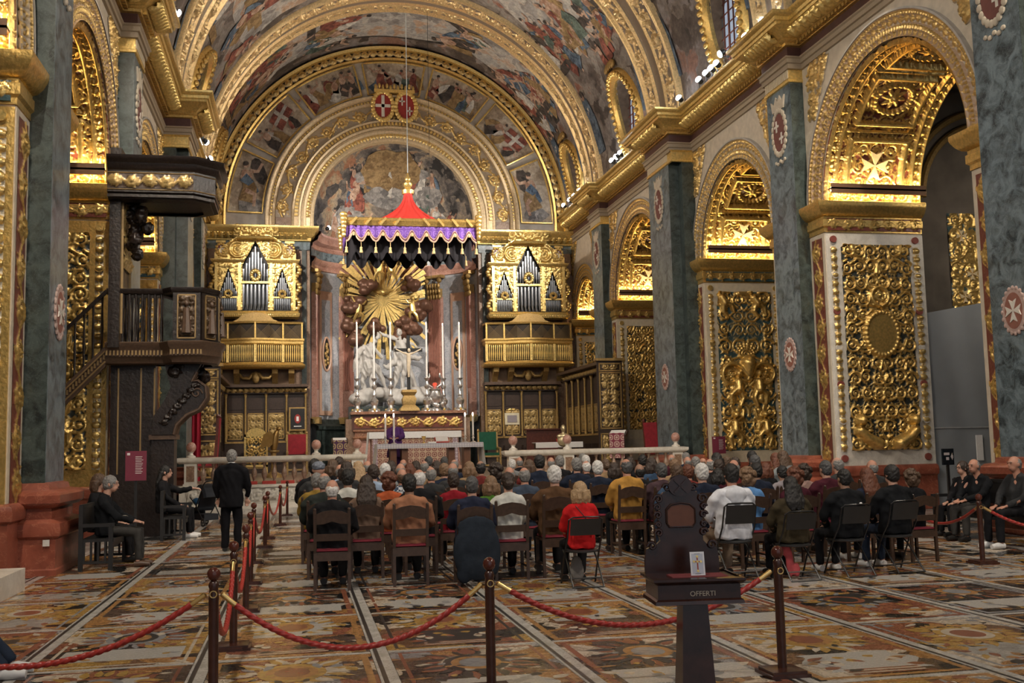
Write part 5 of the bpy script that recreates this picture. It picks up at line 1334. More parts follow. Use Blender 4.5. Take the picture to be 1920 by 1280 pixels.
def glory():
    t = thing('ray_glory', 'gilded glory of rays with clouds and cherubs above the statues', 'sculpture', (XC - .1, 48.6, 4.6), world=True)
    c = aY(718, 562, 48.6); c = Vector((c.x, 48.75, c.z)); r = random.Random(4)
    n = 52
    for i in range(n):
        a = 2 * PI * i / n + r.uniform(-.04, .04)
        ln = (3.1, 2.3, 2.8, 2.0)[i % 4] * r.uniform(.92, 1.05)
        dx, dz = math.cos(a), math.sin(a); L_ = ln * (1.12 if dz > .3 else .95)
        if abs(dx) * L_ > 2.0: L_ = 2.0 / abs(dx)
        p, q = (-dz, dx); w0, w1 = .03, .055 + .03 * (i % 3)
        mb = MB(); y = c.y + (.05 if i % 2 else 0)
        mb.prism([(c.x + dx * .3 + p * w0, c.z + dz * .3 + q * w0), (c.x + dx * L_ + p * w1, c.z + dz * L_ + q * w1), (c.x + dx * L_ - p * w1, c.z + dz * L_ - q * w1), (c.x + dx * .3 - p * w0, c.z + dz * .3 - q * w0)], lambda u, v, h: (u, y - h, v), 0, .07)
        mb.build('ray', GOLDB, t, smooth=False)
    MB().prism([(c.x + .85 * math.cos(s) * (.62 + .38 * math.cos(24 * s)), c.z + .9 * math.sin(s) * (.62 + .38 * math.cos(24 * s))) for s in np.linspace(0, 2 * PI, 193)[:-1]], lambda u, v, h: (u, c.y - .08 - h, v), 0, .05).build('sunburst', GOLDB, t)
    dv = MB(); dv.ell((c.x, c.y - .25, c.z + .35), (.12, .12, .16), 10, 7); dv.tube([(c.x - .5, c.y - .22, c.z + .48), (c.x - .2, c.y - .25, c.z + .36), (c.x, c.y - .25, c.z + .36), (c.x + .2, c.y - .25, c.z + .36), (c.x + .5, c.y - .22, c.z + .48)], [.04, .11, .1, .11, .04], 8); dv.build('dove', GOLDB, t)
    BRZ = plain('bronze_cloud', (.17, .085, .055), .4, metal=.35, var=.3)
    for (px, py, k) in ((690, 537, 7), (765, 532, 7), (664, 575, 6), (790, 575, 6), (660, 610, 7), (668, 632, 6), (780, 592, 6), (772, 612, 5), (705, 612, 5), (757, 612, 4), (745, 625, 4), (655, 570, 4)):
        cl = MB()
        for i in range(k):
            q = aY(px + r.uniform(-13, 13), py + r.uniform(-11, 11), 48.4); s0 = r.uniform(.16, .30); cl.ell((q.x, 48.4 - r.uniform(0, .2), q.z), (s0 * 1.15, s0, s0 * .9), 9, 7)
        link('cloud', remesh(cl, .04, 2), BRZ, t)
    for k, (px, py, s_) in enumerate(((672, 582, 1), (775, 580, -1), (710, 505, 1), (735, 505, -1))):
        q = aY(px, py, 48.1); mb = MB(); x, y, z = q.x, 48.1, q.z
        mb.tube([(x, y, z - .1), (x + s_ * .05, y, z + .25), (x + s_ * .02, y, z + .4)], [.14, .13, .07], 8); mb.ell((x + s_ * .04, y - .02, z + .52), (.11, .11, .13), 9, 7)
        mb.tube([(x, y, z - .05), (x + s_ * .2, y - .1, z - .2), (x + s_ * .15, y, z - .5)], [.09, .08, .04], 7); mb.tube([(x - .02, y, z - .08), (x - s_ * .15, y - .05, z - .3), (x - s_ * .22, y, z - .55)], [.09, .075, .04], 7)
        mb.tube([(x, y, z + .35), (x - s_ * .2, y, z + .45), (x - s_ * .3, y, z + .65)], [.06, .05, .035], 7); mb.tube([(x + s_ * .05, y, z + .33), (x + s_ * .25, y - .1, z + .3), (x + s_ * .36, y - .1, z + .45)], [.06, .05, .035], 7)
        mb.build('cherub', GOLDB, t)
glory()
CARR = plain('carrara_marble', (.50, .485, .46), .45, var=.12, scale=8)
def statues():
    p = aY(720, 750, 47.4); Y = 47.3; zb = 3.9
    b = MB(); r = random.Random(3)
    for i in range(26): b.ell((XC - 1.7 + r.random() * 3.3, Y + r.uniform(-.2, .3), zb + r.uniform(.0, .35)), (.45, .35, .3), 10, 7)
    g = thing('statue_group', 'white marble group of two robed figures on a cloud in the apse', 'sculpture', (XC, Y, zb), world=True)
    link('cloud_base', remesh(b, .06, 4), CARR, g)
    tag(MB().bx(XC - 2.1, XC + 2.0, Y - .5, Y + .7, ZF, zb - .28).build('statue_plinth', PILD, smooth=False), 'dark marble plinth under the white statue group', 'plinth')
    # left figure: tall, bending to the right, robe flying back
    def lx(px, py, dy=0.0): q = aY(px, py, Y); return (q.x, Y + dy, q.z)
    m = MB()
    m.tube([lx(699, 738), lx(696, 714), lx(699, 692), lx(694, 670)], [.08, .10, .14, .19], 10); m.tube([lx(683, 738, .1), lx(682, 714, .1), lx(686, 692), lx(690, 670)], [.08, .10, .14, .19], 10)
    m.tube([lx(691, 672), lx(692, 656), lx(699, 645)], [.20, .24, .17], 12); m.tube([lx(700, 645), lx(706, 636)], [.075, .075], 8); m.ell(lx(709, 629), (.115, .13, .15), 12, 9); m.ell(lx(707, 633, -.1), (.07, .06, .09), 8, 6)
    m.tube([lx(700, 648), lx(707, 660, -.1), lx(716, 672, -.15)], [.09, .075, .05], 8); m.tube([lx(690, 648), lx(679, 658), lx(688, 668, -.15), lx(702, 671, -.2)], [.09, .08, .065, .05], 8)
    for (q, r0) in (([lx(685, 650), lx(675, 658), lx(668, 676), lx(662, 698)], .13), ([lx(688, 655, .1), lx(678, 668, .1), lx(674, 690), lx(668, 712)], .13), ([lx(690, 676), lx(684, 700), lx(678, 728)], .15), ([lx(696, 676, -.1), lx(708, 692, -.1), lx(719, 714), lx(726, 734)], .12), ([lx(688, 676, -.1), lx(692, 690, -.15), lx(690, 706, -.1)], .13)): m.tube(q, [r0, r0 * 1.1] + [r0 * .8] * (len(q) - 3) + [r0 * .25], 9)
    link('bending_figure', remesh(m, .028, 1, folds=.07, fs=(5, 5, 2.2)), CARR, g)
    m = MB()
    m.tube([lx(756, 732), lx(755, 708), lx(762, 688, -.1), lx(754, 672)], [.075, .10, .14, .18], 10); m.tube([lx(779, 726), lx(771, 702), lx(765, 684), lx(757, 672)], [.075, .10, .14, .18], 10)
    m.tube([lx(755, 674), lx(752, 654), lx(750, 639)], [.20, .24, .18], 12); m.tube([lx(750, 638), lx(750, 630)], [.075, .075], 8); m.ell(lx(749, 622), (.12, .135, .155), 12, 9); m.ell(lx(747, 626, -.1), (.07, .06, .09), 8, 6)
    m.tube([lx(745, 636), lx(731, 631), lx(719, 628), lx(711, 621)], [.095, .075, .06, .045], 8); m.tube([lx(756, 637), lx(769, 643), lx(781, 650), lx(787, 653)], [.095, .075, .06, .045], 8)
    for (q, r0) in (([lx(758, 660), lx(772, 670), lx(785, 672), lx(792, 668)], .12), ([lx(748, 666), lx(737, 680), lx(727, 690), lx(719, 684)], .14), ([lx(752, 676), lx(744, 700), lx(738, 732)], .14), ([lx(760, 676, .1), lx(768, 700, .1), lx(772, 728, .1)], .15), ([lx(744, 650), lx(740, 664), lx(742, 680, -.1)], .10)): m.tube(q, [r0, r0 * 1.1] + [r0 * .8] * (len(q) - 3) + [r0 * .25], 9)
    link('reaching_figure', remesh(m, .028, 1, folds=.07, fs=(5, 5, 2.2)), CARR, g)
statues()
# ------------------------------------------------------------------ hanging baldachin
def baldachin():
    y0, y1 = 41.0, 43.6; x0, x1 = 1.86, 7.06; zt = 10.55
    t = thing('baldachin', 'hanging baldachin with red tent top, gilt rail and purple scalloped valance', 'canopy', ((x0 + x1) / 2, (y0 + y1) / 2, 9.3), world=True)
    PUR = lace('purple_damask', (.155, .06, .36), (.27, .14, .50), 11); xm, ym = (x0 + x1) / 2, (y0 + y1) / 2
    mb = MB(); psweep(mb, [(0, zt), (.08, zt + .02), (.10, zt + .10), (.16, zt + .2), (.14, zt + .3), (.05, zt + .34), (0, zt + .34)], [(x0, y0), (x1, y0), (x1, y1), (x0, y1)], -1, True); mb.build('gilt_rail', GOLD, t)
    for i in range(9):
        if i == 4: continue
        x = x0 + (i + .5) * (x1 - x0) / 9; s_ = 1 if i < 4 else -1
        q = MB(); q.bar((x - s_ * .12, y0 - .16, zt + .02), (x + s_ * .12, y0 - .16, zt + .32), .09, .05, (0, 1, 0)); q.build('rail_leaf', GOLDB, t, smooth=False)
    for x in (x0 - .1, x1 + .1):
        for y in (y0 - .1, y1 + .1):
            cor = MB()
            for i in range(6): cor.ell((x, y, zt + .42 - .16 * i), (.16 - .015 * i, .16 - .015 * i, .13), 8, 6)
            cor.build('corner_ornament', GOLDB, t)
    def scal(u, n): # scalloped lower edge, pointed lobes
        w = (u * n) % 1.0; return .30 + .34 * (1 - abs(2 * w - 1)) ** .8 if False else .66 - .36 * math.exp(-((w - .5) / .25) ** 2) 
    def val(name, pa, pb, n, drop, mat, off, k=1.0):
        m = MB(); N_ = n * 16; vs = []
        for i in range(N_ + 1):
            u = i / N_; x = pa[0] + (pb[0] - pa[0]) * u; y = pa[1] + (pb[1] - pa[1]) * u
            wv = .03 * math.sin(u * n * 2 * PI * 2)
            vs.append((x, y + off + wv, zt)); vs.append((x, y + off + wv, zt - scal(u, n) * k - drop))
        m.add(vs, [(2 * i, 2 * i + 2, 2 * i + 3, 2 * i + 1) for i in range(N_)]); m.build(name, mat, t, smooth=False); return vs
    TRIM = plain('valance_braid', (.60, .42, .30), .7); DKR = plain('valance_dark_braid', (.16, .045, .05), .7); TAS = plain('gold_tassel', (.72, .52, .24), .6)
    for (a, b, n, off) in (((x0, y0), (x1, y0), 9, -.04), ((x0, y1), (x1, y1), 9, .04)):
        vs = val('valance', a, b, n, 0, PUR, off)
        low = [Vector(v) for v in vs[1::2]]
        MB().tube([p + Vector((0, -.015, .03)) for p in low], .035, 5).build('braid', TRIM, t); MB().tube([p + Vector((0, -.012, .095)) for p in low], .026, 5).build('braid', DKR, t); MB().tube([p + Vector((0, -.01, .15)) for p in low], .018, 5).build('braid', TRIM, t)
        for i in range(n + 1):
            p = low[min(i * 16, len(low) - 1)]; m = MB(); m.tube([p, p + Vector((0, 0, -.2))], .015, 5); m.lathe([(.03, -.2), (.06, -.24), (.045, -.28), (.075, -.44), (.01, -.45)], p, 8); m.build('tassel', TAS, t)
        for i in range(n):
            p = low[i * 16 + 8]; MB().lathe([(.02, 0), (.04, -.04), (.05, -.16), (.01, -.17)], p + Vector((0, -.02, .06)), 8).build('tassel', TAS, t)
    for x, off in ((x0, -.03), (x1, .03)):
        m = MB(); vs = []; n = 5
        for i in range(81):
            u = i / 80; vs += [(x + off, y0 + (y1 - y0) * u, zt), (x + off, y0 + (y1 - y0) * u, zt - scal(u, n))]
        m.add(vs, [(2 * i, 2 * i + 2, 2 * i + 3, 2 * i + 1) for i in range(80)]); m.build('valance', PUR, t, smooth=False)
    BLK = plain('black_lining', (.012, .010, .014), .9)
    for (a, b, n) in (((x0 + .1, y0 + .5), (x1 - .1, y0 + .5), 8), ((x0 + .1, y1 - .3), (x1 - .1, y1 - .3), 8)): val('lining_valance', a, b, n, .66, BLK, 0, 1.0)
    MB().bx(x0 + .05, x1 - .05, y0 + .05, y1 - .05, zt + .05, zt + .09).build('lining', BLK, t, smooth=False)
    # red tent
    rs = []; n = 72
    for i in range(13):
        s = i / 12; z = 12.27 - (12.27 - zt - .28) * s; rr = .17 + 1.5 * s ** 2.4
        ring = []
        for j in range(n):
            a = 2 * PI * j / n; f_ = 1 + .07 * math.sin(a * 18) * min(1, s * 2 + .3)
            sqx = rr * f_ * math.cos(a) * (1 + .12 * s); sqy = rr * f_ * math.sin(a) * (1 - .42 * s); ring.append((xm + sqx, ym + sqy, z))
        rs.append(ring)
    MB().rings(rs, False, False).build('tent_top', plain('red_silk', (.60, .045, .035), .5, var=.12, scale=6), t)
    MB().lathe([(.24, 12.2), (.26, 12.36), (.18, 12.4), (.11, 12.46), (.18, 12.55), (.18, 12.66), (.08, 12.74), (.12, 12.82), (.11, 12.88), (.05, 12.98), (.03, 13.1)], (xm, ym, 0), 14).build('finial', GOLDB, t)
    MB().tube([(xm, ym, 13.05), (xm, ym, ZT + RV * math.sin(math.acos((xm - XC) / RV)) - .01)], .018, 6).build('suspension_cable', plain('cable', (.55, .62, .66), .5), t)
    MB().tube([(xm + .85, ym - .5, 8.2), (xm + .85, ym - .5, ZT + 7.9)], .009, 5).build('lamp_cable', BLACK, t)
baldachin()
# ------------------------------------------------------------------ organs and singing galleries
TIN = plain('organ_tin', (.50, .52, .55), .3, metal=.85, var=.1, scale=3)
def pipe_me(h, r):
    return MB().lathe([(r * .25, 0), (r * .9, .22), (r, .24), (r, h), (r * .6, h)], n=8).mesh('pipe')
_pc = {}
def pipe(t, x, y, z, h, r):
    k = (round(h, 2), round(r, 3))
    if k not in _pc: _pc[k] = pipe_me(*k)
    o = link('pipe', _pc[k], TIN, t, loc=(x, y, z))
    return o
def organ(cx, label, side_):
    Y = 46.0; z0 = 7.42
    t = thing('organ', label, 'organ', (cx, Y, z0))
    y = -.18
    MB().bx(-1.62, 1.62, -.05, .3, .3, 2.5).bx(-.66, .66, -.05, .3, 2.5, 3.1).build('case_back', BLACK, t, smooth=False)
    psweep(MB(), [(0, 0), (.1, .02), (.2, .12), (.22, .24), (.14, .28), (.16, .34), (0, .36)], [(-1.68, .3), (-1.68, -.1), (1.68, -.1), (1.68, .3)], -1).build('case_plinth', GOLDB, t)
    q = tile_to(LB2, 3.4); relief_on('plinth_leaves', q, lambda U, V, H: (-1.7 + U, -.28 - H, .08 + V), GOLDB, t)
    # fronts: carved plates around the three pipe fields
    def plate(x0, x1, za, zb, cut):
        R = foliage(x1 - x0, zb - za, .03, int(x0 * 10) + 77, size=.34, wst=.036, center=False)
        U, V = np.meshgrid(np.linspace(x0, x1, R.nx), np.linspace(za, zb, R.ny)); R.H += .03
        P = np.stack([U, -.2 - R.H * 1.1, V], -1)
        keep = ~cut((U[:-1, :-1] + U[1:, 1:]) / 2, (V[:-1, :-1] + V[1:, 1:]) / 2)
        me = bpy.data.meshes.new('plate'); nx = R.nx
        i = (np.arange(R.ny - 1)[:, None] * nx + np.arange(nx - 1)[None, :])[keep]
        me.from_pydata(P.reshape(-1, 3).tolist(), [], np.stack([i, i + 1, i + nx + 1, i + nx], -1).tolist()); me.polygons.foreach_set('use_smooth', [True] * len(me.polygons))
        a = me.attributes.new('gild', 'FLOAT', 'POINT'); a.data.foreach_set('value', (R.H + .02).reshape(-1).astype(np.float32))
        link('carved_front', me, GOLDB, t)
    def tri(xc, w, zs, zp):  # gable shaped opening following the pipes
        return lambda U, V: (np.abs(U - xc) < w) & (V < zs + (zp - zs) * (1 - np.abs(U - xc) / w) + .12)
    plate(-1.62, -.68, .36, 2.45, tri(-1.13, .36, 1.0, 2.1)); plate(.68, 1.62, .36, 2.45, tri(1.13, .36, 1.0, 2.1)); plate(-.72, .72, .36, 3.5, tri(0, .55, 2.2, 3.3))
    for x in (-1.64, -.66, .66, 1.64): MB().bx(x - .06, x + .06, -.3, .1, .36, 2.5).build('post', GOLDB, t, smooth=False)
    for (a, b) in ((-1.74, -.6), (.6, 1.74)): psweep(MB(), [(0, 2.42), (.08, 2.44), (.14, 2.54), (.14, 2.58), (0, 2.6)], [(a, .2), (a, -.24), (b, -.24), (b, .2)], -1).build('cornice', GOLDB, t)
    for s_ in (-1, 1):   # volutes carrying the central gable, carved ears, finial shields
        g = Relief(1.1, 1.15, .03); g.scroll(.2, .1, .2, .75, 1, .08); g.scroll(.9, .9, -2.5, .5, -1, .06); g.scroll(.75, .15, .3, .45, 1, .06)
        g.H *= (np.linspace(0, 1, g.ny)[:, None] < 1.0 - .75 * np.linspace(0, 1, g.nx)[None, :] ** 1.3) ; m_ = g.H > .004
        U, V = np.meshgrid(np.linspace(0, g.w, g.nx), np.linspace(0, g.h, g.ny)); P = np.stack([s_ * (.62 + U), -.22 - g.H * 1.3, 2.58 + V], -1)
        lim = V < 1.05 - .8 * (U / 1.1) ** 1.2
        me = bpy.data.meshes.new('volute'); i = (np.arange(g.ny - 1)[:, None] * g.nx + np.arange(g.nx - 1)[None, :])[lim[:-1, :-1]]
        me.from_pydata(P.reshape(-1, 3).tolist(), [], np.stack([i, i + 1, i + g.nx + 1, i + g.nx], -1).tolist()); me.polygons.foreach_set('use_smooth', [True] * len(me.polygons)); link('volute', me, GOLDB, t)
        e = MB(); r = random.Random(8)
        for i in range(16): e.ell((s_ * (1.78 + .10 * math.sin(i * 1.1)), -.22, .45 + i * .13), (.11, .09, .10), 8, 6)
        e.build('carved_ear', GOLDB, t)
        sh = MB()
        for i in range(12): sh.ell((s_ * 1.45 + .19 * math.cos(i * PI / 6), -.2, 3.0 + .26 * math.sin(i * PI / 6)), (.07, .06, .075), 7, 5)
        sh.bx(s_ * 1.45 - .2, s_ * 1.45 + .2, -.26, -.16, 3.3, 3.4); sh.bx(s_ * 1.45 - .05, s_ * 1.45 + .05, -.24, -.16, 2.58, 2.8)
        s2 = sh.build('shield_finial', GOLD, t); MB().bx(s_ * 1.45 - .13, s_ * 1.45 + .13, -.23, -.2, 2.84, 3.18).build('shield_field', plain('shield_wine', (.14, .03, .03), .5), s2, smooth=False)
        c_ = MB().bx(s_ * 1.45 - .025, s_ * 1.45 + .025, -.245, -.23, 2.86, 3.16); c_.bx(s_ * 1.45 - .12, s_ * 1.45 + .12, -.245, -.23, 2.99, 3.05); c_.build('shield_cross', WHTM, s2, smooth=False)
    MB().lathe([(.74, 3.42), (.78, 3.5), (.5, 3.56), (.1, 3.6)], n=4, sq=True).build('gable_cap', GOLDB, t)
    # pipes
    n = 7
    for i in range(n): pipe(t, -.50 + i * 1.0 / (n - 1), y - .02, .40, 1.08, .062)
    MB().bx(-.62, .62, y - .14, y + .02, 1.52, 1.62).build('pipe_rail', GOLDB, t, smooth=False)
    n = 9
    for i in range(n): u = abs(i - 4) / 4; pipe(t, -.5 + i * 1.0 / (n - 1), y, 1.62, .55 + .97 * (1 - u), .048 + .012 * (1 - u))
    for xc in (-1.13, 1.13):
        for i in range(9): u = abs(i - 4) / 4; pipe(t, xc - .32 + i * .08, y - .01, .40, .48, .033)
        MB().bx(xc - .38, xc + .38, y - .1, y + .02, .89, .96).build('pipe_rail', GOLDB, t, smooth=False)
        for i in range(9): u = abs(i - 4) / 4; pipe(t, xc - .32 + i * .08, y, .96, .14 + .92 * (1 - u), .034)
        b = MB()
        for i in range(9): b.ell((xc + .13 * math.cos(i * .7), y - .1, 1.08 + .12 * math.sin(i * .7)), (.07, .06, .08), 7, 5)
        b.build('bouquet', GOLDB, t)
    b = MB()
    for i in range(12): b.ell((.17 * math.cos(i * .52), y - .12, 1.88 + .2 * math.sin(i * .52)), (.09, .07, .1), 7, 5)
    b.build('bouquet', GOLDB, t)
    return t
organ(-1.82, 'gilded pipe organ on the left of the apse', -1)
organ(10.28, 'gilded pipe organ on the right of the apse', 1)
DGM = plain('lattice_bronze', (.22, .15, .07), .5, metal=.4)
bar_me = MB().lathe([(.018, 0), (.03, .03), (.022, .1), (.035, .3), (.022, .5), (.03, .66), (.018, .7)], n=8).mesh('baluster')
def gallery(cx, label):
    Y = 45.9; z0 = 5.25
    t = thing('singing_gallery', label, 'balcony', (cx, Y, z0))
    pts = [(-1.95, .5), (-1.95, -.25), (-1.15, -.3), (-.6, -.55), (0, -.66), (.6, -.55), (1.15, -.3), (1.95, -.25), (1.95, .5)]
    psweep(MB(), [(-.3, -.02), (0, 0), (.1, .05), (.14, .14), (.06, .2), (.02, .26), (-.06, .28)], pts, -1).build('floor_moulding', GOLD, t)
    MB().prism([(x, y) for x, y in pts], lambda a, b, h: (a, b + .1, h), .0, .1).build('floor_board', GOLDD, t, smooth=False)
    psweep(MB(), [(-.05, 1.0), (.0, 1.0), (.06, 1.06), (.06, 1.16), (.1, 1.2), (.1, 1.28), (-.05, 1.3)], pts, -1).build('middle_rail', GOLD, t)
    psweep(MB(), [(-.03, 1.9), (.04, 1.92), (.06, 2.0), (-.03, 2.02)], pts, -1).build('top_rail', GOLD, t)
    psweep(MB(), [(-.05, .2), (-.05, 2.0)], pts, -1).build('inner_board', plain('gallery_dark', (.03, .022, .016), .8), t, smooth=False)
    for a, b in zip(pts[1:-2], pts[2:-1]):
        ln = math.dist(a, b); n = max(3, int(ln / .085))
        for i in range(n): u = (i + .5) / n; link('baluster', bar_me, GOLDB, t, loc=(a[0] + (b[0] - a[0]) * u, a[1] + (b[1] - a[1]) * u + .0, .29))
        lt = MB()
        for i in range(int(ln / .07)):
            for s_ in (-1, 1):
                u0 = i * .07 / ln; u1 = u0 + s_ * .6 / ln; za, zb = 1.3, 1.9
                if u1 > 1: zb = za + .6 * (1 - u0) * ln / .6; u1 = 1
                if u1 < 0: zb = za + .6 * u0 * ln / .6; u1 = 0
                lt.bar((a[0] + (b[0] - a[0]) * u0, a[1] + (b[1] - a[1]) * u0 - .02, za), (a[0] + (b[0] - a[0]) * u1, a[1] + (b[1] - a[1]) * u1 - .02, zb), .012, .012)
        l_ = lt.build('lattice', DGM, t, smooth=False); l_['kind'] = 'stuff'
    for i in (1, 2, 4, 6, 7):
        p = pts[i]; MB().bx(p[0] - .06, p[0] + .06, p[1] - .08, p[1] + .05, .26, 1.02).build('post', GOLDB, t, smooth=False); MB().bx(p[0] - .035, p[0] + .035, p[1] - .07, p[1] + .05, 1.28, 1.95).build('lattice_post', GOLD, t, smooth=False)
    cr = MB().prism([(-.95, 2.02), (.95, 2.02), (.75, 2.1), (.55, 2.3), (.3, 2.38), (0, 2.42), (-.3, 2.38), (-.55, 2.3), (-.75, 2.1)], lambda a, b, h: (a, -.3 - h, b), 0, .12); cr.build('crest_board', GOLDD, t)
    for x in (-1.5, -.8, .8, 1.5):
        k = MB().prism([(.5, -.02), (-.2, -.02), (-.15, -.2), (.1, -.4), (.3, -.62), (.5, -.64)], lambda a, b, h: (x - .12 + h, a, b), 0, .24); k.build('bracket', GOLDD, t, smooth=False)
    MB().bx(-1.7, 1.7, .3, .55, -.64, 0).build('bracket_board', plain('bracket_brown', (.13, .075, .04), .6), t, smooth=False)
    sw = MB()
    for s_ in (-1, 1): sw.tube([(s_ * .1, .1, -.2), (s_ * .3, .0, -.4), (s_ * .55, .0, -.38), (s_ * .75, .1, -.15)], [.09, .08, .07, .05], 7)
    sw.ell((0, 0, -.36), (.16, .12, .26), 8, 6); sw.build('swag', GOLDD, t)
gallery(-1.80, 'gilt singing gallery with lattice under the left organ')
gallery(10.20, 'gilt singing gallery with lattice under the right organ')
# ------------------------------------------------------------------ choir stalls
def stall_row(name, label, p0, p1, h, n, face):
    """a run of stalls between two plan points; face = unit normal towards the choir"""
    a = Vector((p0[0], p0[1], 0)); b = Vector((p1[0], p1[1], 0)); d = (b - a); ln = d.length; d.normalize(); f = Vector((face[0], face[1], 0))
    t = thing(name, label, 'choir stalls', ((a.x + b.x) / 2, (a.y + b.y) / 2, ZF), world=True)
    R = Matrix((d, f, Vector((0, 0, 1)))).transposed()
    def bx(u0, u1, o0, o1, z0, z1, mb=None):
        mb = mb or MB(); c = a + d * ((u0 + u1) / 2) + f * ((o0 + o1) / 2) + Vector((0, 0, (z0 + z1) / 2)); return mb.box(c, (abs(u1 - u0), abs(o1 - o0), z1 - z0), R)
    bx(0, ln, 0, .12, ZF, ZF + h).build('back_board', DKWOOD, t, smooth=False)
    bx(0, ln, 0, .62, ZF + .42, ZF + .5).build('seat', DKWOOD, t, smooth=False); bx(0, ln, .0, .55, ZF, ZF + .42).build('seat_front', DKWOOD, t, smooth=False)
    bx(0, ln, 0, .34, ZF + h - .32, ZF + h - .06).build('frieze', DKWOOD, t, smooth=False); bx(-.05, ln + .05, 0, .62, ZF + h - .06, ZF + h + .06).build('cornice', MIDWOOD, t, smooth=False)
    bx(0, ln, .12, .16, ZF + 1.28, ZF + 1.36).build('arm_rail', GOLDD, t, smooth=False)
    st_ = ln / n
    fz = frieze(ln, .2, .035, 4, wst=.022); relief_on('frieze_scrolls', fz, lambda U, V, H: tuple((a[k] + d[k] * U + f[k] * (.345 + H) + (ZF + h - .29 + V if k == 2 else 0)) for k in range(3)), G_WALN, t, flip=True)
    Rp = foliage(st_ - .26, 1.0, .032, 13, size=.36, wst=.026)
    U, V = np.meshgrid(np.linspace(0, Rp.w, Rp.nx), np.linspace(0, Rp.h, Rp.ny))
    for i in range(n):
        u0 = i * st_ + .13
        P = np.stack([a[k] + d[k] * (u0 + U) + f[k] * (.13 + Rp.H) + (ZF + 1.5 + V if k == 2 else 0) for k in range(3)], -1)
        grid_obj('carved_panel', P[:, ::-1], G_WALN, t, gild=Rp.H[:, ::-1])
        q = bx(u0 - .04, u0 + Rp.w + .04, .12, .15, ZF + 1.44, ZF + 1.49); bx(u0 - .04, u0 + Rp.w + .04, .12, .15, ZF + 2.52, ZF + 2.57, q); bx(u0 - .04, u0, .12, .15, ZF + 1.44, ZF + 2.57, q); bx(u0 + Rp.w, u0 + Rp.w + .04, .12, .15, ZF + 1.44, ZF + 2.57, q); q.build('panel_frame', GOLDD, t, smooth=False)
        q = bx(u0, u0 + Rp.w, .12, .145, ZF + 2.72, ZF + h - .5); q.build('upper_panel', DKWOOD, t, smooth=False)
    for i in range(n + 1):
        u = min(max(i * st_, .05), ln - .05); c = a + d * u + f * .2
        MB().lathe([(.06, ZF + 1.36), (.045, ZF + 1.5), (.055, ZF + 1.9), (.04, ZF + h - .5), (.08, ZF + h - .36), (.08, ZF + h - .32)], c, 8).build('colonnette', GOLDD, t)
        bx(u - .03, u + .03, .0, .56, ZF + .5, ZF + .95).build('arm_rest', DKWOOD, t, smooth=False)
    return t
def end_panel(t, x0, x1, y, z1):
    MB().bx(x0, x1, y, y + .12, ZF, z1).build('end_board', DKWOOD, t, smooth=False)
    for (za, zb, s_) in ((ZF + .1, ZF + 1.3, 1), (ZF + 1.5, z1 - .45, 2), (z1 - .38, z1 - .1, 3)):
        R = foliage(max(.3, x1 - x0 - .26), zb - za - .1, .028, 30 + s_, size=.32, wst=.026)
        relief_on('end_carving', R, lambda U, V, H: (x0 + .13 + U, y - .012 - H, za + .05 + V), G_WALN, t)
        fr = MB()
        for q in ((x0 + .06, x0 + .11, za, zb), (x1 - .11, x1 - .06, za, zb), (x0 + .06, x1 - .06, za - .02, za + .03), (x0 + .06, x1 - .06, zb - .03, zb + .02)): fr.bx(q[0], q[1], y - .03, y, q[2], q[3])
        fr.build('end_frame', GOLDD, t, smooth=False)
    MB().bx(x0 - .08, x1 + .08, y - .1, y + .2, z1, z1 + .1).build('end_cornice', GOLDD, t, smooth=False)
HS = 3.72
stall_row('choir_stalls', 'carved dark choir stalls against the wall under the left organ', (-3.1, 46.3), (.35, 46.3), HS, 4, (0, -1))
tl = stall_row('choir_stalls', 'carved dark choir stalls running back along the left side wall', (-3.45, 36.0), (-3.45, 45.5), HS + .05, 8, (1, 0)); end_panel(tl, -3.55, -2.55, 35.85, ZF + HS + .05)
stall_row('choir_stalls', 'carved dark choir stalls against the wall under the right organ', (8.2, 46.3), (11.6, 46.3), HS, 4, (0, -1))
tr = stall_row('choir_stalls', 'carved dark choir stalls running back along the right side wall', (12.05, 38.3), (12.05, 45.5), HS + .35, 7, (-1, 0)); end_panel(tr, 11.15, 12.15, 38.1, ZF + HS + .35)
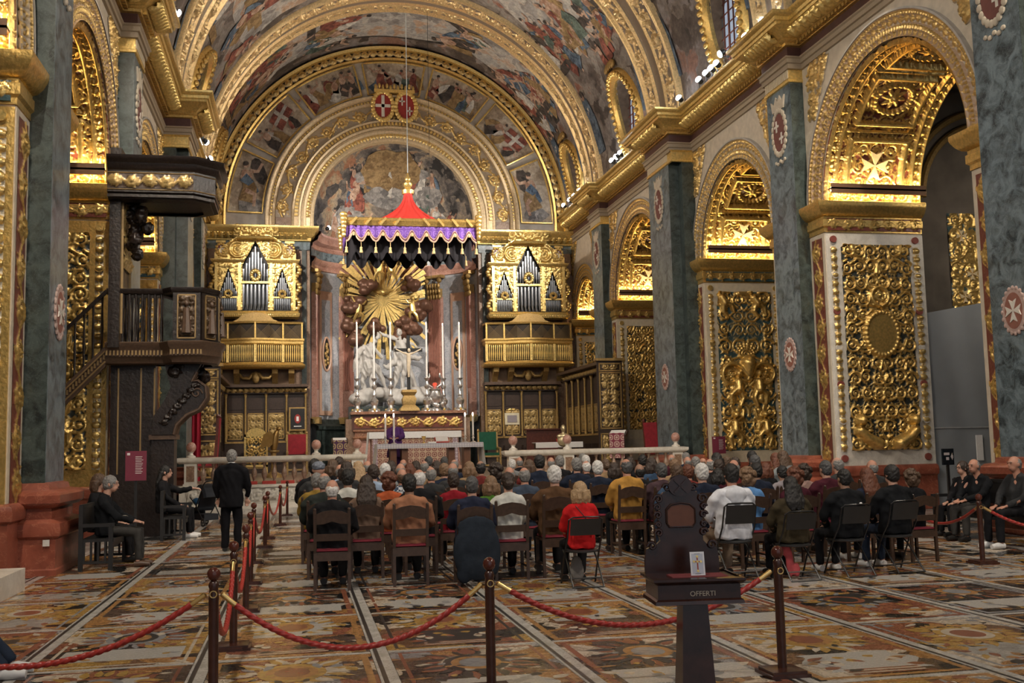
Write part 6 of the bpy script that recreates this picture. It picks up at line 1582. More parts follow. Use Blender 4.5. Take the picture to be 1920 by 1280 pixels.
# ------------------------------------------------------------------ pulpit
def pulpit():
    t = thing('pulpit', 'dark carved wooden pulpit with sounding board and stair on the left', 'pulpit', (-2.9, 23.2, 0), world=True)
    K = plain('pulpit_wood', (.016, .010, .008), .36, var=.5, scale=16, bump=.7); KG = plain('pulpit_gilt_edge', (.30, .20, .09), .4, metal=.5)
    yb = 23.0
    # basket: octagon out from the pier, a passage back to the stair
    zc0, zc1 = 3.95, 5.10
    bas = [(-3.9, yb - .35), (-2.75, yb - .35), (-2.55, yb - .62), (-2.0, yb - .62), (-1.72, yb - .2), (-1.72, yb + .35), (-2.05, yb + .75), (-2.6, yb + .75), (-2.8, yb + .18), (-3.9, yb + .18)]
    MB().prism(bas, lambda a, b, h: (a, b, h), zc0 - .12, zc0).build('basket_floor', K, t, smooth=False)
    psweep(MB(), [(-.1, 3.55), (.02, 3.58), (.06, 3.68), (.10, 3.72), (.10, 3.86), (.15, 3.92), (.17, 4.0), (.05, 4.03)], bas, -1).build('basket_moulding', MIDWOOD, t)
    dn = MB()
    for a, b in zip(bas[:-1], bas[1:]):
        n = int(math.dist(a, b) / .07)
        for i in range(n): u = (i + .5) / n; dn.box((a[0] + (b[0] - a[0]) * u, a[1] + (b[1] - a[1]) * u - .12 if a[1] < yb else a[1] + (b[1] - a[1]) * u + .12, 3.79), (.035, .05, .1))
    d_ = dn.build('moulding_beads', KG, t, smooth=False); d_['kind'] = 'stuff'
    psweep(MB(), [(-.04, 5.02), (.05, 5.04), (.08, 5.1), (.08, 5.14), (-.04, 5.16)], bas, -1).build('hand_rail', K, t)
    # solid carved panels on the preacher's bay, open balusters on the passage
    for i in range(2, 7):
        a, b = bas[i], bas[i + 1]; m = ((a[0] + b[0]) / 2, (a[1] + b[1]) / 2); ln = math.dist(a, b); ang = math.atan2(b[1] - a[1], b[0] - a[0]); Rz = Matrix.Rotation(ang, 3, 'Z')
        MB().box((m[0], m[1], 4.53), (ln, .08, 1.0), Rz).build('panel', K, t, smooth=False)
        nrm = Vector((math.sin(ang), -math.cos(ang), 0))
        q = MB()
        for (du, w_, z0, z1) in ((-ln / 2 + .1, .03, 4.08, 4.98), (ln / 2 - .1, .03, 4.08, 4.98)): q.box(Vector((m[0], m[1], (z0 + z1) / 2)) + Rz @ Vector((du, 0, 0)) + nrm * .05, (w_, .03, z1 - z0), Rz)
        for z in (4.08, 4.98): q.box(Vector((m[0], m[1], z)) + nrm * .05, (ln - .2, .03, .03), Rz)
        q.build('panel_frame', KG, t, smooth=False)
        R_ = foliage(ln - .22, .86, .024, 50 + i, size=.26, wst=.022); relief_on('panel_carving', R_, lambda U, V, H: (m[0] + (U - R_.w / 2) * math.cos(ang) + nrm.x * (.042 + H), m[1] + (U - R_.w / 2) * math.sin(ang) + nrm.y * (.042 + H), 4.1 + V), gold_mat('pulpit_carving', (.075, .045, .022), (.012, .008, .006), metal=.3), t)
        f = MB(); c = Vector((m[0], m[1], 0)) + nrm * .08
        f.tube([c + Vector((0, 0, 4.18)), c + Vector((0, 0, 4.45)), c + Vector((0, 0, 4.7))], [.11, .085, .06], 8); f.ell(c + Vector((0, 0, 4.80)), (.05, .05, .065), 8, 6); f.build('niche_figure', MIDWOOD, t)
    for i in (0, 8):
        a, b = bas[i], bas[i + 1]; n = 9
        for k in range(n):
            u = (k + .5) / n; x, y = a[0] + (b[0] - a[0]) * u, a[1] + (b[1] - a[1]) * u
            MB().lathe([(.035, 4.0), (.02, 4.08), (.03, 4.3), (.018, 4.7), (.03, 4.95), (.03, 5.03)], (x, y, 0), 8).build('baluster', K, t)
    # stair running down behind the arch, away from the nave
    ysf = yb - .33; xa, xb2 = -3.9, -7.4; za, zb_ = 3.9, .3
    def zl(x): return za + (zb_ - za) * (x - xa) / (xb2 - xa)
    s_ = MB(); s_.prism([(xa, zl(xa) - .38), (xb2, zl(xb2) - .38), (xb2, zl(xb2) + .05), (xa, zl(xa) + .05)], lambda a, b, h: (a, ysf - h, b), -.03, .06); s_.build('stringer', MIDWOOD, t, smooth=False)
    for o in (.12, .34): MB().bar((xa, ysf - .075, zl(xa) - o + .06), (xb2, ysf - .075, zl(xb2) - o + .06), .03, .03).build('stringer_fillet', KG, t, smooth=False)
    dn = MB()
    for k in range(60): x = xa + (xb2 - xa) * (k + .5) / 60; dn.box((x, ysf - .07, zl(x) - .16), (.035, .03, .1))
    d_ = dn.build('stringer_beads', KG, t, smooth=False); d_['kind'] = 'stuff'
    MB().bar((xa, ysf, zl(xa) + 1.2), (xb2, ysf, zl(xb2) + 1.2), .08, .07).build('stair_rail', K, t, smooth=False)
    for k in range(20):
        x = xa + (xb2 - xa) * (k + .5) / 20; MB().lathe([(.03, 0), (.02, .1), (.03, .5), (.018, .9), (.028, 1.13)], (x, ysf, zl(x) + .04), 7).build('baluster', K, t)
    for k in range(16):
        x = xa + (xb2 - xa) * (k + .5) / 16; MB().bx(x - .14, x + .14, ysf, yb + .12, zl(x) - .16, zl(x) - .1).build('tread', K, t, smooth=False)
    # posts and scrolled brackets below, tall back board
    MB().bx(-3.84, -2.95, yb - .1, yb + .25, 0, 3.85).build('support_pier', K, t, smooth=False)
    for x in (-3.7, -3.25, -2.98): MB().bx(x, x + .03, yb - .115, yb - .1, 1.3, 3.5).build('gilt_beading', KG, t, smooth=False)
    MB().bx(-3.0, -2.55, yb - .2, yb + .35, 0, 2.0).build('support_block', K, t, smooth=False)
    MB().bx(-3.05, -2.5, yb - .25, yb + .4, 2.0, 2.1).build('block_cap', MIDWOOD, t, smooth=False)
    for y in (yb - .28, yb + .18):
        prof = [(-3.0, 2.1), (-2.55, 2.1), (-2.5, 2.3), (-2.3, 2.5), (-2.05, 2.62), (-1.9, 2.85), (-1.92, 3.1), (-2.08, 3.22), (-2.2, 3.2), (-2.1, 3.4), (-2.0, 3.6), (-2.75, 3.6), (-2.7, 3.35), (-2.62, 3.1), (-2.75, 2.8), (-2.95, 2.5)]
        br = MB().prism(prof, lambda a, b_, h: (a, y + h, b_), 0, .14).build('scroll_bracket', K, t, smooth=False)
        for o in (-.012, .152): MB().tube([(a, y + o, b_) for a, b_ in prof[1:10]], .03, 6).build('bracket_edge', MIDWOOD, br); MB().tube([(-2.1 + .12 * (1 - q / 9) * math.cos(q), y + o, 2.95 + .12 * (1 - q / 9) * math.sin(q)) for q in np.linspace(0, 8, 24)], .022, 6).build('volute', MIDWOOD, br)
        lf = MB()
        for i in range(8): lf.ell((-2.75 + .09 * i, y - .02, 2.35 + .11 * i), (.10, .05, .06), 8, 6)
        link('bracket_leaves', remesh(lf, .02, 1, folds=.03, fs=(16, 16, 16)), K, br)
    b = MB()
    for i in range(9): r = random.Random(i); b.ell((-2.35 + r.uniform(-.35, .35), yb + r.uniform(-.3, .4), 3.42 + r.uniform(-.1, .15)), (.16, .15, .14), 8, 6)
    link('carved_pendant', remesh(b, .03, 2, folds=.06, fs=(9, 9, 9)), K, t)
    MB().bx(-3.84, -3.62, yb - .55, yb + .85, 3.9, 8.1).build('back_board', K, t, smooth=False)
    for y in (yb - .4, yb + .6): MB().bx(-3.62, -3.58, y, y + .05, 4.2, 7.9).build('gilt_beading', KG, t, smooth=False)
    bb = foliage(1.1, 2.2, .035, 66, size=.4, wst=.035); relief_on('back_carving', bb, lambda U, V, H: (-3.61 + H, yb - .4 + U, 5.6 + V), G_WALN, t, flip=False)
    # sounding board
    can = [(-3.85, yb - .8), (-2.15, yb - .8), (-1.75, yb - .45), (-1.75, yb + .7), (-2.15, yb + 1.05), (-3.85, yb + 1.05)]
    psweep(MB(), [(-.3, 6.95), (-.1, 6.98), (-.06, 7.06), (.02, 7.1), (.02, 7.55), (.08, 7.6), (.1, 7.7), (.18, 7.76), (.2, 7.84), (.05, 7.88)], can, -1).build('sounding_board', K, t)
    MB().prism(can, lambda a, b, h: (a, b, h), 7.0, 7.06).build('board_soffit', K, t, smooth=False); MB().prism(can, lambda a, b, h: (a, b, h), 7.8, 7.88).build('board_top', K, t, smooth=False)
    q = frieze(1.7, .3, .03, 5, wst=.026); relief_on('board_frieze', q, lambda U, V, H: (-3.85 + U, yb - .825 - H, 7.18 + V), G_WALN, t)
    q = frieze(1.1, .3, .03, 5, wst=.026); relief_on('board_frieze', q, lambda U, V, H: (-1.725 + H, yb - .42 + U, 7.18 + V), G_WALN, t)
    for z in (7.15, 7.5): psweep(MB(), [(.02, z - .015), (.04, z), (.02, z + .015)], can, -1).build('board_fillet', KG, t)
    br = MB()
    for i in range(12): r = random.Random(i + 40); br.ell((-3.45 + r.uniform(-.1, .45) * (i / 12 + .3), yb - .3 + r.uniform(-.2, .7), 6.0 + i * .08), (.13, .12, .14), 8, 6)
    link('canopy_bracket', remesh(br, .03, 2, folds=.06, fs=(9, 9, 9)), K, t)
pulpit()
# ------------------------------------------------------------------ sanctuary furniture
VELV = plain('crimson_velvet', (.30, .018, .03), .85, var=.2)
def arm_chair(label, x, y, z, rz, wood, cloth, s=1.0, hb=1.15):
    t = thing('armchair', label, 'chair', (x, y, z), rz, scale=s)
    for sx in (-1, 1):
        MB().bx(sx * .30 - .03, sx * .30 + .03, -.28, -.22, 0, .66).build('leg', wood, t, smooth=False); MB().bar((sx * .30, .25, 0), (sx * .30, .34, hb), .06).build('leg', wood, t, smooth=False)
        MB().bar((sx * .30, -.3, .66), (sx * .30, .3, .7), .07, .05).build('arm', wood, t, smooth=False); MB().lathe([(.03, 0), (.045, .04), (.02, .1)], (sx * .30, .34, hb), 8).build('finial', wood, t)
    MB().bx(-.30, .30, -.28, .28, .40, .45).build('seat_frame', wood, t, smooth=False); MB().box((0, 0, .49), (.56, .54, .09)).build('cushion', cloth, t, smooth=False)
    MB().box((0, .31, (hb + .62) / 2), (.56, .07, hb - .62), Matrix.Rotation(-.08, 3, 'X')).build('backrest', cloth, t, smooth=False); MB().bx(-.28, .28, -.26, -.23, .12, .17).build('stretcher', wood, t, smooth=False)
    return t
DKRED = plain('mahogany', (.10, .025, .015), .35, var=.3, scale=14)
p = aY(385, 850, 33.0); arm_chair('dark red armchair in profile behind the left end of the altar rail', p.x, 33.0, ZF, -PI / 2, DKRED, VELV, 1.15, 1.7)
p = aY(557, 850, 42.0); arm_chair('armchair with crimson velvet back by the eagle lectern', p.x, 42.0, ZF, 0, GOLDD, VELV, 1.25, 1.25)
p = aY(1238, 840, 34.5); arm_chair('crimson armchair turned sideways at the right end of the sanctuary', p.x, 34.5, ZF, PI / 2 + .4, DKRED, VELV, 1.2, 1.35)
p = aY(918, 850, 41.0); t_ = arm_chair('gilt armchair draped with a green cloth beside the altar', p.x, 41.0, ZF, 0, GOLDD, plain('green_cloth', (.012, .10, .055), .85), 1.25, 1.2)
p = aY(480, 860, 39.0); t = thing('carved_seat_back', 'gilt scrollwork seat back standing behind the left altar rail', 'chair', (p.x, 39.0, ZF), world=True)
R_ = foliage(.70, 1.0, .024, 5, size=.36, wst=.03); relief_on('scrollwork', R_, lambda U, V, H: (p.x - .35 + U, 39 - H, 1.25 + V), G_DARK, t)
fr = MB()
for q in ((-.42, -.35, 0, 1.55), (.35, .42, 0, 1.55), (-.42, .42, 1.45, 1.55), (-.42, .42, .36, .44)): fr.bx(p.x + q[0], p.x + q[1], 38.97, 39.06, ZF + q[2], ZF + q[3])
fr.build('frame', GOLDB, t, smooth=False); MB().prism([(p.x + .34 * math.cos(a), ZF + 1.55 + .22 * math.sin(a)) for a in np.linspace(0, PI, 13)], lambda a, b, h: (a, 39 + h, b), 0, .06).build('crest', GOLDB, t); MB().bx(p.x - .4, p.x + .4, 39.02, 39.5, ZF + .3, ZF + .4).build('seat', GOLDD, t, smooth=False)
p = aY(513, 850, 37.5); t = thing('eagle_lectern', 'bronze-gold eagle lectern with half-open wings', 'lectern', (p.x, 37.5, ZF))
MB().lathe([(.3, 0), (.28, .1), (.12, .2), (.08, .5), (.14, .6), (.08, .7), (.1, .85), (.2, .9), (.2, .95)], n=14).build('pedestal', GOLDD, t)
eg = MB(); eg.tube([(0, 0, .95), (.02, 0, 1.2), (.06, -.02, 1.45), (.12, -.06, 1.62)], [.1, .15, .13, .07], 9); eg.ell((.17, -.08, 1.70), (.09, .07, .08), 9, 7); eg.tube([(.22, -.1, 1.7), (.32, -.14, 1.66)], [.04, .012], 6)
link('eagle_body', remesh(eg, .02, 2), plain('bronze_gold', (.42, .26, .09), .32, metal=.8), t)
for s_ in (-1, 1):
    w = MB().prism([(0, 1.5), (-.15, 1.62), (-.45, 1.5), (-.6, 1.05), (-.5, .98), (-.35, 1.1), (-.2, 1.05), (-.05, 1.15)], lambda a, b, h: (a * .75, s_ * (.12 - a * .35) + h, b), 0, .05); w.build('wing', plain('bronze_gold', (.42, .26, .09), .32, metal=.8), t, smooth=False)
p = aY(958, 850, 44.0); t = thing('picture_stand', 'small framed certificate on a gilt stand before the right choir stalls', 'picture', (p.x, 43.6, ZF)); q = aY(958, 785, 43.6)
MB().box((0, 0, q.z - ZF), (.62, .05, .5), Matrix.Rotation(-.15, 3, 'X')).build('frame', G_PALE if False else plain('cream_frame', (.62, .56, .40), .5), t, smooth=False); MB().box((0, -.03, q.z - ZF), (.42, .03, .3), Matrix.Rotation(-.15, 3, 'X')).build('print', plain('grey_print', (.25, .22, .24), .6), t, smooth=False)
MB().bx(-.03, .03, .0, .06, 0, q.z - ZF - .2).build('pole', GOLDD, t, smooth=False); MB().bx(-.22, .22, -.15, .2, 0, .05).build('foot', GOLDD, t, smooth=False)
q = MB()
for s_ in (-1, 1): q.ell((s_ * .08, 0, aY(958, 770, 43.6).z - ZF + .05), (.1, .04, .06), 8, 6)
q.build('crest', GOLDB, t)
def lectern(label, px, py, Y, cloth, wood, rz=0):
    p = aY(px, py, Y); t = thing('lectern', label, 'lectern', (p.x, Y, ZF), rz)
    MB().bx(-.24, .24, -.2, .2, 0, .06).build('foot', wood, t, smooth=False); MB().bx(-.2, .2, -.14, .16, .06, 1.15).build('stem', wood, t, smooth=False)
    MB().box((0, -.02, 1.25), (.62, .46, .06), Matrix.Rotation(.35, 3, 'X')).build('desk', wood, t, smooth=False); MB().box((0, -.245, .85), (.5, .02, .85)).build('hanging', cloth, t, smooth=False)
    MB().box((0, -.02, 1.30), (.5, .34, .03), Matrix.Rotation(.35, 3, 'X')).build('open_book', WHITE, t, smooth=False)
lectern('lectern with a purple and gold hanging left of the altar', 637, 845, 40.0, lace('hanging_damask', (.10, .04, .10), (.50, .38, .20), 12), MIDWOOD)
lectern('dark lectern with a crimson pattern hanging at the right of the sanctuary', 1160, 850, 34.0, lace('hanging_crimson', (.20, .03, .06), (.5, .35, .3), 14), DKWOOD, -.5)
p = aY(1057, 840, 33.5); t = thing('silver_bust', 'gilt silver bust of a saint on a stand behind the right altar rail', 'bust', (p.x, 33.5, ZF)); zz = aY(1057, 838, 33.5).z - ZF
MB().lathe([(.22, 0), (.18, .1), (.1, .2), (.1, zz - .15), (.2, zz)], n=12).build('stand', MIDWOOD, t)
m = MB(); m.ell((0, 0, zz + .22), (.22, .13, .22), 12, 8); m.ell((0, 0, zz + .36), (.24, .12, .1), 12, 8); m.tube([(0, 0, zz + .4), (0, 0, zz + .55)], .06, 8); m.ell((0, -.01, zz + .62), (.09, .1, .12), 12, 9); m.ell((0, -.1, zz + .6), (.02, .03, .03), 6, 5)
link('bust', remesh(m, .02, 2), plain('gilt_silver', (.60, .50, .30), .35, metal=.7), t)
p0, p1 = aY(1002, 838, 38.5), aY(1088, 838, 38.5); t = thing('side_table', 'long side table with white lace cloth and red cups on the right', 'table', ((p0.x + p1.x) / 2, 38.5, ZF), world=True)
zt = aY(1040, 829, 38.5).z; MB().bx(p0.x, p1.x, 38.2, 38.8, zt - .06, zt - .01).build('table_top', MIDWOOD, t, smooth=False); MB().bx(p0.x - .02, p1.x + .02, 38.17, 38.83, zt - .01, zt + .01).bx(p0.x - .02, p1.x + .02, 38.16, 38.175, zt - .2, zt).build('lace_cloth', WHITE, t, smooth=False)
for x in (p0.x + .08, p1.x - .08):
    for y in (38.26, 38.74): MB().bx(x - .03, x + .03, y - .03, y + .03, ZF, zt - .06).build('leg', MIDWOOD, t, smooth=False)
for i in range(4):
    cz = thing('votive_glass', 'small red glass on the lace side table, %s from the left' % ORD[i], 'glass', (p1.x - .95 + i * .16, 38.3, zt + .011), group='red glasses on the side table'); MB().lathe([(.03, 0), (.045, .12), (.04, .12), (.026, .01)], n=10).build('cup', plain('red_glass', (.35, .02, .02), .2), cz)
p0, p1 = aY(995, 832, 42.5), aY(1045, 832, 42.5); t = thing('prayer_desk', 'low dark wooden bench desk behind the lace side table', 'bench', ((p0.x + p1.x) / 2, 42.5, ZF), world=True)
MB().bx(p0.x - .2, p1.x + .2, 42.3, 42.4, ZF, 2.35).build('desk_front', DKRED, t, smooth=False); MB().bx(p0.x - .25, p1.x + .25, 42.2, 42.7, 2.35, 2.41).build('desk_top', DKRED, t, smooth=False)
# crimson hanging and coat-of-arms picture
m = MB(); p0, p1 = aX(350, 700, -3.15), aX(376, 830, -3.15)
rs = [[(-3.32 + .06 * math.sin(i * 1.9), 32.2 + i * .1, z) for i in range(20)] for z in (ZF + .1, 5.3)]
m.rings(rs, False, False, False); rs2 = [[(x + .02, y, z) for x, y, z in r] for r in rs]; m.rings(rs2, False, False, False)
m.v = [(x + .75 + (y - 32.2) * .05, y + 1.6, z) for x, y, z in m.v]
t = thing('crimson_hanging', 'crimson cloth hanging with a gilt edge beside the left choir stalls', 'hanging', (-2.6, 34.5, ZF), world=True)
cl = MB(); q0, q1 = aY(346, 760, 34.6), aY(377, 760, 34.6)
n = 14; vs = []
for z in (ZF + .02, 4.3):
    vs += [(q0.x + (q1.x - q0.x) * i / n, 34.6 + .05 * math.sin(i * 1.6), z) for i in range(n + 1)]
cl.add(vs, [(i, i + 1, n + 2 + i, n + 1 + i) for i in range(n)]); cl.add([(x, y + .03, z) for x, y, z in vs], [(i, i + 1, n + 2 + i, n + 1 + i) for i in range(n)]); cl.build('cloth', plain('crimson_cloth', (.36, .012, .035), .8), t)
MB().bx(q0.x + .16, q0.x + .2, 34.53, 34.55, ZF, 4.3).build('gilt_edge', GOLDB, t, smooth=False); MB().tube([(q0.x - .05, 34.6, 4.32), (q1.x + .05, 34.6, 4.32)], .03, 8).build('rod', DKWOOD, t)
p = aY(558, 785, 45.9); t = thing('arms_picture', 'black framed panel with a red and white coat of arms on the left stalls', 'picture', (p.x, 45.9, p.z), world=True)
MB().bx(p.x - .36, p.x + .36, 45.86, 45.92, p.z - .5, p.z + .5).build('frame', GOLDD, t, smooth=False); MB().bx(p.x - .3, p.x + .3, 45.84, 45.87, p.z - .44, p.z + .44).build('field', BLACK, t, smooth=False)
MB().prism([(p.x + .13 * math.cos(a), p.z + .2 * math.sin(a)) for a in np.linspace(0, 2 * PI, 17)[:-1]], lambda a, b, h: (a, 45.83 - h, b), 0, .01).build('arms', SHR, t); MB().bx(p.x - .16, p.x + .16, 45.825, 45.84, p.z - .34, p.z - .3).bx(p.x - .05, p.x + .05, 45.81, 45.82, p.z - .1, p.z + .1).build('motto', WHITE, t, smooth=False)
# ------------------------------------------------------------------ rope barriers
POSTM = plain('barrier_mahogany', (.050, .018, .012), .25, var=.3, scale=14)
BALLM = plain('barrier_ball', (.085, .022, .014), .15, var=.3, scale=10)
BRASS = plain('brass', (.72, .50, .20), .28, metal=.9)
ROPEM = plain('red_rope', (.33, .024, .018), .36, var=.18, scale=40)
po_me = MB().lathe([(.034, .05), (.034, .70), (.036, .71), (.033, .73), (.030, .78), (.037, .80), (.03, .82), (.016, .835)], n=16).mesh('post')
bl_me = MB().ell((0, 0, .875), (.045, .045, .048), 16, 12).mesh('ball'); ft_me = MB().lathe([(.15, 0), (.15, .025), (.13, .03), (.13, .045), (.10, .05), (.05, .055)], n=4, sq=True).mesh('foot', True, .4)
ring_me = MB().tube([(.022 * math.cos(a), 0, .022 * math.sin(a)) for a in np.linspace(0, 2 * PI, 17)], .004, 6).mesh('ring')
def post(x, y, label, rz=0.0):
    t = thing('barrier_post', label, 'barrier post', (x, y, 0), rz, group='wooden rope barrier posts')
    link('post', po_me, POSTM, t); link('ball', bl_me, BALLM, t); link('foot', ft_me, POSTM, t); link('ring', ring_me, BRASS, t, loc=(0, -.042, .745))
    return Vector((x, y, .745))
def rope(a, b, sag, label, r=.019):
    a, b = Vector(a), Vector(b); n = max(24, int((b - a).length * (150 if min(a.y, b.y) < 12 else 40))); d = (b - a); d.z = 0; dn = d.normalized()
    a2, b2 = a + dn * .05, b - dn * .05
    pts = [a2.lerp(b2, i / n) - Vector((0, 0, sag * 4 * (i / n) * (1 - i / n))) for i in range(n + 1)]
    t = thing('barrier_rope', label, 'rope', ((a.x + b.x) / 2, (a.y + b.y) / 2, a.z - sag), group='red twisted barrier ropes', world=True)
    i0 = max(1, int(n * .1 / (b2 - a2).length)); i1 = n - i0
    rs = []; L_ = 0; m = 16
    for i in range(i0, i1 + 1):
        tg = (pts[i + 1] - pts[i - 1]).normalized(); sx = tg.cross(Vector((0, 0, 1))).normalized(); sy = sx.cross(tg)
        L_ += (pts[i] - pts[i - 1]).length; ph = L_ * 2 * PI / .17
        rs.append([pts[i] + (sx * math.cos(q) + sy * math.sin(q)) * r * (.80 + .36 * abs(math.cos(1.5 * (q - ph)))) for q in (2 * PI * j / m for j in range(m))])
    MB().rings(rs).build('twisted_cord', ROPEM, t)
    for (s_, e_) in ((pts[:i0 + 1], 0), (pts[i1:], 1)):
        MB().tube(s_, [.007] + [.018] * (len(s_) - 1) if not e_ else [.018] * (len(s_) - 1) + [.007], 10).build('brass_end', BRASS, t)
def gp(px, py, z=.875): # ball centre pixel -> ground position
    d = ray(px, py); k = (z - EYE) / d[2]; return d[0] * k, d[1] * k
F1 = gp(401, 1076); F2 = gp(917, 1057); F3 = gp(1457, 1035); F0 = (F1[0] - 2.45, F1[1] + .15)
pa = [post(*F1, 'barrier post with round ball at the corner of the rope line, nearest on the left'), post(*F2, 'barrier post in the middle of the front rope line'), post(*F3, 'barrier post right of the offertory box in the front rope line'), post(*F0, 'barrier post just outside the left edge of the view')]
rope(pa[3], pa[0], .42, 'red twisted rope sagging from the corner post out of the left edge'); rope(pa[0], pa[1], .40, 'red twisted rope in front of the wooden chairs, lowest between two front posts'); rope(pa[1], pa[2], .34, 'red twisted rope passing behind the offertory box')
LN = [gp(438.5, 1024), gp(461.5, 990.6), gp(470, 966), gp(476, 947.5), gp(497, 933), gp(502, 925), (-.42, 25.0), (-.30, 28.6)]
prev = pa[0]; WHO = ['nearest after the corner', 'second behind the corner', 'third behind the corner', 'beside the standing man', 'just past the standing man', 'sixth behind the corner', 'seventh, far down the aisle', 'last, close to the altar rail']
for k, q in enumerate(LN):
    c = post(*q, 'barrier post in the line along the left aisle, %s' % WHO[k])
    rope(prev, c, .42 if k == 0 else .38, 'red rope along the left aisle, %s of the line from the front corner' % ORD[k]); prev = c
rb = fl(1843, 1056); c1 = post(rb.x, rb.y, 'barrier post in front of the people seated along the right wall')
c2 = Vector((rb.x + 1.75, rb.y - .6, .745)); post(c2.x, c2.y, 'barrier post beyond the right edge of the view'); rope(c1, c2, .30, 'red rope running off the right edge before the seated man')
c3 = post(9.9, 16.1, 'barrier post hidden behind the last chairs on the right'); rope(c3, c1, .34, 'red rope before the seated couple on the right')
# ------------------------------------------------------------------ offertory box
def text_mesh(s, size, ext=.002):
    cu = bpy.data.curves.new('txt', 'FONT'); cu.body = s; cu.size = size; cu.extrude = ext; cu.align_x = 'CENTER'; cu.align_y = 'CENTER'
    o = bpy.data.objects.new('txt', cu); COL.objects.link(o); dg = bpy.context.evaluated_depsgraph_get(); dg.update()
    me = bpy.data.meshes.new_from_object(o.evaluated_get(dg)); bpy.data.objects.remove(o); return me
def offertory():
    p = aY(1297, 1105, 6.15)
    t = thing('offertory_box', 'dark wooden offertory box on a tapered post with carved back board', 'offertory box', (p.x, 6.15, 0), -.13)
    Wd = plain('offertory_mahogany', (.030, .011, .008), .22, var=.35, scale=9)
    MB().lathe([(.11, .06), (.075, .74)], n=4, sq=True).build('column', Wd, t, smooth=False); MB().lathe([(.22, 0), (.22, .05), (.15, .07), (.14, .10)], n=4, sq=True).build('foot', Wd, t, smooth=False)
    z0, z1 = .735, .86
    MB().bx(-.25, .25, -.19, .17, z0 + .02, z1).build('box', Wd, t, smooth=False)
    psweep(MB(), [(0, z0 - .005), (.02, z0), (.015, z0 + .02), (0, z0 + .03)], [(-.25, -.19), (.25, -.19), (.25, .17), (-.25, .17)], -1, True).build('base_moulding', Wd, t)
    mb = MB().bx(-.265, .265, -.205, .18, z1, z1 + .022); psweep(mb, [(.0, z1 - .012), (.015, z1 - .005), (.028, z1 + .01), (.028, z1 + .024), (0, z1 + .03)], [(-.25, -.19), (.25, -.19), (.25, .17), (-.25, .17)], -1, True); mb.build('lid', Wd, t)
    MB().bx(-.15, .19, -.16, .02, z1 + .022, z1 + .03).build('red_felt', plain('dull_red_felt', (.17, .03, .035), .9), t, smooth=False)
    half = [(0, .61), (.06, .595), (.085, .55), (.08, .51), (.12, .50), (.155, .475), (.165, .43), (.15, .40), (.175, .36), (.16, .30), (.175, .25), (.16, .2), (.19, .175), (.225, .15), (.235, .08), (.235, 0)]
    half = [(a * (.84 if b > .16 else 1), b) for a, b in half][::-1]; out = half + [(-a, b) for a, b in half[::-1][1:]]
    MB().prism(out, lambda a, b, h: (a - .02, .14 + h, z1 + .022 + b), 0, .03).build('back_board', Wd, t, smooth=False)
    def scr(cx, cz, s): return [(cx - .02 + s * math.cos(a) * (1 - a / 9), .13, z1 + cz + s * math.sin(a) * (1 - a / 9)) for a in np.linspace(0, 7.5, 22)]
    for s_ in (-1, 1):
        for (x, z, r) in ((.14, .46, .03), (.146, .36, .024), (.143, .25, .026), (.19, .17, .03), (.085, .53, .026), (.148, .41, .02), (.144, .30, .018)):
            pts = scr(0, z + .02, r); pts = [(s_ * (q[0] + x) if True else 0, q[1], q[2]) for q in pts]; pts = [(q[0] - (.0 if s_ > 0 else .0) - .02 * (1 - s_), q[1], q[2]) for q in pts]
            MB().tube(pts, .009, 6).build('carved_scroll', Wd, t)
    MB().prism([(-.02 + .075 * math.cos(a), z1 + .56 + .065 * math.sin(a)) for a in np.linspace(0, 2 * PI, 21)[:-1]], lambda a, b, h: (a, .135 - h, b), 0, .02).build('crest_disc', Wd, t)
    k = MB(); k.bar((-.06, .11, z1 + .52), (.02, .11, z1 + .60), .012, .01); k.bar((.02, .11, z1 + .52), (-.06, .11, z1 + .60), .012, .01); k.build('crest_keys', Wd, t, smooth=False)
    MB().prism([(-.105, .31), (-.09, .29), (.05, .29), (.065, .31), (.065, .39), (.04, .415), (-.02, .425), (-.08, .415), (-.105, .39)], lambda a, b, h: (a, .136 - h, z1 + .02 + b), 0, .006).build('brown_panel', plain('brown_panel', (.13, .045, .022), .5, scale=30), t, smooth=False)
    m = MB(); pts = [(-.11, .31), (-.095, .285), (.055, .285), (.07, .31), (.07, .395), (.04, .425), (-.02, .435), (-.08, .425), (-.11, .395), (-.11, .31)]; m.tube([(a, .13, z1 + .02 + b) for a, b in pts], .006, 6, False); m.build('panel_rim', Wd, t)
    link('lettering', text_mesh('OFFERTI', .042), plain('lettering_pale', (.40, .33, .26), .5), t, loc=(.02, -.1925, .795), rot=(PI / 2, 0, 0))
    # the leaflet standing on the lid
    c = thing('leaflet_card', 'white leaflet with a red and gold cross standing on the offertory box', 'leaflet', (p.x, 6.15, 0), -.13)
    Rm = Matrix.Rotation(-.16, 3, 'X'); base = Vector((.02, -.10, z1 + .031))
    def cb(x, z, w, h, th, nm, mt, o=0): MB().box(base + Rm @ Vector((x, o, z)), (w, th, h), Rm).build(nm, mt, c, smooth=False)
    cb(0, .07, .088, .14, .003, 'card', plain('card_white', (.72, .71, .74), .6)); cb(0, .07, .068, .118, .001, 'blue_field', plain('card_blue', (.50, .52, .60), .6), -.0022)
    rd = plain('cross_red', (.33, .05, .03), .5)
    cb(0, .066, .008, .085, .001, 'cross_upright', rd, -.003); cb(0, .082, .040, .008, .001, 'cross_bar', rd, -.003)
    g = MB()
    for (x, z) in ((0, .112), (-.021, .082), (.021, .082), (0, .026), (0, .082)): g.box(base + Rm @ Vector((x, -.0038, z)), (.014, .001, .012), Rm @ Matrix.Rotation(PI / 4, 3, 'Y'))
    g.build('gold_tips', GOLDB, c, smooth=False)
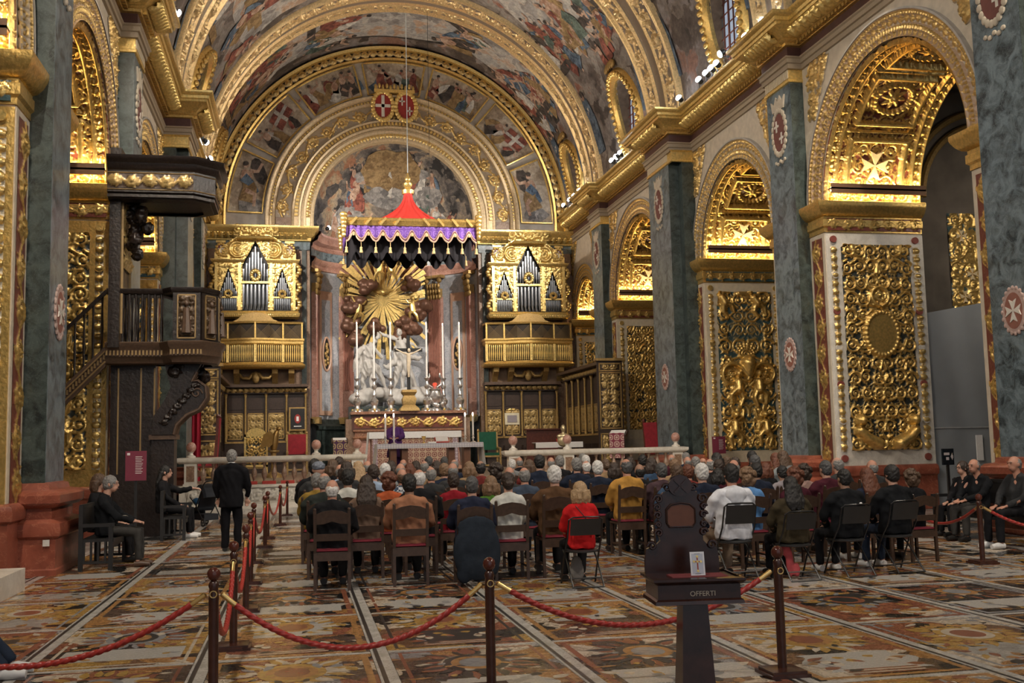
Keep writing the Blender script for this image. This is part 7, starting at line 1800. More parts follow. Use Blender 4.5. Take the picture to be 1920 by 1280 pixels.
    for i in (0, 1): cb(0, .128 - i * .117, .035, .003, .0008, 'print_line', plain('print_grey', (.2, .2, .22), .6), -.003)
offertory()
# ------------------------------------------------------------------ information boards
MARO = plain('maroon_board', (.165, .022, .045), .5, var=.08)
def board(name, label, px, py, Y, w, h, mat, rows, logo=True, arrow=False):
    p = aY(px, py, Y); t = thing(name, label, 'sign', (p.x, Y, 0)); z = p.z
    MB().bx(-w / 2, w / 2, -.02, .02, z - h / 2, z + h / 2).build('board', mat, t, smooth=False); MB().bx(-.025, .025, .0, .04, .03, z - h / 2).build('pole', BLACK, t, smooth=False); MB().bx(-.2, .2, -.15, .18, 0, .03).build('foot', BLACK, t, smooth=False)
    TX = plain('sign_white', (.66, .60, .60), .6)
    if arrow:
        MB().bx(-w * .38, w * .1, -.023, -.02, z + h * .1, z + h * .26).build('text_block', TX, t, smooth=False); MB().bx(-w * .2, w * .05, -.023, -.02, z - h * .2, z - h * .02).build('text_block', TX, t, smooth=False)
        MB().prism([(w * .2, -.0), (w * .36, h * .24), (w * .36, h * .1), (w * .42, h * .1), (w * .42, -h * .1), (w * .36, -h * .1), (w * .36, -h * .2)], lambda a, b, q: (a, -.02 - q, z + b), 0, .003).build('arrow', TX, t, smooth=False)
        return
    r = random.Random(7)
    for i in range(rows):
        x = w * .06
        MB().bx(-w * .02, w * r.uniform(.26, .40), -.023, -.02, z + h * (.30 - i * .62 / rows), z + h * (.30 - i * .62 / rows) + .010).build('text_line', TX, t, smooth=False)
    if logo: MB().bx(-w * .42, -w * .28, -.023, -.02, z + h * .36, z + h * .44).build('logo', TX, t, smooth=False)
board('information_board', 'maroon information board on a post before the pulpit', 255, 873, 21.0, .38, .56, MARO, 11)
board('information_board', 'maroon information board beside the far right pilaster', 1348, 834, 30.0, .42, .52, MARO, 9)
board('screen_sign', 'black screen sign with a white arrow beside the grey sheet', 1777, 856, 18.6, .25, .32, plain('screen_black', (.006, .012, .02), .25), 0, arrow=True)
# grey protective sheet hung behind the nearest right arch
def sheet():
    t = thing('dust_sheet', 'translucent grey plastic sheet hung beside the nearest carved jamb', 'sheet', (XC + 12.2, 23.3, 0), world=True)
    x0, x1 = XC + DO + .03, XC + 13.6; n, m = 40, 30; P = np.zeros((m, n, 3))
    for j in range(m):
        for i in range(n):
            u, v = i / (n - 1), j / (m - 1); top = 4.75 + .45 * u
            P[j, i] = (x0 + (x1 - x0) * u, 22.98 + .015 * math.sin(u * 17 + v * 5) + .012 * math.sin(v * 23 + u * 9), .02 + (top - .02) * v)
    grid_obj('sheet', P, plain('grey_plastic', (.27, .29, .31), .45, var=.06, scale=2), t)
    MB().bx(x0, x1, 22.94, 22.955, 1.9, 1.93).build('tape', plain('tape', (.36, .37, .38), .6), t, smooth=False)
    tag(MB().bx(-.09, .09, -.01, .01, 0, .62).build('paper_notice', WHITE, smooth=False, loc=(aY(1838, 855, 22.9).x, 22.9, aY(1838, 855, 22.9).z - .1)), 'white paper notice taped to the grey plastic sheet', 'notice')
sheet()
w = foliage(1.6, 2.9, .034, 3, size=.5, wst=.045); relief_on('chapel_panel', w, lambda U, V, H: (XC + 12.3 + U, 22.9 + .98 - H, 4.6 + V), G_TEAL, wall_right)
for (u, v) in ((.35, 2.3), (.6, 1.3), (.35, .7), (1.1, 2.5), (1.2, 1.0)):
    cx = MB()
    for arm in cross8(.17, (u, v)): cx.prism(arm, lambda a, b, h: (XC + 12.3 + a, 23.86 - h, 4.6 + b), .0, .05)
    cx.build('chapel_cross', plain('pale_gold_cross', (.82, .66, .40), .5), wall_right, smooth=False)
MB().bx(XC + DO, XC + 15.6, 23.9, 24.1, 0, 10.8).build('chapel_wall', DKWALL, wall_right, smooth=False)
cr = MB()
for k, r in enumerate((2.0, 2.35)): cr.tube([(XC + 13.6 + r * math.cos(a), 23.8, 7.9 + r * math.sin(a)) for a in np.linspace(0, PI, 24)], .09, 6, False)
cr.build('chapel_arch', GOLDD, wall_right)
for k, (px, py) in enumerate(((86, 1018), (235, 957))):
    p = aX(px, py, -3.0)
# ------------------------------------------------------------------ benches, pushchair
def bench(label, x, y, rz, ln, high=.95):
    t = thing('bench', label, 'bench', (x, y, 0), rz)
    for sx in (-1, 1):
        MB().bx(sx * ln / 2 - .03, sx * ln / 2 + .03, -.24, -.18, 0, .66).build('leg', BLACK, t, smooth=False); MB().bx(sx * ln / 2 - .03, sx * ln / 2 + .03, .18, .24, 0, high).build('leg', BLACK, t, smooth=False)
        MB().bx(sx * ln / 2 - .035, sx * ln / 2 + .035, -.26, .24, .64, .69).build('arm', BLACK, t, smooth=False)
        for i in range(4): MB().bx(sx * ln / 2 - .015, sx * ln / 2 + .015, -.15 + i * .1, -.12 + i * .1, .12, .42).build('spindle', BLACK, t, smooth=False)
        MB().bx(sx * ln / 2 - .02, sx * ln / 2 + .02, -.22, .22, .1, .14).build('stretcher', BLACK, t, smooth=False)
    MB().bx(-ln / 2, ln / 2, -.25, .22, .42, .46).build('seat', BLACK, t, smooth=False); MB().bx(-ln / 2, ln / 2, -.24, -.21, .34, .42).build('seat_rail', BLACK, t, smooth=False)
    MB().box((0, .21, .76), (ln - .06, .03, .40), Matrix.Rotation(-.06, 3, 'X')).build('backrest', BLACK, t, smooth=False); MB().bx(-ln / 2, ln / 2, .19, .24, high - .04, high + .02).build('top_rail', BLACK, t, smooth=False)
bench('black wooden bench with spindled arms before the left pilaster', -2.95, 17.2, PI / 2, 1.25)
bench('black wooden bench by the pushchair in front of the pulpit', -2.42, 22.15, PI / 2, 1.1)
bench('long black bench along the right wall', 11.25, 15.3, -PI / 2, 2.9)
def stroller():
    p = fl(385, 985); t = thing('pushchair', 'black folding pushchair with a blue blanket in the left aisle', 'pushchair', (p.x, p.y, 0), .55)
    CL = plain('pushchair_cloth', (.012, .015, .022), .8)
    for (x, y, w) in ((-.24, -.36, 1), (.24, -.36, 1), (-.2, .34, 1), (.2, .34, 1)):
        m = MB(); m.tube([(x, y + .085 * math.cos(a), .095 + .085 * math.sin(a)) for a in np.linspace(0, 2 * PI, 21)], .018, 7); m.lathe([(.02, -.02), (.02, .02)], (x, y, .095), 8, Matrix.Rotation(PI / 2, 3, 'Y'))
        for k in range(4): m.bar((x, y, .095), (x, y + .08 * math.cos(k * PI / 2), .095 + .08 * math.sin(k * PI / 2)), .012)
        m.build('wheel', BLACK, t)
    for s_ in (-1, 1):
        MB().tube([(s_ * .22, .34, .12), (s_ * .24, .0, .45), (s_ * .24, -.38, .98), (s_ * .22, -.46, 1.04)], .013, 7).build('frame_tube', BLACK, t); MB().tube([(s_ * .23, -.36, .12), (s_ * .24, .0, .48), (s_ * .24, .3, .66)], .013, 7).build('frame_tube', BLACK, t)
    MB().tube([(-.22, -.46, 1.04), (-.1, -.5, 1.06), (.1, -.5, 1.06), (.22, -.46, 1.04)], .018, 7).build('handle', BLACK, t)
    hd = MB(); rs = []
    for i in range(9):
        a = PI * .05 + i * PI * .62 / 8; rs.append([(x_, -.12 + .34 * math.cos(a) * -1 * k, .62 + .36 * math.sin(a) * k) for x_, k in ((-.25, .8), (-.2, .96), (0, 1.03), (.2, .96), (.25, .8))])
    hd.rings(rs, False, False, False); hd.build('hood', CL, t)
    st = MB(); st.box((0, -.1, .60), (.42, .05, .55), Matrix.Rotation(.45, 3, 'X')); st.box((0, .14, .40), (.42, .36, .06), Matrix.Rotation(-.1, 3, 'X')); st.box((0, .36, .27), (.36, .04, .22), Matrix.Rotation(-.3, 3, 'X')); link('seat', remesh(st, .02, 2), CL, t)
    MB().bx(-.18, .18, -.3, .2, .14, .28).build('basket', CL, t, smooth=False)
    b = MB(); r = random.Random(2)
    for i in range(6): b.ell((r.uniform(-.14, .14), .12 + r.uniform(-.1, .12), .50 + r.uniform(0, .1)), (.12, .1, .08), 9, 7)
    link('blue_blanket', remesh(b, .02, 3), plain('blue_blanket', (.05, .20, .42), .85), t)
stroller()
for k, (px, py, X) in enumerate(((86, 1018, XC - 7.69), (237, 957, XC - 7.69))):
    p = aX(px, py, X); 
o1 = MB().bx(-.045, .045, -.006, .006, -.045, .045); o1.bx(-.02, .02, -.01, .0, -.02, .02)
p = aY(86, 1018, 16.10); tag(o1.build('wall_socket', plain('socket_white', (.60, .58, .54), .5), smooth=False, loc=(p.x, 16.11, p.z)), 'white wall socket on the red plinth nearest on the left', 'socket')
p = aY(244, 957, 23.70); tag(link('wall_socket', bpy.data.objects['wall_socket'].data, None, loc=(p.x, 23.71, p.z)), 'white wall socket on the red plinth behind the first bench', 'socket')
# stone step at the very left edge
tag(MB().bx(-5.4, -3.45, 12.6, 14.6, 0, .28).build('stone_step', WHTM, smooth=False), 'pale stone step at the left edge before the first arch', 'step')
# ------------------------------------------------------------------ chairs
CHW = plain('chair_beech', (.048, .027, .018), .4, var=.3, scale=22, bump=.1); CUSH = plain('chair_cushion', (.20, .018, .035), .85, var=.15)
def prismx(mb, poly, y0, y1): return mb.prism(poly, lambda a, b, h: (a, h, b), y0, y1)
ch_parts = []
for s_ in (-1, 1):
    m = MB(); m.bar((s_ * .205, -.20, 0), (s_ * .205, -.19, .46), .038, .036); m.bar((s_ * .205, -.19, .45), (s_ * .205, -.27, .97), .036, .034); m.ell((s_ * .205, -.272, .98), (.02, .02, .02), 8, 6); ch_parts.append(('back_leg', m.mesh('back_leg', False), CHW))
    ch_parts.append(('front_leg', MB().bar((s_ * .205, .20, 0), (s_ * .205, .20, .44), .038).mesh('front_leg', False), CHW))
    ch_parts.append(('side_stretcher', MB().bar((s_ * .205, -.19, .16), (s_ * .205, .2, .16), .022).mesh('side_stretcher', False), CHW))
tp = [(-.19, .80), (-.1, .805), (0, .835), (.1, .805), (.19, .80), (.19, .925), (.12, .955), (0, .972), (-.12, .955), (-.19, .925)]
ch_parts.append(('top_rail', MB().prism(tp, lambda a, b, h: (a, -.19 - (b - .45) * .154 + h - .01, b), 0, .022).mesh('top_rail', False), CHW))
ch_parts.append(('middle_rail', MB().prism([(-.19, .60), (.19, .60), (.19, .685), (-.19, .685)], lambda a, b, h: (a, -.19 - (b - .45) * .154 + h - .01, b), 0, .02).mesh('middle_rail', False), CHW))
ch_parts.append(('seat', MB().bx(-.225, .225, -.2, .225, .44, .465).mesh('seat', False), CHW)); ch_parts.append(('seat_rail', MB().bx(-.19, .19, -.21, -.185, .36, .44).mesh('seat_rail', False), CHW))
m = MB().lathe([(.17, 0), (.205, .012), (.205, .032), (.16, .042)], n=4, sq=True); m.v = [(x, y + .01, z + .465) for x, y, z in m.v]; ch_parts.append(('cushion', m.mesh('cushion', True, .9), CUSH))
BLKM = plain('folding_chair_metal', (.012, .012, .013), .35, var=.1)
fc = []
for s_ in (-1, 1):
    fc.append(('back_frame', MB().tube([(s_ * .215, .20, .01), (s_ * .215, .0, .40), (s_ * .21, -.16, .62), (s_ * .205, -.235, .86), (s_ * .16, -.245, .89), (0, -.25, .895)], .011, 7).mesh('f'), BLKM))
    fc.append(('rear_leg', MB().tube([(s_ * .19, -.30, .01), (s_ * .19, .0, .34), (s_ * .19, .16, .45)], .011, 7).mesh('f'), BLKM))
fc.append(('foot_bar', MB().tube([(-.19, -.30, .012), (.19, -.30, .012)], .010, 7).mesh('f'), BLKM)); fc.append(('cross_bar', MB().tube([(-.19, -.2, .115), (.19, -.2, .115)], .008, 7).mesh('f'), BLKM)); fc.append(('front_bar', MB().tube([(-.215, .19, .05), (.215, .19, .05)], .009, 7).mesh('f'), BLKM))
rs = [[(.20 * math.sin(a) * 1.0, -.20 - .035 * math.cos(a) - (z - .66) * .28, z) for a in np.linspace(-1.25, 1.25, 13)] for z in (.66, .70, .82, .875)]
m = MB().rings(rs, False, False, False); m.rings([[(x * .99, y + .012, z) for x, y, z in r] for r in rs], False, False, False); fc.append(('backrest', m.mesh('f'), plain('folding_chair_vinyl', (.016, .016, .017), .5)))
m = MB().lathe([(.19, .43), (.215, .44), (.215, .455), (.19, .465)], n=24); fc.append(('seat', m.mesh('f'), plain('folding_chair_vinyl', (.016, .016, .017), .5)))
def chair(kind, x, y, rz, label, group):
    t = thing('folding_chair' if kind == 'f' else 'wooden_chair', label, 'chair', (x, y, 0), rz, group)
    for n_, me, mt in (fc if kind == 'f' else ch_parts): link(n_, me, mt, t)
    return t
# ------------------------------------------------------------------ people: one continuous body each, hair and clothes as children
def hand(mb, w, d, s_):
    """palm and five curled fingers; w wrist, d pointing direction"""
    w = Vector(w); d = Vector(d).normalized(); x = Vector((s_, 0, 0)); x = (x - d * x.dot(d)).normalized(); n = x.cross(d) * s_
    if n.z > 0: n = -n
    mb.ell(w + d * .045, (.036, .045, .02), 10, 7, Matrix((x, d, n)).transposed())
    for i, l in enumerate((.062, .074, .070, .055)):
        b = w + d * .085 + x * (.030 - .020 * i); mb.tube([b - d * .03, b + d * l * .55, b + d * l * .8 + n * l * .45], [.0105, .0100, .0085], 7)
    b = w + d * .03 + x * .03; mb.tube([b, b + x * .025 + d * .03, b + x * .025 + d * .065 + n * .012], [.013, .011, .009], 7)
def head(m, z, fwd=0.0, y0=0.0):
    m.ell((0, y0 + fwd, z), (.076, .096, .104), 16, 12); m.ell((0, y0 + .03 + fwd, z - .065), (.056, .068, .066), 14, 10); m.tube([(0, y0 - .035, z - .22), (0, y0 - .015 + fwd * .5, z - .08)], [.062, .055], 12)
    m.ell((0, y0 + .104 + fwd, z - .03), (.014, .02, .024), 8, 6); m.ell((0, y0 + .088 + fwd, z - .078), (.026, .016, .012), 8, 6); m.ell((0, y0 + .094 + fwd, z + .016), (.055, .012, .014), 8, 6)
    for s_ in (-1, 1): m.ell((s_ * .079, y0 - .008 + fwd, z - .015), (.012, .022, .032), 8, 6); m.ell((s_ * .03, y0 + .090 + fwd, z - .002), (.014, .008, .008), 8, 6)
HZ = 1.225
SIT = {}
def sit_meshes(v, arm=None):
    b = MB(); head(b, HZ, v.get('fw', 0)); w = v.get('w', 1.0); fo = v.get('fo', 0)
    b.ell((0, -.04, .85), (.15 * w, .095, .2), 12, 9); b.ell((0, -.02, .6), (.14 * w, .10, .14), 12, 9)
    el, wr = v.get('el', (.25, .08, .73)), v.get('wr', (.10, .30, .60))
    for s_ in (-1, 1):
        e_ = (s_ * el[0] * w, el[1], el[2]); r_ = (s_ * wr[0], wr[1], wr[2])
        if s_ == v.get('reach_side'): e_, r_ = (s_ * .26, .22, .86), (s_ * .24, .46, .90)
        b.tube([(s_ * .15 * w, -.035, .97), (s_ * .19 * w, -.03, .95), e_, r_], [.05, .048, .036, .026], 8); hand(b, r_, (-s_ * .35 if s_ != v.get('reach_side') else 0, .9, -.15), s_)
        b.tube([(s_ * .09, 0, .53), (s_ * .12, .43, .50), (s_ * .12, .45 + fo, .08)], [.075, .052, .036], 8); b.ell((s_ * .12, .52 + fo, .035), (.04, .1, .03), 8, 6)
    out = {'body': remesh(b, .0115, 2)}
    t = MB(); t.tube([(-.165 * w, -.045, .985), (0, -.05, 1.015), (.165 * w, -.045, .985)], [.07, .078, .07], 10); t.rings([[(a_ * w * math.cos(q), y_ + b_ * math.sin(q), z_) for q in np.linspace(0, 2 * PI, 19)[:-1]] for z_, y_, a_, b_ in ((.475, -.01, .20, .155), (.56, -.015, .205, .155), (.68, -.03, .19, .138), (.84, -.045, .20, .13), (.94, -.048, .195, .11), (1.02, -.048, .13, .075))])
    t.tube([(0, -.045, 1.02), (0, -.035, 1.075)], [.075, .066], 12)
    for s_ in (-1, 1):
        e_ = (s_ * el[0] * w, el[1], el[2]); r_ = (s_ * wr[0], wr[1] - .02, wr[2] + .01)
        if s_ == v.get('reach_side'): e_, r_ = (s_ * .26, .22, .86), (s_ * .24, .44, .90)
        t.tube([(s_ * .16 * w, -.04, .97), (s_ * .205 * w, -.03, .94), e_, r_], [.075, .072, .058, .042], 10)
    out['top'] = remesh(t, .019, 3, folds=.022, fs=(8, 8, 6))
    p = MB(); p.ell((0, .0, .545), (.185, .15, .09), 12, 9)
    for s_ in (-1, 1): p.tube([(s_ * .09, .0, .535), (s_ * .12, .44, .505), (s_ * .122, .455 + fo, .09)], [.098, .074, .055], 10)
    out['trousers'] = remesh(p, .022, 3, folds=.014)
    sh = MB()
    for s_ in (-1, 1): sh.tube([(s_ * .12, .40 + fo, .045), (s_ * .12, .5 + fo, .05), (s_ * .122, .62 + fo, .04)], [.042, .048, .034], 10)
    sh.v = [(x, y, max(0.002, z)) for x, y, z in sh.v]; out['shoes'] = sh.mesh('shoes')
    return out
for k, v in {'m': {}, 'f': {'w': .88}, 'b': {'w': 1.1}, 'l': {'w': 1.0, 'fw': .035, 'el': (.22, .16, .74), 'wr': (.07, .38, .66)}, 'r': {'w': .9, 'reach_side': -1}, 's': {'fo': .34}}.items(): SIT[k] = sit_meshes(v)
def hair_me(kind):
    m = MB(); c = (0, -.012, HZ + .012)
    if kind in ('short', 'crew'):
        k = .006 if kind == 'crew' else .013
        m.ell((0, -.014, HZ + .014), (.078 + k, .092 + k, .098 + k), 16, 12); m.ell((0, -.045, HZ - .03), (.070 + k, .055 + k, .08), 14, 10)
    elif kind == 'bald': m.ell((0, -.026, HZ - .022), (.083, .084, .072), 16, 10); m.ell((0, -.05, HZ - .06), (.068, .05, .055), 12, 8)
    elif kind == 'thin': m.ell((0, -.026, HZ - .005), (.086, .084, .088), 16, 10); m.ell((0, -.05, HZ - .05), (.07, .05, .06), 12, 8)
    elif kind == 'long':
        m.ell((0, -.015, HZ + .016), (.092, .105, .108), 16, 12)
        for i, x in enumerate(np.linspace(-.07, .07, 8)): m.tube([(x, -.055 - .03 * math.cos(x * 20), HZ), (x * 1.25, -.085 - .03 * math.cos(x * 18), HZ - .12), (x * 1.45, -.125 - .02 * math.cos(x * 18), HZ - .22), (x * 1.35, -.145 - .02 * math.cos(x * 18), HZ - .30 - .03 * (i % 3))], [.045, .042, .036, .012], 10)
    elif kind == 'bob':
        m.ell((0, -.015, HZ + .016), (.094, .106, .108), 16, 12)
        for x in (-.07, -.03, .03, .07): m.tube([(x * 1.1, -.04 - .04 * (abs(x) < .05), HZ), (x * 1.3, -.05 - .04 * (abs(x) < .05), HZ - .1), (x * 1.2, -.05 - .035 * (abs(x) < .05), HZ - .17)], [.052, .05, .034], 10)
    elif kind == 'curly':
        r = random.Random(3); m.ell((0, -.02, HZ + .01), (.10, .105, .115), 16, 12); m.ell((0, -.06, HZ - .07), (.1, .06, .09), 14, 10)
        for i in range(60):
            a, b = r.uniform(0, 2 * PI), r.uniform(-.7, 1.4); x, y, z = .105 * math.cos(b) * math.cos(a), .11 * math.cos(b) * math.sin(a), .12 * math.sin(b)
            if y < .05 or z > .06: m.ell((x, y - .03, HZ + z), (.03, .03, .03), 6, 5)
    elif kind == 'bun': m.ell((0, -.014, HZ + .014), (.088, .102, .108), 16, 12); m.ell((0, -.115, HZ - .03), (.06, .045, .055), 12, 8); m.ell((0, -.06, HZ - .06), (.06, .05, .05), 12, 8)
    elif kind == 'cap': m.ell((0, -.005, HZ + .035), (.092, .108, .075), 16, 10); m.ell((0, .03, HZ + .055), (.10, .1, .03), 14, 8)
    return remesh(m, .011, {'curly': 1, 'long': 3, 'bob': 3}.get(kind, 2), folds=.010, fs=(45, 45, 9) if kind in ('long', 'bob') else (40, 40, 30))
HAIR = {k: hair_me(k) for k in ('short', 'crew', 'bald', 'thin', 'long', 'bob', 'curly', 'bun', 'cap')}
SKINS = [plain('skin_fair', (.46, .26, .19), .55, var=.08), plain('skin_ruddy', (.42, .21, .145), .55, var=.08), plain('skin_tan', (.27, .15, .10), .55, var=.08), plain('skin_brown', (.12, .065, .045), .55, var=.08)]
HC = {'black': (.010, .009, .009), 'dark brown': (.030, .018, .013), 'brown': (.075, .042, .024), 'light brown': (.17, .10, .055), 'blond': (.33, .22, .12), 'auburn': (.11, .035, .017), 'grey': (.17, .165, .16), 'white': (.52, .51, .50), 'dark grey': (.06, .06, .062), 'blue-grey': (.13, .15, .19)}
TC = {'black coat': (.010, .010, .012), 'navy coat': (.013, .018, .034), 'dark grey jacket': (.030, .031, .033), 'dark green jacket': (.024, .029, .026), 'olive jacket': (.045, .035, .020), 'brown jacket': (.085, .044, .022), 'camel coat': (.28, .13, .075), 'beige-brown coat': (.17, .11, .08), 'red coat': (.46, .014, .016), 'crimson coat': (.20, .010, .018), 'maroon jacket': (.050, .010, .018), 'white jacket': (.52, .52, .49), 'white sweater': (.46, .46, .43), 'white hoodie': (.58, .60, .66), 'mustard jacket': (.38, .20, .045), 'blue jacket': (.035, .065, .12), 'slate-blue jacket': (.045, .06, .09), 'pale blue shirt': (.24, .31, .43), 'bright blue top': (.10, .24, .50), 'green top': (.07, .17, .025), 'orange top': (.35, .08, .03), 'grey jacket': (.16, .165, .17), 'purple-brown jacket': (.055, .033, .040), 'lilac-grey top': (.21, .19, .21), 'rose-beige top': (.26, .17, .15), 'dark red top': (.13, .022, .02), 'striped grey hoodie': (.17, .19, .20), 'navy top': (.016, .020, .040), 'tan top': (.24, .16, .09), 'black jacket': (.008, .009, .011), 'yellow-brown top': (.22, .14, .03)}
def cloth(name, col):
    return plain('cloth_' + name.replace(' ', '_').replace('-', '_'), col, .88, var=.25, scale=11, bump=.6, spec=.15)
TRO = [cloth('black_trousers', (.010, .010, .012)), cloth('dark_jeans', (.018, .026, .045)), cloth('grey_trousers', (.04, .038, .036)), cloth('khaki_trousers', (.20, .15, .11))]
SHO = [plain('black_shoes', (.012, .011, .011), .4), plain('white_trainers', (.60, .60, .60), .6), plain('brown_shoes', (.07, .035, .02), .45)]
LAST = [None]
EYEM = plain('dark_eye', (.015, .010, .008), .3); LIPM = plain('lips', (.26, .10, .085), .6)
def face(t, z, dy=0.0, hc='grey', glasses=False):
    m = MB()
    for s_ in (-1, 1): m.ell((s_ * .031, .0965 + dy, z - .003), (.011, .006, .006), 8, 6)
    link('eyes', m.mesh('e'), EYEM, t)
    m = MB()
    for s_ in (-1, 1): m.tube([(s_ * .018, .103 + dy, z + .017), (s_ * .033, .102 + dy, z + .023), (s_ * .05, .092 + dy, z + .017)], .0045, 6)
    link('eyebrows', m.mesh('b'), plain('hair_' + hc.replace(' ', '_'), HC[hc], .6), t, objmat=True); link('lips', MB().tube([(-.024, .098 + dy, z - .078), (0, .105 + dy, z - .076), (.024, .098 + dy, z - .078)], .006, 6).mesh('l'), LIPM, t)
    if glasses:
        g = MB()
        for s_ in (-1, 1): g.tube([(s_ * .034 + .024 * math.cos(a), .112 + dy, z - .002 + .019 * math.sin(a)) for a in np.linspace(0, 2 * PI, 17)], .0028, 5)
        g.tube([(-.01, .114 + dy, z), (.01, .114 + dy, z)], .003, 5); link('glasses', g.mesh('g'), BLACK, t)
def person(x, y, rz, s, hk, hc, top, pose='m', skin=0, tro=0, sho=0, label='', group=None, z=0.0):
    t = thing('person', label, 'person', (x, y, z), rz, group, scale=s); LAST[0] = t
    S = SIT[pose]
    link('body', S['body'], SKINS[skin], t, objmat=True); link('top', S['top'], cloth(top, TC[top]) if isinstance(top, str) else top, t, objmat=True)
    link('trousers', S['trousers'], TRO[tro], t, objmat=True); link('shoes', S['shoes'], SHO[sho], t, objmat=True)
    if hk: link('hair' if hk != 'cap' else 'flat_cap', HAIR[hk], plain('hair_' + hc.replace(' ', '_').replace('-', '_'), HC[hc], .6, var=.35, scale=45, bump=.6), t, objmat=True, loc=(0, .035 if pose == 'l' else 0, 0))
    return t
plaid = None
def plaid_mat():
    m, nt, b = new_mat('plaid_shirt'); tc = N(nt, 'ShaderNodeTexCoord'); ck = N(nt, 'ShaderNodeTexChecker', i_Scale=16.0); L(nt, tc.outputs['Object'], ck.inputs['Vector'])
    ck.inputs[1].default_value = (.50, .52, .54, 1); ck.inputs[2].default_value = (.03, .05, .09, 1); L(nt, ck.outputs[0], b.inputs['Base Color']); b.inputs['Roughness'].default_value = .85; return m
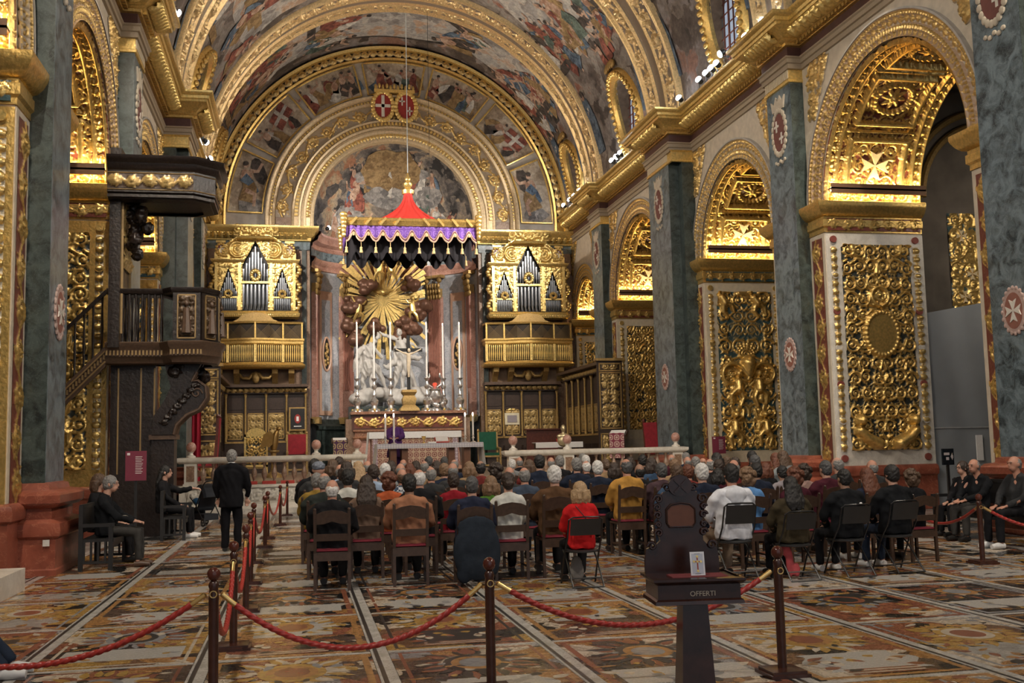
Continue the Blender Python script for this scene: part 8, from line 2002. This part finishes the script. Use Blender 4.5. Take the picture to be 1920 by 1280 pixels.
# head pixel x, y | row depth (0 = from the pixel) | hair | colour | clothing | pose | skin | trousers | shoes | chair
CROWD = """623 915 13.2 bald white black_coat b 1 0 0 w
608 902 14.4 thin grey dark_green_jacket b 1 0 0 w
594 901 15.4 short grey yellow-brown_top m 1 0 0 w
597 879 16.6 cap blue-grey dark_grey_jacket m 0 0 0 w
590 873 18 short black black_coat m 0 0 0 w
652 895 15.3 short black white_sweater m 2 1 1 w
687 907 14.2 long dark_brown beige-brown_coat f 0 0 0 w
638 882 18.2 bald grey pale_blue_shirt m 1 0 0 w
624 874 20 bob brown black_coat f 0 0 0 w
636 866 23 short dark_brown black_jacket m 0 0 0 w
650 879 17 bob dark_brown dark_grey_jacket f 0 0 0 w
672 877 20 long blond tan_top f 0 0 0 w
689 874 22 bald grey navy_coat m 1 0 0 w
700 885 17 short dark_brown pale_blue_shirt m 0 0 0 w
722 882 17.2 short white grey_jacket m 0 0 0 w
733 876 20 bob dark_brown black_coat f 0 0 0 w
729 901 15.3 curly auburn orange_top f 0 0 0 w
754 892 15.8 bald brown plaid m 1 1 0 w
751 880 19 bald grey navy_coat m 1 0 0 w
756 870 25 bald grey black_coat m 1 0 0 w
768 879 20 bob auburn tan_top f 0 0 0 w
767 906 13.3 short black camel_coat b 2 0 0 w
786 895 14.4 thin white black_coat b 1 0 0 w
808 888 16 thin grey dark_grey_jacket m 1 0 0 w
780 874 23 bob dark_brown black_coat f 0 0 0 w
796 874 22 thin grey grey_jacket m 1 0 0 w
804 865 26.5 short dark_grey navy_coat m 0 0 0 w
819 876 20 bob dark_brown tan_top f 0 0 0 w
833 865 26.5 short dark_grey black_coat m 0 0 0 w
833 881 18 short light_brown navy_coat m 0 0 0 w
852 871 23 thin grey navy_coat m 1 0 0 w
849 880 17.5 bald grey dark_grey_jacket m 1 0 0 w
850 901 14.4 short dark_brown crimson_coat f 0 0 0 w
884.5 909 13.1 crew dark_grey navy_top b 0 0 0 w
920 907 14.3 bob light_brown green_top f 0 0 0 w
952 902 13.4 bun dark_brown white_jacket f 0 0 0 w
955 888 15.6 bald grey dark_grey_jacket m 1 0 0 w
983 890 15.3 thin grey slate-blue_jacket m 1 0 0 w
1039 890 13.5 short white brown_jacket b 0 0 0 w
1087 920 12.45 bob blond red_coat f 0 0 0 f
929 882 16.8 curly dark_brown black_coat f 0 0 0 w
901 876 18.5 thin black dark_red_top m 2 0 0 w
880 877 20 bob light_brown tan_top f 0 0 0 w
960 870 25 short white grey_jacket m 0 0 0 w
974 865 25 bald grey black_coat m 1 0 0 w
992 873 20.5 bob brown dark_red_top f 0 0 0 w
1011 866 19 short black navy_coat m 0 0 0 w
1033 866.5 23 bald grey tan_top m 1 0 0 w
1049 865 21.5 short grey black_coat m 0 0 0 w
1081 871 18.5 short grey navy_coat b 0 0 0 w
1092 859 26 short grey navy_coat m 0 0 0 w
1098 863 24 short white black_coat m 0 0 0 w
1099 874 20 thin white black_coat m 1 0 0 w
1120 877 17.2 short white navy_coat b 0 0 0 w
1135 871 20.5 bun brown tan_top f 0 0 0 w
1174 874 15.6 thin dark_grey mustard_jacket m 1 0 0 w
1199 882 15 bald black black_coat b 2 0 0 w
1239.5 882 14.4 short dark_grey purple-brown_jacket b 0 1 0 w
1268 885 13.9 short brown blue_jacket b 0 1 0 w
1289 884 16 short auburn dark_red_top m 0 0 0 w
1315 885 13.6 short white navy_coat b 0 0 0 w
1370 888 12.2 short black white_hoodie b 1 3 0 f
1400 893 13.4 curly light_brown bright_blue_top f 0 0 0 w
1345 891 15.4 bob black maroon_jacket f 0 0 0 w
1151 879 18.5 bob dark_brown black_coat f 0 0 0 w
1204 863 22 short black black_coat m 2 0 0 w
1221 870 18.5 bob dark_brown blue_jacket f 0 0 0 w
1259 860 25 bald grey maroon_jacket m 1 0 0 w
1264 873 18 short light_brown tan_top m 0 0 0 w
1289 865 22 bald grey dark_grey_jacket m 1 0 0 w
1304 866.5 20.5 short grey black_coat m 0 0 0 w
1285.6 857 26 short grey navy_coat m 0 0 0 w
1318 867 22 bald brown tan_top m 1 0 0 w
1331 871 18.5 thin grey black_coat m 1 0 0 w
1343 860 20 bob black black_coat f 2 0 0 w
1362 866 20 short brown dark_grey_jacket m 0 0 0 w
1378 868 19 short dark_brown navy_coat m 0 0 0 w
1376 874 16.5 bald grey dark_red_top m 1 0 0 w
1347 874 17 short dark_brown black_coat m 0 0 0 w
1409 856 20.5 long black black_coat f 0 0 0 w
1415 865 18.4 short dark_grey dark_grey_jacket m 0 0 0 w
1181 866 22.5 bob dark_brown black_coat f 0 0 0 w
1417 882 15 short black navy_coat b 2 0 0 w
1435 879 16 bob auburn black_coat f 0 0 0 w
1467 857 19 long brown striped_grey_hoodie f 0 0 0 w
1453 860 20.2 long auburn tan_top f 0 0 0 w
1466 885 15.3 short black lilac-grey_top f 2 0 0 w
1489 892 13.4 curly auburn maroon_jacket f 0 0 0 w
1506.6 884 14.6 curly dark_brown rose-beige_top f 0 0 0 w
1481.5 915 12.05 long black olive_jacket b 2 0 0 f
1547 877.5 13.9 crew dark_grey maroon_jacket b 0 1 0 w
1570 870 15.6 thin grey dark_grey_jacket m 0 0 0 w
1581.5 895 12.15 crew black black_jacket b 2 0 1 f
1624 891.5 13.2 long auburn navy_top f 0 0 1 w
1635 874 15.8 bald grey dark_grey_jacket m 1 0 0 w
1671 888 12.3 short black black_jacket b 0 1 1 f
1707 897 13.2 curly brown black_coat f 0 0 0 w"""
rows = []
for ln in CROWD.split('\n'):
    a = ln.split(); rows.append([float(a[0]), float(a[1]), float(a[2]), a[3], a[4].replace('_', ' '), a[5].replace('_', ' '), a[6], int(a[7]), int(a[8]), int(a[9]), a[10]])
rows.sort(key=lambda r: r[2]); placed = []
for r in rows:
    y = r[2]
    for it in range(60):
        p = aY(r[0], r[1], y)
        if all(abs(p.x - q.x) > .5 or abs(y - q.y) > .98 for q in placed): break
        y += .1
    placed.append(aY(r[0], r[1], y)); r.append(placed[-1])
order = sorted(rows, key=lambda r: r[-1].y); bins = []
for r in order:
    if bins and r[-1].y - bins[-1][0][-1].y < 1.25: bins[-1].append(r)
    else: bins.append([r])
HD = {'bald': 'bald with %s fringe', 'thin': 'thinning %s hair', 'short': 'short %s hair', 'crew': 'cropped %s hair', 'long': 'long %s hair', 'bob': 'bobbed %s hair', 'curly': 'curly %s hair', 'bun': '%s hair in a bun', 'cap': '%s flat cap'}
PLAID = plaid_mat()
for bi, bn in enumerate(bins):
    bn.sort(key=lambda r: r[-1].x)
    for k, r in enumerate(bn):
        p = r[-1]; s = min(1.16, max(.93, p.z / HZ)); rz = -math.atan2(4.3 - p.x, 36 - p.y) * (.75 if p.x > 6 else .3)
        top = PLAID if r[5] == 'plaid' else r[5]; tn = 'plaid shirt' if r[5] == 'plaid' else r[5]
        where = '%s from left, %s row of chairs' % (ORD[k], ORD[bi])
        kind = r[10]
        t = person(p.x, p.y, rz, s, r[3], r[4], top, r[6], r[7], r[8], r[9], '%s, %s, %s' % (HD[r[3]] % r[4], tn, where), 'congregation seated on chairs')
        r.append(t)
        c = chair(kind, p.x, p.y, rz, ('black folding chair' if kind == 'f' else 'wooden ladder-back chair with red cushion') + ', ' + where, 'chairs of the congregation'); c.scale = (1, 1, min(1.08, s))
        if tn == 'white hoodie': h = MB(); h.ell((0, -.12, .99), (.14, .07, .10), 14, 9); h.ell((0, -.14, .93), (.09, .05, .08), 12, 8); link('hood', remesh(h, .018, 2), cloth('white hoodie', TC['white hoodie']), t)
        if tn == 'striped grey hoodie': h = MB(); h.ell((.02, -.13, 1.0), (.13, .07, .1), 14, 9); link('hood', remesh(h, .018, 2), cloth('grey jacket', TC['grey jacket']), t)
        if tn == 'red coat': link('bag_strap', MB().tube([(-.10, -.145, 1.03), (0, -.186, .9), (.16, -.165, .70)], .006, 6).mesh('s'), BLACK, t)
        if r[0] == 1581.5: link('jacket_logo', MB().ell((.12, -.168, .90), (.022, .008, .016), 8, 6).mesh('l'), WHITE, t)
        if tn == 'white sweater':
            for i in range(3): link('sweater_letter', MB().bx(-.10 + i * .07, -.055 + i * .07, -.178, -.170, .84, .93).mesh('l', False), BLACK, t)
def drape(name, label, cat, x, y, z, mat, ells, vox=.022):
    m = MB()
    for c, r in ells: m.ell(c, r, 12, 9)
    o = link(name, remesh(m, vox, 4), mat, loc=(x, y, z)); return tag(o, label, cat)
q = [r for r in rows if r[0] == 884.5][0][-2]
drape('hung_coat', 'dark blue coat hung over the chair back of the crop-haired man', 'coat', q.x, q.y - .30, 0, cloth('navy hung coat', (.016, .022, .032)), [((0, 0, .70), (.25, .05, .16)), ((0, -.02, .5), (.29, .06, .25)), ((.02, -.02, .28), (.27, .06, .22)), ((-.16, 0, .16), (.10, .05, .13)), ((.2, -.01, .4), (.1, .06, .3)), ((-.2, -.01, .42), (.1, .06, .25))])
q = [r for r in rows if r[0] == 1087][0][-2]
drape('hand_bag', 'grey cloth bag standing under the red-coated woman', 'bag', q.x - .02, q.y + .18, 0, cloth('bag grey', (.20, .19, .18)), [((0, 0, .14), (.10, .06, .14)), ((0, 0, .22), (.08, .05, .12))])
q = [r for r in rows if r[0] == 1481.5][0][-2]
drape('pink_shawl', 'pink shawl hanging down beside the woman in the olive jacket', 'shawl', q.x - .03, q.y + .05, 0, cloth('pink shawl', (.50, .09, .10)), [((0, 0, .2), (.05, .04, .2)), ((.09, 0, .1), (.05, .03, .1)), ((-.04, .02, .36), (.06, .05, .1))])
# people on the side benches
p = aY(203, 906, 17.0); person(p.x, 17.0, -PI / 2, p.z / HZ, 'short', 'grey', 'black jacket', 'l', 0, 2, 2, 'grey-haired man in black jacket sitting on the left bench, facing right'); face(LAST[0], HZ, 0.035, 'grey')
p = aY(186, 902, 17.75); person(p.x, 17.78, -PI / 2, p.z / HZ, 'bob', 'brown', 'black coat', 'f', 0, 0, 0, 'brown-haired person behind the grey-haired man on the left bench')
p = aY(311, 884, 22.3); person(p.x, 22.3, -PI / 2 - .1, min(1.12, p.z / HZ), 'long', 'black', 'black coat', 'r', 0, 0, 1, 'woman with long dark hair reaching out to the pushchair'); face(LAST[0], HZ, 0, 'black')
drape('paper_bag', 'crumpled pale paper on the lap of the grey-haired man', 'paper', aY(228, 968, 17).x, 17.0, aY(228, 968, 17).z - .03, cloth('pale paper', (.40, .36, .30)), [((0, 0, 0), (.09, .07, .035)), ((.04, .02, .02), (.06, .05, .03))], .015)
p = aY(1804, 876, 16.2); person(p.x, p.y, PI / 2 + .15, p.z / HZ, 'long', 'dark brown', 'black coat', 'f', 0, 0, 0, 'woman with glasses in a black coat on the right bench'); face(LAST[0], HZ, 0, 'dark brown', True)
p = aY(1829, 872, 15.45); person(p.x, p.y, PI / 2 + .25, p.z / HZ, 'thin', 'grey', 'black jacket', 'l', 1, 2, 0, 'grey-haired man leaning forward beside the woman on the right bench'); face(LAST[0], HZ, 0.035, 'grey')
p = aY(1902, 868, 14.2); person(p.x, p.y, PI / 2 + .1, p.z / HZ, 'thin', 'grey', 'dark grey jacket', 'm', 1, 0, 1, 'man in a striped grey jacket at the right edge'); face(LAST[0], HZ, 0, 'grey')
p = fl(52, 1262); t = person(p.x - .92, p.y - .1, -PI / 2, 1.0, 'short', 'brown', 'dark grey jacket', 's', 0, 1, 1, 'person mostly outside the left edge, only jeans and white trainers in view'); chair('f', p.x - .92, p.y - .1, -PI / 2, 'folding chair just outside the left edge', None)
# ------------------------------------------------------------------ standing man and priest
def stander(robe=False):
    b = MB(); z = 1.63; head(b, z); b.ell((0, -.03, 1.28), (.16, .10, .22), 12, 9); b.ell((0, -.02, .98), (.15, .10, .14), 12, 9)
    for s_ in (-1, 1):
        e_, w_ = ((s_ * .27, .02, 1.12), (s_ * .24, .10, .90)) if not robe else ((s_ * .26, .1, 1.15), (s_ * .12, .33, 1.10))
        b.tube([(s_ * .15, -.03, 1.40), (s_ * .20, -.03, 1.38), e_, w_], [.05, .05, .037, .027], 8); hand(b, w_, (0, .2, -1) if not robe else (-s_ * .3, .9, 0), s_)
        b.tube([(s_ * .09, 0, .92), (s_ * .10, .01, .5), (s_ * .10, -.02, .07)], [.085, .055, .037], 8); b.ell((s_ * .1, .05, .035), (.04, .11, .03), 8, 6)
    out = {'body': remesh(b, .0115, 2)}
    t = MB(); t.tube([(-.17, -.035, 1.41), (0, -.045, 1.45), (.17, -.035, 1.41)], [.072, .08, .072], 10); t.rings([[(a_ * math.cos(q), -.03 + b_ * math.sin(q), z_) for q in np.linspace(0, 2 * PI, 19)[:-1]] for z_, a_, b_ in ((.76, .215, .15), (.92, .205, .145), (1.08, .19, .135), (1.25, .205, .135), (1.36, .20, .115), (1.43, .15, .08))]); t.tube([(0, -.04, 1.46), (0, -.03, 1.505)], [.075, .068], 12)
    for s_ in (-1, 1):
        e_, w_ = ((s_ * .275, .02, 1.12), (s_ * .245, .09, .92)) if not robe else ((s_ * .26, .1, 1.15), (s_ * .14, .31, 1.12))
        t.tube([(s_ * .17, -.03, 1.40), (s_ * .215, -.03, 1.37), e_, w_], [.078, .074, .060 if not robe else .1, .046 if not robe else .09], 10)
    if robe: t.lathe([(.3, .45), (.26, .8), (.2, 1.2), (.12, 1.42)], (0, -.02, 0), 18)
    out['top'] = remesh(t, .019, 3, folds=.018, fs=(7, 7, 4))
    p = MB(); p.ell((0, -.02, .90), (.17, .13, .12), 12, 9)
    if robe: p.lathe([(.27, .02), (.22, .5), (.16, .95)], (0, -.01, 0), 18)
    for s_ in (-1, 1): p.tube([(s_ * .09, -.01, .9), (s_ * .105, .01, .5), (s_ * .105, -.02, .06)], [.10, .076, .064], 10)
    out['trousers'] = remesh(p, .022, 2, folds=.016, fs=(9, 9, 3))
    sh = MB()
    for s_ in (-1, 1): sh.tube([(s_ * .105, -.06, .045), (s_ * .105, .04, .05), (s_ * .11, .16, .04)], [.042, .048, .034], 10)
    sh.v = [(x, y, max(.002, z)) for x, y, z in sh.v]; out['shoes'] = sh.mesh('shoes')
    return out
def stand_person(label, x, y, z, rz, s, S, hk, hc, top, tro, skin=0, head_dz=.405):
    t = thing('person', label, 'person', (x, y, z), rz, scale=s)
    link('body', S['body'], SKINS[skin], t); link('top', S['top'], top, t); link('trousers', S['trousers'], tro, t); link('shoes', S['shoes'], SHO[0], t)
    link('hair', HAIR[hk], plain('hair_' + hc, HC[hc], .6), t, objmat=True, loc=(0, 0, head_dz)); return t
p = fl(434, 1033); S = stander(); t = stand_person('grey-haired man in a black suit standing with his back turned in the left aisle', p.x, p.y, 0, -.12, 1.0, S, 'short', 'grey', cloth('black suit', (.006, .006, .008)), cloth('black suit', (.006, .006, .008)), 0)
link('shirt_collar', MB().lathe([(.062, 1.49), (.060, 1.53)], (0, -.03, 0), 14).mesh('c'), WHITE, t)
p = aY(741, 832, 38.0); S = stander(True); pr = stand_person('priest in a purple vestment behind the altar table', p.x, 38.0, ZF + .12, PI - .2, 1.06, S, 'bald', 'grey', plain('purple_vestment', (.085, .022, .16), .75, var=.2), plain('purple_vestment', (.085, .022, .16), .75), 1); face(pr, 1.63)
tag(MB().bx(2.4, 6.6, 37.62, 38.9, ZF, ZF + .12).build('altar_step', MIDWOOD, smooth=False), 'low wooden step on which the priest stands', 'step')
